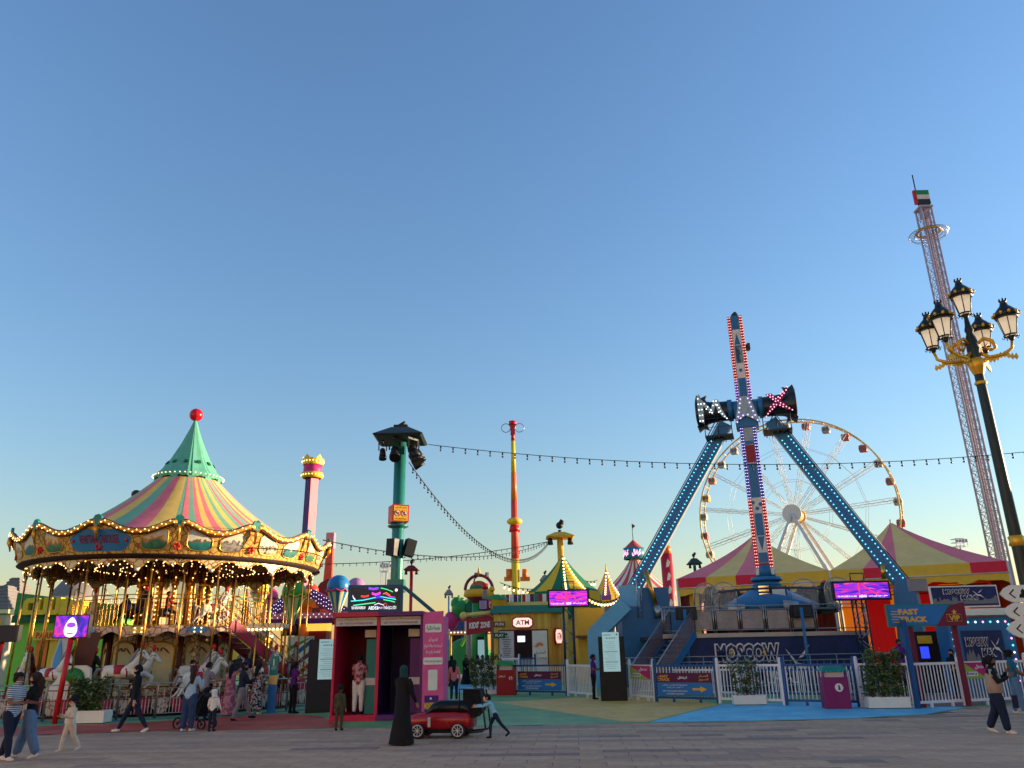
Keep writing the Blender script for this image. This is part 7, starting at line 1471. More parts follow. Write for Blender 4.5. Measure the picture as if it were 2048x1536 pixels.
    if dress:
        dm, zb_, wb_, zt_f = dress; D = MB().use(dm); n = 28; zt = zp + tl*zt_f; secs = []
        prof = [(zt, .1, .066), (zp + tl*.45, .094, .072), (zp+.02, .106, .084), (zp*.6 + zb_*.4, .1 + .25*(wb_-.1), .09 + .2*(wb_-.1)), (zp*.3 + zb_*.7, .1 + .62*(wb_-.1), .09 + .55*(wb_-.1)), (zb_, wb_, wb_*.85)]
        if zt_f < .5: prof = [(zt, .09, .068)] + prof[2:]
        vs = []; sw_ = P.get('sway', 0)
        for j, (z, rx, ry) in enumerate(prof):
            u = (zt - z)/(zt - zb_); q = Sp @ Vector((0, 0, 0)); ly = -math.sin(rd(P['lean']))*(z-zp) if z > zp else 0
            for i in range(n): a = 2*PI*i/n; fo = 1 + .1*u*math.sin(a*6 + j*.5)*(.6 + .4*math.sin(a*2.3)); vs.append((H*(rx*fo*math.cos(a)), H*(ry*fo*math.sin(a) + ly + sw_*u), H*z))
        D.add(vs, [(j*n+i, j*n+(i+1) % n, (j+1)*n+(i+1) % n, (j+1)*n+i) for j in range(len(prof)-1) for i in range(n)], True); D.build('dress', t)
    return t
def crossbag(t, H, m='cloth_black'):
    b = MB().use(m); b.tube([(-.1*H, -.02*H, .8*H), (-.03*H, -.075*H, .72*H), (.06*H, -.08*H, .6*H), (.11*H, -.02*H, .53*H), (.08*H, .06*H, .6*H), (-.03*H, .07*H, .74*H)], .008*H, 5, closed=True); b.box((.115*H, -.0, .5*H), (.05*H, .1*H, .07*H)); b.build('shoulder_bag', t)
W = math.radians
walkL = dict(L=(22, 8), R=(-16, 18), LA=(-18, 6, 12), RA=(20, 6, 18))
person(G(8, 1521), W(75), 1.66, 'woman in a striped white top and jeans at the left edge facing her friend', dict(L=(14, 4), R=(-10, 10), LA=(20, 4, 70, 10), RA=(25, 6, 60, 10)), 'cloth_striped', 'short', 'denim_dark', 'shoe_white', 'skin_brown', ('bun', 'hair_black'), wide=1.15)
person(G(48, 1516), W(-80), 1.66, 'long haired woman in a black top and wide pale jeans at the left edge', dict(L=(16, 4), R=(-12, 10), LA=(10, 6, 25), RA=(18, 6, 60, 10)), 'cloth_black', 'long', 'denim_light', 'shoe_white', 'skin_light', ('long', 'hair_brown'), wide=1.5)
person(G(133, 1503), W(-35), 1.1, 'small child in a cream tracksuit walking near the left edge', dict(L=(14, 6), R=(-14, 22), LA=(20, 8, 80, 30), RA=(20, 8, 90, 30), nod=20), 'cloth_cream', 'long', 'cloth_cream', 'shoe_white', 'skin_light', ('bun', 'hair_black'), child=True, loose=1.15, wide=1.25)
person(G(262, 1464), W(-82), 1.8, 'man in a black shirt and dark trousers striding left past the carousel', dict(L=(27, 4), R=(-24, 8), LA=(12, 6, 12), RA=(-12, 8, 14)), 'cloth_black', 'long', 'denim_dark', 'shoe_white', 'skin_light', ('short', 'hair_black'))
t = person(G(373, 1463), W(165), 1.68, 'woman in a white and pale blue top and wide jeans with a black bag strap', dict(L=(3, 2), R=(-3, 2), LA=(30, 8, 110, 20), RA=(5, 10, 20), look=40), 'cloth_paleblue', 'long', 'denim', 'shoe_white', 'skin_mid', ('long', 'hair_brown'), wide=1.35, loose=1.1); crossbag(t, 1.68)
person(G(402, 1442), W(150), 1.76, 'man in a grey vest over a white shirt leaning on the carousel railing', dict(lean=8, L=(4, 2), R=(-4, 3), LA=(40, 10, 50, 10), RA=(50, 10, 40, 10)), 'cloth_grey', 'short', 'cloth_black', 'shoe_black', 'skin_mid', ('short', 'hair_black'))
person(G(422, 1463), W(170), 1.04, 'small child in a white hooded top and dark trousers seen from behind', dict(L=(2, 2), R=(-2, 2), LA=(8, 12, 30), RA=(8, 14, 30)), 'cloth_white', 'long', 'denim_dark', 'shoe_black', 'skin_light', ('hood', 'cloth_white'), child=True, loose=1.15)
person(G(455, 1432), W(170), 1.66, 'woman in a long rose floral dress raising her arm to take a picture', dict(L=(2, 2), R=(-2, 2), LA=(120, 10, 30, 10), RA=(30, 10, 80, 20), look=10), 'cloth_floral', 'long', 'cloth_floral', 'shoe_white', 'skin_light', ('long', 'hair_black'), dress=('cloth_floral', .03, .16, .9))
person(G(478, 1441), W(120), 1.76, 'man in a navy sweater and pale grey jeans turned to the carousel', dict(L=(-10, 10), R=(26, 4), LA=(30, 6, 80, 20), RA=(20, 8, 60, 10)), 'cloth_navy', 'long', 'cloth_grey', 'shoe_black', 'skin_mid', ('short', 'hair_black'), loose=1.08, wide=1.1)
t = person(G(510, 1429), W(160), 1.68, 'woman in a long black and white leopard print dress seen from behind', dict(L=(2, 2), R=(-2, 2), LA=(20, 8, 70, 20), RA=(10, 8, 30)), 'cloth_leopard', 'long', 'cloth_leopard', 'shoe_white', 'skin_mid', ('long', 'hair_black'), dress=('cloth_leopard', .1, .135, .9)); crossbag(t, 1.68)
t = person(G(584, 1427), W(120), 1.7, 'staff member in a purple shirt and black trousers by the carousel stair', dict(L=(3, 2), R=(-3, 2), LA=(20, 8, 95, 30), RA=(20, 8, 95, 30)), 'cloth_purple', 'short', 'cloth_black', 'shoe_black', 'skin_mid', ('pony', 'hair_black'), wide=1.1)
b = MB().use('cloth_white'); write(b, 'CARNIVAL', (0, .085*1.7, .6*1.7), -X3, Z3, .26, .09, .02, .04); b.build('printing', t, kind='stuff')
person(G(677, 1461), W(170), 1.12, 'boy in dark olive clothes standing at the magenta booth', dict(L=(3, 2), R=(-3, 2), LA=(0, 8, 15), RA=(0, 8, 15)), 'cloth_olive', 'long', 'cloth_olive', 'shoe_black', 'skin_mid', ('short', 'hair_black'), child=True)
person((KF.x + .72, KF.y + .45), W(175), 1.72, 'person in a red printed shirt and white trousers inside the left bay of the booth', dict(L=(3, 2), R=(-3, 2), LA=(20, 8, 50, 10), RA=(30, 8, 70, 20)), 'cloth_print', 'short', 'cloth_white', 'shoe_black', 'skin_mid', ('short', 'hair_black'), lift=.16, wide=1.2, loose=1.1)
person(G(803, 1490), W(150), 1.62, 'woman in a black abaya and dark teal headscarf before the booth', dict(L=(4, 2), R=(-4, 2), LA=(10, 8, 25), RA=(30, 10, 70, 10), look=25), 'cloth_black', 'long', 'cloth_black', 'shoe_black', 'skin_mid', ('hijab', 'hijab_teal'), dress=('cloth_black', .015, .17, .95), loose=1.12)
person(G(990, 1477), W(-92), 1.0, 'boy in a pale blue shirt pushing the red toy car trolley', dict(lean=26, L=(24, 22), R=(-34, 12), LA=(78, 5, 10), RA=(72, 5, 14), nod=-18), 'cloth_sky', 'long', 'denim_dark', 'shoe_black', 'skin_light', ('short', 'hair_black'), child=True)
person(G(908, 1405), W(178), 1.64, 'long haired woman in a pink top and jeans walking away', dict(L=(8, 6), R=(-8, 12), LA=(-6, 9, 12), RA=(6, 9, 12)), 'cloth_pink', 'long', 'denim_dark', 'shoe_white', 'skin_light', ('long', 'hair_black'))
t = person(G(1189, 1399), W(70), 1.74, 'guard in a purple shirt and black trousers behind the black totem', dict(L=(3, 2), R=(-3, 2), LA=(15, 8, 90, 30), RA=(15, 8, 90, 30)), 'cloth_purple', 'short', 'cloth_black', 'shoe_black', 'skin_brown', ('short', 'hair_black'))
person(at(1797, 1290, 30.5), W(10), 1.72, 'attendant in a purple shirt facing out behind the gateway', dict(LA=(10, 8, 80, 30), RA=(10, 8, 80, 30)), 'cloth_purple', 'short', 'cloth_black', 'shoe_black', 'skin_brown', ('short', 'hair_black'), vox=.02, lift=.35)
person(at(1806, 1330, 27.2), W(175), 1.62, 'attendant in a purple shirt seen from behind at the gateway fence', dict(LA=(10, 8, 80, 30), RA=(10, 8, 80, 30)), 'cloth_purple', 'short', 'cloth_black', 'shoe_black', 'skin_brown', ('short', 'hair_black'), vox=.02)
person(at(1907, 1330, 29.5), W(-60), 1.7, 'person in dark clothes inside the ride entrance at the right', dict(LA=(10, 8, 60, 20), RA=(10, 8, 60, 20)), 'cloth_black', 'short', 'cloth_black', 'shoe_black', 'skin_mid', ('short', 'hair_black'), vox=.02)
t = person(G(2008, 1467), W(55), 1.6, 'girl in a black and tan jacket and wide dark trousers at the right edge', dict(L=(10, 6), R=(-12, 14), LA=(25, 6, 95, 25), RA=(30, 8, 115, 15)), 'cloth_black', 'long', 'denim_dark', 'shoe_white', 'skin_brown', ('pony', 'hair_black'), loose=1.2, wide=1.45)
sH = 1.6; b = MB().use('cloth_taupe'); b.lathe([(.108*sH, .49*sH), (.125*sH, .5*sH), (.122*sH, .6*sH), (.118*sH, .7*sH), (.1*sH, .735*sH)], 18, ay=.8); b.build('jacket_panel', t)
b = MB().use('cloth_white')
for s_ in (-1, 1):
    for k in (-.02, 0, .02): b.tube([(s_*.132*sH, k, .79*sH), (s_*.15*sH, k*1.0, .7*sH)], .006, 4)
b.build('sleeve_stripes', t, kind='stuff')
b = MB().use('cloth_navy'); b.box((.05, -.32, .62), (.22, .1, .24)); b.build('hand_bag', t)
person(G(2043, 1428), W(70), 1.68, 'woman in a teal top half cut off at the right edge', dict(L=(6, 4), R=(-6, 6), LA=(20, 6, 40), RA=(20, 6, 40)), 'cloth_teal', 'short', 'denim_light', 'shoe_white', 'skin_brown', ('bun', 'hair_black'), vox=.02, wide=1.2)
for px_, py_, Y, a, kw, lb in ((903, 1296, 50, 175, dict(top='cloth_black', bottom='cloth_black', hair=('hijab', 'cloth_black'), dress=('cloth_black', .02, .17, .95)), 'woman in a black abaya walking away beside the pink end panel'), (932, 1291, 52, 20, dict(top='cloth_black', bottom='cloth_black', hair=('hijab', 'cloth_black'), dress=('cloth_black', .02, .19, .95)), 'woman in a flowing black abaya in front of the kids zone'), (946, 1288, 58, 10, dict(top='cloth_white', bottom='cloth_grey'), 'person in pale clothes behind the black abaya in the kids zone'), (955, 1297, 49, 200, dict(top='cloth_navy', bottom='cloth_black', hair=('hijab', 'cloth_black')), 'person in dark clothes with white trim left of the kids zone screen'), (965, 1291, 52, 170, dict(top='cloth_navy', bottom='denim_dark'), 'man in navy standing against the lit kids zone screen'), (975, 1294, 48, 165, dict(top='cloth_white', bottom='cloth_black', sleeve='short'), 'man in a white shirt with a black strap left of the cash machine hut'), (1036, 1292, 49.3, 160, dict(top='cloth_tan', bottom='cloth_black', hair=('long', 'hair_brown')), 'woman at the cash machine doorway carrying a dark bag')):
    p = at(px_, py_, Y); person(p, W(a), min(1.8, max(1.6, p.z + .05)), lb, dict(L=(4, 3), R=(-4, 3), LA=(15, 8, 40, 10), RA=(10, 8, 30)), vox=.026, group='people in the kids zone', **kw)
# two riders on the carousel
RD = dict(L=(70, 70), R=(70, 70), LA=(45, 10, 40, 10), RA=(45, 10, 40, 10))
def rider(da, r, z, label, top, H, child): 
    a = FA + W(da); p = CC + pol(r, a, 0); person(p, a + PI, H, label, RD, top, 'long', 'denim_dark', 'shoe_black', 'skin_mid', ('short', 'hair_black'), child=child, lift=z, vox=.02)
rider(14, 3.95, .86, 'child in a white top riding a carousel horse', 'cloth_white', 1.1, True); rider(-3, 3.0, 3.05, 'rider in red on the upper deck of the carousel', 'cloth_red', 1.5, False)
# ---------------------------------------------------------------- toy car on a trolley frame
CR = G(888, 1474); tc = thing('toy_car', CR, 'red ride-on toy car with black roof on a push trolley', 'toy car', rz=W(-9))
mat('car_red', (150, 16, 26), .22, spec=.6); mat('car_glass', (8, 8, 10), .3, spec=.4, var=0)
def loft(b, secs):   # closed rounded body from sections along x: (x, z0, z1, half width)
    vs = []; n = 12
    for x, z0, z1, hw_ in secs:
        for i in range(n):
            a = 2*PI*i/n; cx = math.copysign(abs(math.cos(a))**.45, math.cos(a)); cz = math.copysign(abs(math.sin(a))**.45, math.sin(a)); vs.append((x, hw_*cx, (z0+z1)/2 + (z1-z0)/2*cz))
    m = len(secs); b.add(vs, [(j*n+i, j*n+(i+1) % n, (j+1)*n+(i+1) % n, (j+1)*n+i) for j in range(m-1) for i in range(n)] + [tuple(range(n-1, -1, -1)), tuple((m-1)*n+i for i in range(n))], True)
b = MB().use('car_red'); loft(b, [(-.8, .24, .42, .3), (-.76, .18, .47, .36), (-.6, .17, .52, .37), (-.2, .16, .56, .38), (.3, .16, .56, .38), (.62, .17, .55, .36), (.7, .22, .46, .31)]); b.build('body', tc)
b = MB().use('car_glass'); loft(b, [(-.36, .46, .54, .34), (-.2, .46, .74, .31), (-.05, .46, .79, .31), (.5, .46, .79, .3), (.6, .46, .72, .3), (.66, .46, .56, .31)]); b.build('cabin', tc)
b = MB().use('shoe_black'); loft(b, [(-.7, .1, .22, .33), (0, .1, .2, .35), (.6, .1, .22, .33)]); b.build('sill', tc)
for x in (-.5, .42):
    for y in (-.4, .4):
        b = MB().use('black'); b.cyl((x, y-.06, .16), (x, y+.06, .16), .16, n=22); wl = b.build('wheel', tc); b = MB().use('pale_grey'); sy = -1 if y < 0 else 1
        b.tube([(x + .118*math.cos(2*PI*i/18), y+sy*.062, .17+.118*math.sin(2*PI*i/18)) for i in range(18)], .014, 5, closed=True); b.cyl((x, y+sy*.055, .17), (x, y+sy*.075, .17), .03, n=8)
        for k in range(8): a = 2*PI*k/8; b.beam((x, y+sy*.066, .17), (x+.11*math.cos(a), y+sy*.066, .17+.11*math.sin(a)), .016, .014)
        b.build('rim', wl)
        b = MB().use('black'); b.lathe([(.19, 0), (.2, .03)], 14, a0=0, a1=PI); 
b = MB().use('pale_grey'); b.box((-.25, -.39, .34), (.06, .02, .2)); b.build('side_vent', tc)
for y in (-.25, .25): b = MB().use('pale_grey'); b.box((-.775, y, .38), (.04, .12, .05)); b.build('headlight', tc)
for y in (-.36, .36): b = MB().use('red'); b.box((.62, y*.95, .38), (.06, .05, .1)); b.build('tail_light', tc)
b = MB().use('dark_steel'); b.tube([(.5, .3, .1), (.95, .3, .14), (1.02, .3, .2), (.92, .3, .98), (.92, -.3, .98), (1.02, -.3, .2), (.95, -.3, .14), (.5, -.3, .1)], .022, 6); b.tube([(.42, -.3, .5), (.42, -.3, 1.02), (.92, -.3, 1.0)], .02, 6); b.build('push_frame', tc)
b = MB().use('cloth_black'); b.prism([(.5, .5), (.5, 1.0), (.86, 1.02), (.94, .78), (.92, .56), (.78, .42)], (0, -.28, 0), X3, Z3, (0, .56, 0)); b.build('canopy', tc)
# pushchair beside the white-shirted woman
PB = G(392, 1457); pb = thing('pushchair', PB, 'black pushchair between the woman in wide jeans and the hooded child', 'pushchair', rz=W(-20))
b = MB().use('dark_steel'); b.tube([(-.45, -.2, .15), (0, -.2, .5), (.35, -.2, 1.0), (.35, .2, 1.0), (0, .2, .5), (-.45, .2, .15)], .018, 6); b.tube([(.35, -.2, .12), (0, -.2, .5)], .018, 6); b.tube([(.35, .2, .12), (0, .2, .5)], .018, 6); b.build('frame', pb)
b = MB().use('cloth_black'); b.prism([(-.3, .35), (.15, .3), (.35, .8), (.2, .9), (-.05, .75), (-.1, .5), (-.35, .45)], (0, -.18, 0), X3, Z3, (0, .36, 0)); b.build('seat', pb)
for x, r in ((-.45, .14), (.35, .12)):
    for y in (-.22, .22): b = MB().use('black'); b.tube([(x + r*math.cos(2*PI*i/16), y, .14 + (r)*math.sin(2*PI*i/16) + (r-.14)) for i in range(16)], .025, 6, closed=True); b.cyl((x, y-.02, .14+(r-.14)), (x, y+.02, .14+(r-.14)), .04, n=8); b.build('wheel', pb)
# height board by the carousel gate
hb0 = G(541, 1427); hb = thing('height_board', hb0, 'tall narrow teal, ochre and blue height board by the carousel railing', 'sign', rz=W(-12)); hh_ = at(545, 1312, hb0.y).z
for z0, z1, m in ((0, .5, 'sign_blue'), (.5, .66, 'wheel_gold'), (.66, 1, 'teal')): b = MB().use(m); b.box((0, 0, hh_*(z0+z1)/2), (.3, .05, hh_*(z1-z0)-.004)); b.build('panel', hb)
b = MB().use('white_paint'); b.cyl((0, -.03, hh_*.93), (0, -.036, hh_*.93), .03, n=10); b.box((0, -.032, hh_*.87), (.04, .008, .16)); write(b, 'الطول', (0, -.027, hh_*.8), X3, Z3, .16, .06, .003, .01); write(b, '120 cm', (0, -.027, hh_*.77), X3, Z3, .16, .04, .003, .01); b.build('pictogram', hb, kind='stuff')
# ================================================================ kids zone
KY = 58.0; kc = at(958, 1190, KY)
kz = thing('globe_ride', (kc.x, KY, 0), 'orange and green toy globe on a yellow tub under a pink arch', 'ride')
def kp(px_, py_, Y=KY): p = at(px_, py_, Y); return Vector((p.x-kc.x, Y-KY, p.z))
zb0, zb1 = kp(958, 1195).z, kp(958, 1180).z; m2 = lambda q: q/1562*KY*1.03
b = MB().use('orange'); b.use(mat('tub_yellow', (226, 160, 30), .45)); b.lathe([(m2(24), zb0), (m2(29), zb0+.1), (m2(27), zb1), (m2(24), zb1+.02)], 24); b.build('tub', kz); b = MB().use('maroon'); b.lathe([(m2(10), zb0-.5), (m2(24), zb0)], 20); b.build('tub_base', kz)
b = MB(); b.use(mat('globe_orange', (206, 84, 40), .6, var=.4, scale=3)); b.lathe([(m2(18)*math.cos(x_), zb1 + m2(17)*math.sin(x_)) for x_ in [.5+.107*j for j in range(11)]], 20); b.use(mat('globe_green', (40, 110, 80), .6, var=.3, scale=3)); b.lathe([(m2(18)*math.cos(x_), zb1 + m2(17)*math.sin(x_)) for x_ in (0, .17, .34, .5)], 20); b.build('globe', kz)
b = MB().use('pink'); zc = zb1; b.tube([(m2(26)*math.cos(x_), 0, zc + m2(27)*math.sin(x_)) for x_ in [PI*j/20 for j in range(21)]], m2(3), 8); b.use('maroon'); b.tube([(m2(26)*math.cos(x_), -.12, zc + m2(27)*math.sin(x_)) for x_ in [PI*j/20 for j in range(21)]], m2(2), 6); b.tube([(-m2(12), -.2, zc), (-m2(8), -.2, zc+m2(20)), (0, -.2, zc+m2(27))], m2(1.4), 6); b.build('arch', kz)
b = MB().use('tub_yellow'); b.lathe([(m2(2), zc+m2(24)), (m2(4.2), zc+m2(29)), (m2(3), zc+m2(32)), (.01, zc+m2(44))], 12); b.build('finial', kz)
for ch, px_ in (('S', 952), ('E', 974)): b = MB().use('maroon'); q = kp(px_, 1150); vs, fs = text_mesh(ch, .04, .1); sz = vs.max(0)-vs.min(0); b.add([(q.x + p[0]/sz[0]*m2(7), p[2]*.8, q.z + p[1]/sz[1]*m2(9)) for p in vs], fs, False); b.build('letter', kz)
b = MB().use('green'); b.cyl((0, 0, 0), (0, 0, zb0-.4), .6, .5, n=12); b.build('column', kz)
p = at(993, 1215, 54); tb = thing('yellow_tub', (p.x, 54, 0), 'big yellow bucket shaped hut with a green lid left of the cash machine hut', 'hut'); z0, z1 = at(993, 1222, 54).z, at(993, 1200, 54).z; b = MB().use('tub_yellow'); b.lathe([(.5, z0-.4), (.55, z0), (.72, z1)], 18); b.build('tub', tb); b = MB().use('green'); b.lathe([(.78, z1), (.7, z1+.15), (.2, z1+.35)], 18); b.use('tub_yellow'); b.ball((-.3, 0, z1+.7), .2, 10, 7); b.build('lid', tb); b = MB().use('wood'); b.cyl((0, 0, 0), (0, 0, z0-.4), .4, n=10); b.build('stand', tb)
p = at(970, 1210, 50.5); bk = thing('letter_block', (p.x, 50.5, p.z), 'toy alphabet block with a letter B above the kids zone sign', 'block', rz=W(-20)); s_ = .62; b = MB().use('black'); b.box((0, 0, 0), (s_, s_, s_)); b.build('block', bk); b = MB().use('lilac'); b.box((0, -s_/2-.005, 0), (s_*.8, .02, s_*.8)); b.use('red'); b.box((s_/2+.005, 0, 0), (.02, s_*.85, s_*.9)); fc = b.build('face', bk); b = MB().use('grey'); write(b, 'B', (0, -s_/2-.016, 0), X3, Z3, .3, .4, .004, .03); b.use('white_paint'); write(b, 'C', (s_/2+.016, 0, 0), Y3, Z3, .28, .4, .004, .03); b.build('lettering', fc, kind='stuff'); b = MB().use('grey'); b.lathe([(.1, .31), (.22, .5), (.12, .7), (.2, .8), (.02, .95)], 10); b.use('red'); b.cyl((0, 0, .95), (0, 0, 1.3), .18, .22, n=10); b.build('toy_figure', bk); b = MB().use('green'); b.cyl((0, 0, -.31), (0, .3, -p.z), .12, n=8); b.build('stand', bk)
g0 = at(937, 1266, 50); sg = thing('kids_zone_sign', (at(958, 1262, 50).x, 50, 0), 'red kids zone sign hanging from a yellow wooden bracket', 'sign'); zq = at(958, 1251, 50).z; b = MB().use('red'); wq = 46/1562*50*1.04; hq = .95; tl_ = .13
b.use(mat('sign_red', (150, 26, 40), .5)); b.prism([(-wq/2, -hq/2-.08), (wq/2, -hq/2+.1), (wq/2, hq/2+.12), (-wq/2, hq/2-.04)], (0, 0, zq), X3, Z3, (0, .08, 0)); bd = b.build('board', sg); b = MB().use('white_paint'); ux2 = Vector((1, 0, .09)); write(b, "KIDS'", (-.3, -.01, zq+.02), ux2, Z3, .6, .38, .006, .05); write(b, 'ZONE', (.38, -.01, zq+.04), ux2, Z3, .6, .36, .006, .05); b.build('lettering', bd, kind='stuff')
b = MB().use('wheel_gold'); b.tube([(-wq*.6, .1, zq+.62), (wq*.9, .1, zq+.8)], .13, 8); b.ball((-wq*.62, .1, zq+.6), .24, 10, 7); b.tube([(wq*.85, .1, 0), (wq*.85, .1, zq+.85)], .14, 8); b.build('bracket', sg)
for dz, t_ in ((.05, 'FUN'), (-.6, 'PLAY')): b = MB().use('wood' if dz > 0 else 'dark_green'); b.box((wq*.82, -.1, zq+dz), (.7, .06, .32)); pl = b.build('finger_board', sg); b = MB().use('white_paint'); write(b, t_, (wq*.82, -.13, zq+dz), X3, Z3, .5, .16, .004, .03); b.build('lettering', pl, kind='stuff')
sc_ = at(963, 1288, 56); ks = thing('kids_zone_screen', (sc_.x, 56, 0), 'lit upright screen standing under the kids zone sign', 'screen'); b = MB().use('black'); b.box((0, 0, 1.45), (.62, .16, 2.9)); b.build('case', ks); b = MB().use('poster_glow'); b.box((0, -.09, 1.95), (.5, .02, 1.5)); b.build('display', ks)
cat_ = at(935, 1320, 66); cg = thing('toy_tunnel', (cat_.x, 66, 0), 'green toy train tunnel with yellow posts in the kids zone', 'ride'); b = MB().use('green'); b.lathe([(2.3*math.sin(x_), 2.8*math.cos(x_)+.3) for x_ in [.02+.17*j for j in range(10)]], 20, ay=.7); b.build('tunnel', cg)
for x in (-2.6, -1.2, 1.6, 2.7): b = MB().use('tub_yellow'); b.cyl((x, -1.8, 0), (x, -1.8, 3.4), .09, n=8); b.build('post', cg)
b = MB().use('tub_yellow'); b.beam((-2.8, -1.8, 3.4), (2.9, -1.8, 3.4), .3, .3); b.build('lintel', cg); b = MB().use('lime'); b.beam((-.4, -2, 2.4), (1.2, -2, 5.2), .25, .2); b.build('slide_rail', cg); b = MB().use('white_bulb')
for i in range(22): b.bulb((-2.8+5.7*i/21, -1.98, 3.42), .06)
b.build('lamps', cg, kind='stuff')
ft = thing('fruit_ride', (at(940, 1230, 63).x, 63, 0), 'fruit shaped children ride in pink and green behind the kids zone sign', 'ride'); fx = ft.location.x
b = MB().use('grey'); b.cyl((0, 0, 0), (0, 0, at(940, 1215, 63).z), .3, n=10); b.build('mast', ft)
for px_, py_, m, s in ((903, 1240, 'magenta', 1.0), (927, 1230, 'hot_pink', .7), (920, 1218, 'green', 1.1), (944, 1220, 'dark_green', 1.2), (962, 1222, 'green', .9), (981, 1232, 'hot_pink', .8), (914, 1207, 'green', .8), (936, 1208, 'lime', .6)):
    q = at(px_, py_, 63); R1 = .62*s; b = MB().use(m); c = Vector((q.x-fx, 0, q.z)); b.lathe([(R1*.05, -R1*1.2), (R1*.6, -R1*.95), (R1*.98, -R1*.2), (R1*.92, R1*.4), (R1*.5, R1*.95), (R1*.08, R1*.9)], 14, c); cb = b.build('fruit_cabin', ft); b = MB().use('lime'); b.prism([(0, .85*R1), (.5*R1, 1.15*R1), (.15*R1, 1.3*R1)], c, X3, Z3, (0, .06, 0)); b.build('leaf', cb); b = MB().use('grey'); b.tube([c, (0, 0, at(940, 1222, 63).z)], .08, 5); b.build('arm', cb)
# ---------------------------------------------------------------- ride entrance booth on the right
EY = 30.5
def ep(px_, py_, Y=EY): return at(px_, py_, Y)
p0, p1 = ep(1886, 1211), ep(2006, 1170); sb = thing('ride_sign', ((p0.x+p1.x)/2, EY+.6, (p0.z+p1.z)/2), 'navy Max ride sign with skyline above the entrance at the right', 'sign', rz=W(-4)); w, h = p1.x-p0.x, p1.z-p0.z
b = MB().use('white_paint'); b.box((0, .05, 0), (w+.1, .1, h+.1)); b.build('frame', sb); b = MB().use('banner_navy'); b.box((0, -.01, 0), (w, .02, h)); fc = b.build('face', sb)
def skyline(b, o, w, h, seed):
    r = random.Random(seed); x = -w/2
    b.use('slate')
    while x < w/2-.05: d = r.uniform(.05, .13); z = r.uniform(.15, .45)*h; b.prism([(x, -h/2), (x+d, -h/2), (x+d, -h/2+z), (x+d/2, -h/2+z*1.3), (x, -h/2+z)], o, X3, Z3, (0, -.003, 0)); x += d
b = MB(); skyline(b, (0, -.024, 0), w, h*.8, 3); b.build('skyline', fc, kind='stuff'); b = MB(); mlogo(b, Vector((-w*.12, -.03, h*.12)), w*.42, h*.62, X3); b.build('lettering', fc, kind='stuff')
e0, e1 = ep(1912, 1335), ep(2018, 1232); eb = thing('entrance_booth', ((e0.x+e1.x)/2, EY, 0), 'blue ride booth edged with coloured lamps and a navy poster at the right', 'booth', rz=W(-4)); w, h = e1.x-e0.x, e1.z
b = MB().use('ride_blue'); b.box((0, .5, h/2), (w, 1.0, h)); b.build('wall', eb); b = MB().use('white_paint'); b.box((0, .4, h+.16), (w+.5, 1.3, .24)); b.build('roof_beam', eb)
b = MB().use('banner_navy'); b.box((0, -.02, h*.56), (w*.62, .03, h*.52)); po = b.build('poster', eb); b = MB(); skyline(b, (0, -.04, h*.56), w*.6, h*.5, 5); b.build('skyline', po, kind='stuff'); b = MB(); mlogo(b, Vector((-w*.1, -.05, h*.62)), w*.36, h*.26, X3); b.build('lettering', po, kind='stuff')
ll = [MB().use(m) for m in ('white_bulb', 'pink_led', 'cyan_led')]
k = 0
for i in range(9):
    for s_ in (-1, 1): ll[k % 3].bulb((s_*w*.44, -.03, .5 + (h-.8)*i/8), .045); k += 1
for i in range(8): ll[k % 3].bulb((-w*.4 + w*.8*i/7, -.03, h*.93), .045); k += 1
for b in ll: b.build('lamps', eb, kind='stuff')
for px_, py0_, py1_, nm, lb in ((1850, 1255, 1330, 'queue_screen', 'glowing blue queue screen inside the ride entrance'),):
    q = ep(1850, 1305, 31.5); t = thing(nm, (q.x, 31.5, 0), lb, 'screen'); b = MB().use('em_blue'); b.box((0, 0, q.z), (.3, .05, .42)); b.build('display', t); b = MB().use('dark_steel'); b.cyl((0, .05, 0), (0, .05, q.z-.3), .05, n=6); b.build('stand', t)
q0, q1 = ep(1836, 1290, 33), ep(1905, 1262, 33); cb_ = thing('control_cabin', ((q0.x+q1.x)/2, 33, 0), 'dark control cabin with yellow panels behind the gateway', 'cabin'); b = MB().use('dark_hall'); b.box((0, .5, q1.z/2), (q1.x-q0.x, 1.0, q1.z)); b.build('wall', cb_)
for x in (-.45, .35): b = MB().use('tent_gold'); b.box((x, -.03, q0.z+.2), (.55, .06, .3)); b.build('panel', cb_)
q = ep(1835, 1170, 34); fl = thing('floodlight', (q.x, 34, 0), 'grey floodlight on a stand above the VIP board', 'floodlight'); b = MB().use('grey'); b.box((0, 0, q.z), (.75, .2, .5)); b.build('lamp_head', fl); b = MB().use('grey'); b.cyl((0, .1, 0), (0, .1, q.z-.2), .06, n=6); b.build('stand', fl)
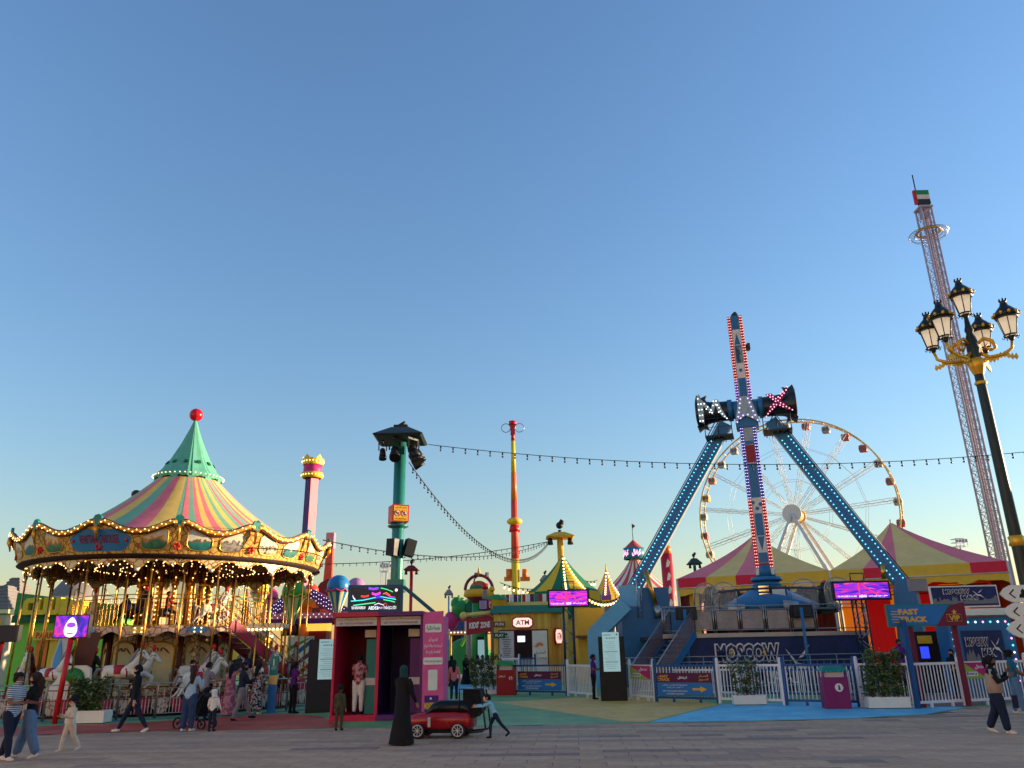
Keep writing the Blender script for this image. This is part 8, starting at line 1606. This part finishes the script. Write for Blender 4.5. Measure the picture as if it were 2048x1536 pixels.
# white direction arrows on the lamp post
for i, (py_, ic, lb) in enumerate(((1188, 'tower', 'top white direction arrow with a tower sign at the right edge'), (1224, 'city', 'middle white direction arrow with a skyline sign at the right edge'), (1258, 'lock', 'lowest white direction arrow with a locker sign at the right edge'))):
    Y = 19.6; tip = at((2000, 2008, 2014)[i], py_, Y); dirn = Vector((1, -.12, 0)).normalized(); dz = .2; t = thing('direction_arrow', tip, lb, 'sign', 'direction arrows on the lamp post', rz=math.atan2(dirn.y, dirn.x)); L = 1.15; out = [(0, 0), (.12, .13), (.26, .2), (.75, .2), (.9, .15), (L, .18), (L, -.18), (.9, -.15), (.75, -.2), (.26, -.2), (.12, -.13)]
    b = MB().use('white_paint'); b.prism(out, (0, 0, 0), X3, Z3, (0, .05, 0)); pb_ = b.build('plate', t); b = MB().use('black'); b.prism([(.2, 0), (.32, .11), (.34, .09), (.245, 0), (.34, -.09), (.32, -.11)], (0, -.001, 0), X3, Z3, (0, -.004, 0))
    if ic == 'tower': b.prism([(.42, -.1), (.62, -.1), (.6, -.02), (.56, .0), (.58, .06), (.53, .12), (.48, .06), (.48, 0), (.44, -.02)], (0, -.001, 0), X3, Z3, (0, -.004, 0))
    elif ic == 'city': b.prism([(.42, -.1), (.66, -.1), (.66, .0), (.6, .02), (.58, .1), (.54, -.02), (.5, .05), (.46, -.03)], (0, -.001, 0), X3, Z3, (0, -.004, 0))
    else: b.tube([(.52+.1*math.cos(x_), -.004, .1*math.sin(x_)) for x_ in [2*PI*j/16 for j in range(16)]], .008, 4, closed=True); b.box((.52, -.003, -.03), (.09, .004, .07)); b.tube([(.49, -.004, 0), (.49, -.004, .05), (.55, -.004, .05), (.55, -.004, 0)], .008, 4)
    b.build('symbol', pb_, kind='stuff')
    b = MB().use('dark_steel'); b.beam((L*.7, .1, 0), (L+.35, .55, 0), .04, .04); b.build('clamp', t)
# ---------------------------------------------------------------- festoon lights
def festoon(p, q, sag, n, label, drop=.16, r=.035, lit=False, mids=None):
    p = Vector(p); q = Vector(q); t = thing('festoon_lights', p, label, 'lights', 'festoon light strings'); pts = [(q-p)*(i/40) - Z3*(4*sag*(i/40)*(1-i/40)) for i in range(41)]; Ymid = (p.y+q.y)/2
    b = MB().use('black'); b.tube(pts, max(.008, .00045*Ymid), 4); b.build('cable', t); b = MB().use('black'); g = MB().use('warm_bulb' if lit else 'dim_bulb')
    for i in range(1, n):
        u = i/n; c = (q-p)*u - Z3*(4*sag*u*(1-u)); b.cyl(c, c - Z3*drop*.6, r*.8, n=6); g.ball(c - Z3*drop, r*1.15, 7, 5)
    b.build('lamp_holders', t, kind='stuff'); g.build('lamp_bulbs', t, kind='stuff')
hatp = Vector((TPX, TPY, zh))
endR = at(2290, 875, 27); m0 = at(857, 889, 27)
festoon(m0, endR, .85, 58, 'long festoon string crossing the sky to the right from the teal pole')
yh = at(1098, 1083, 62); festoon(at(818, 925, TPY), yh, 2.3, 74, 'festoon string sloping from the teal pole to the yellow hatted pole')
festoon(at(646, 1080, 30), yh, .9, 46, 'festoon string from the carousel fascia to the yellow hatted pole'); festoon(at(560, 1128, 52), yh, .5, 44, 'lower festoon string behind the teal pole to the yellow hatted pole')
gp0 = at(1123, 1115, 60); festoon(gp0, at(1050, 1185, 60), .5, 9, 'lit festoon string on the left slope of the green striped tent', .25, .07, True); festoon(gp0, at(1195, 1160, 64), .7, 10, 'lit festoon string from the green striped tent towards the purple tent', .25, .07, True); festoon(at(1000, 1165, 62), at(1110, 1170, 62), .4, 12, 'lit festoon string beside the red and yellow swing tower', .25, .07, True); festoon(at(1165, 1185, 47), at(1262, 1172, 47), .7, 16, 'lit festoon string in front of the purple tent', .18, .06, True)
bpy.context.view_layer.update()
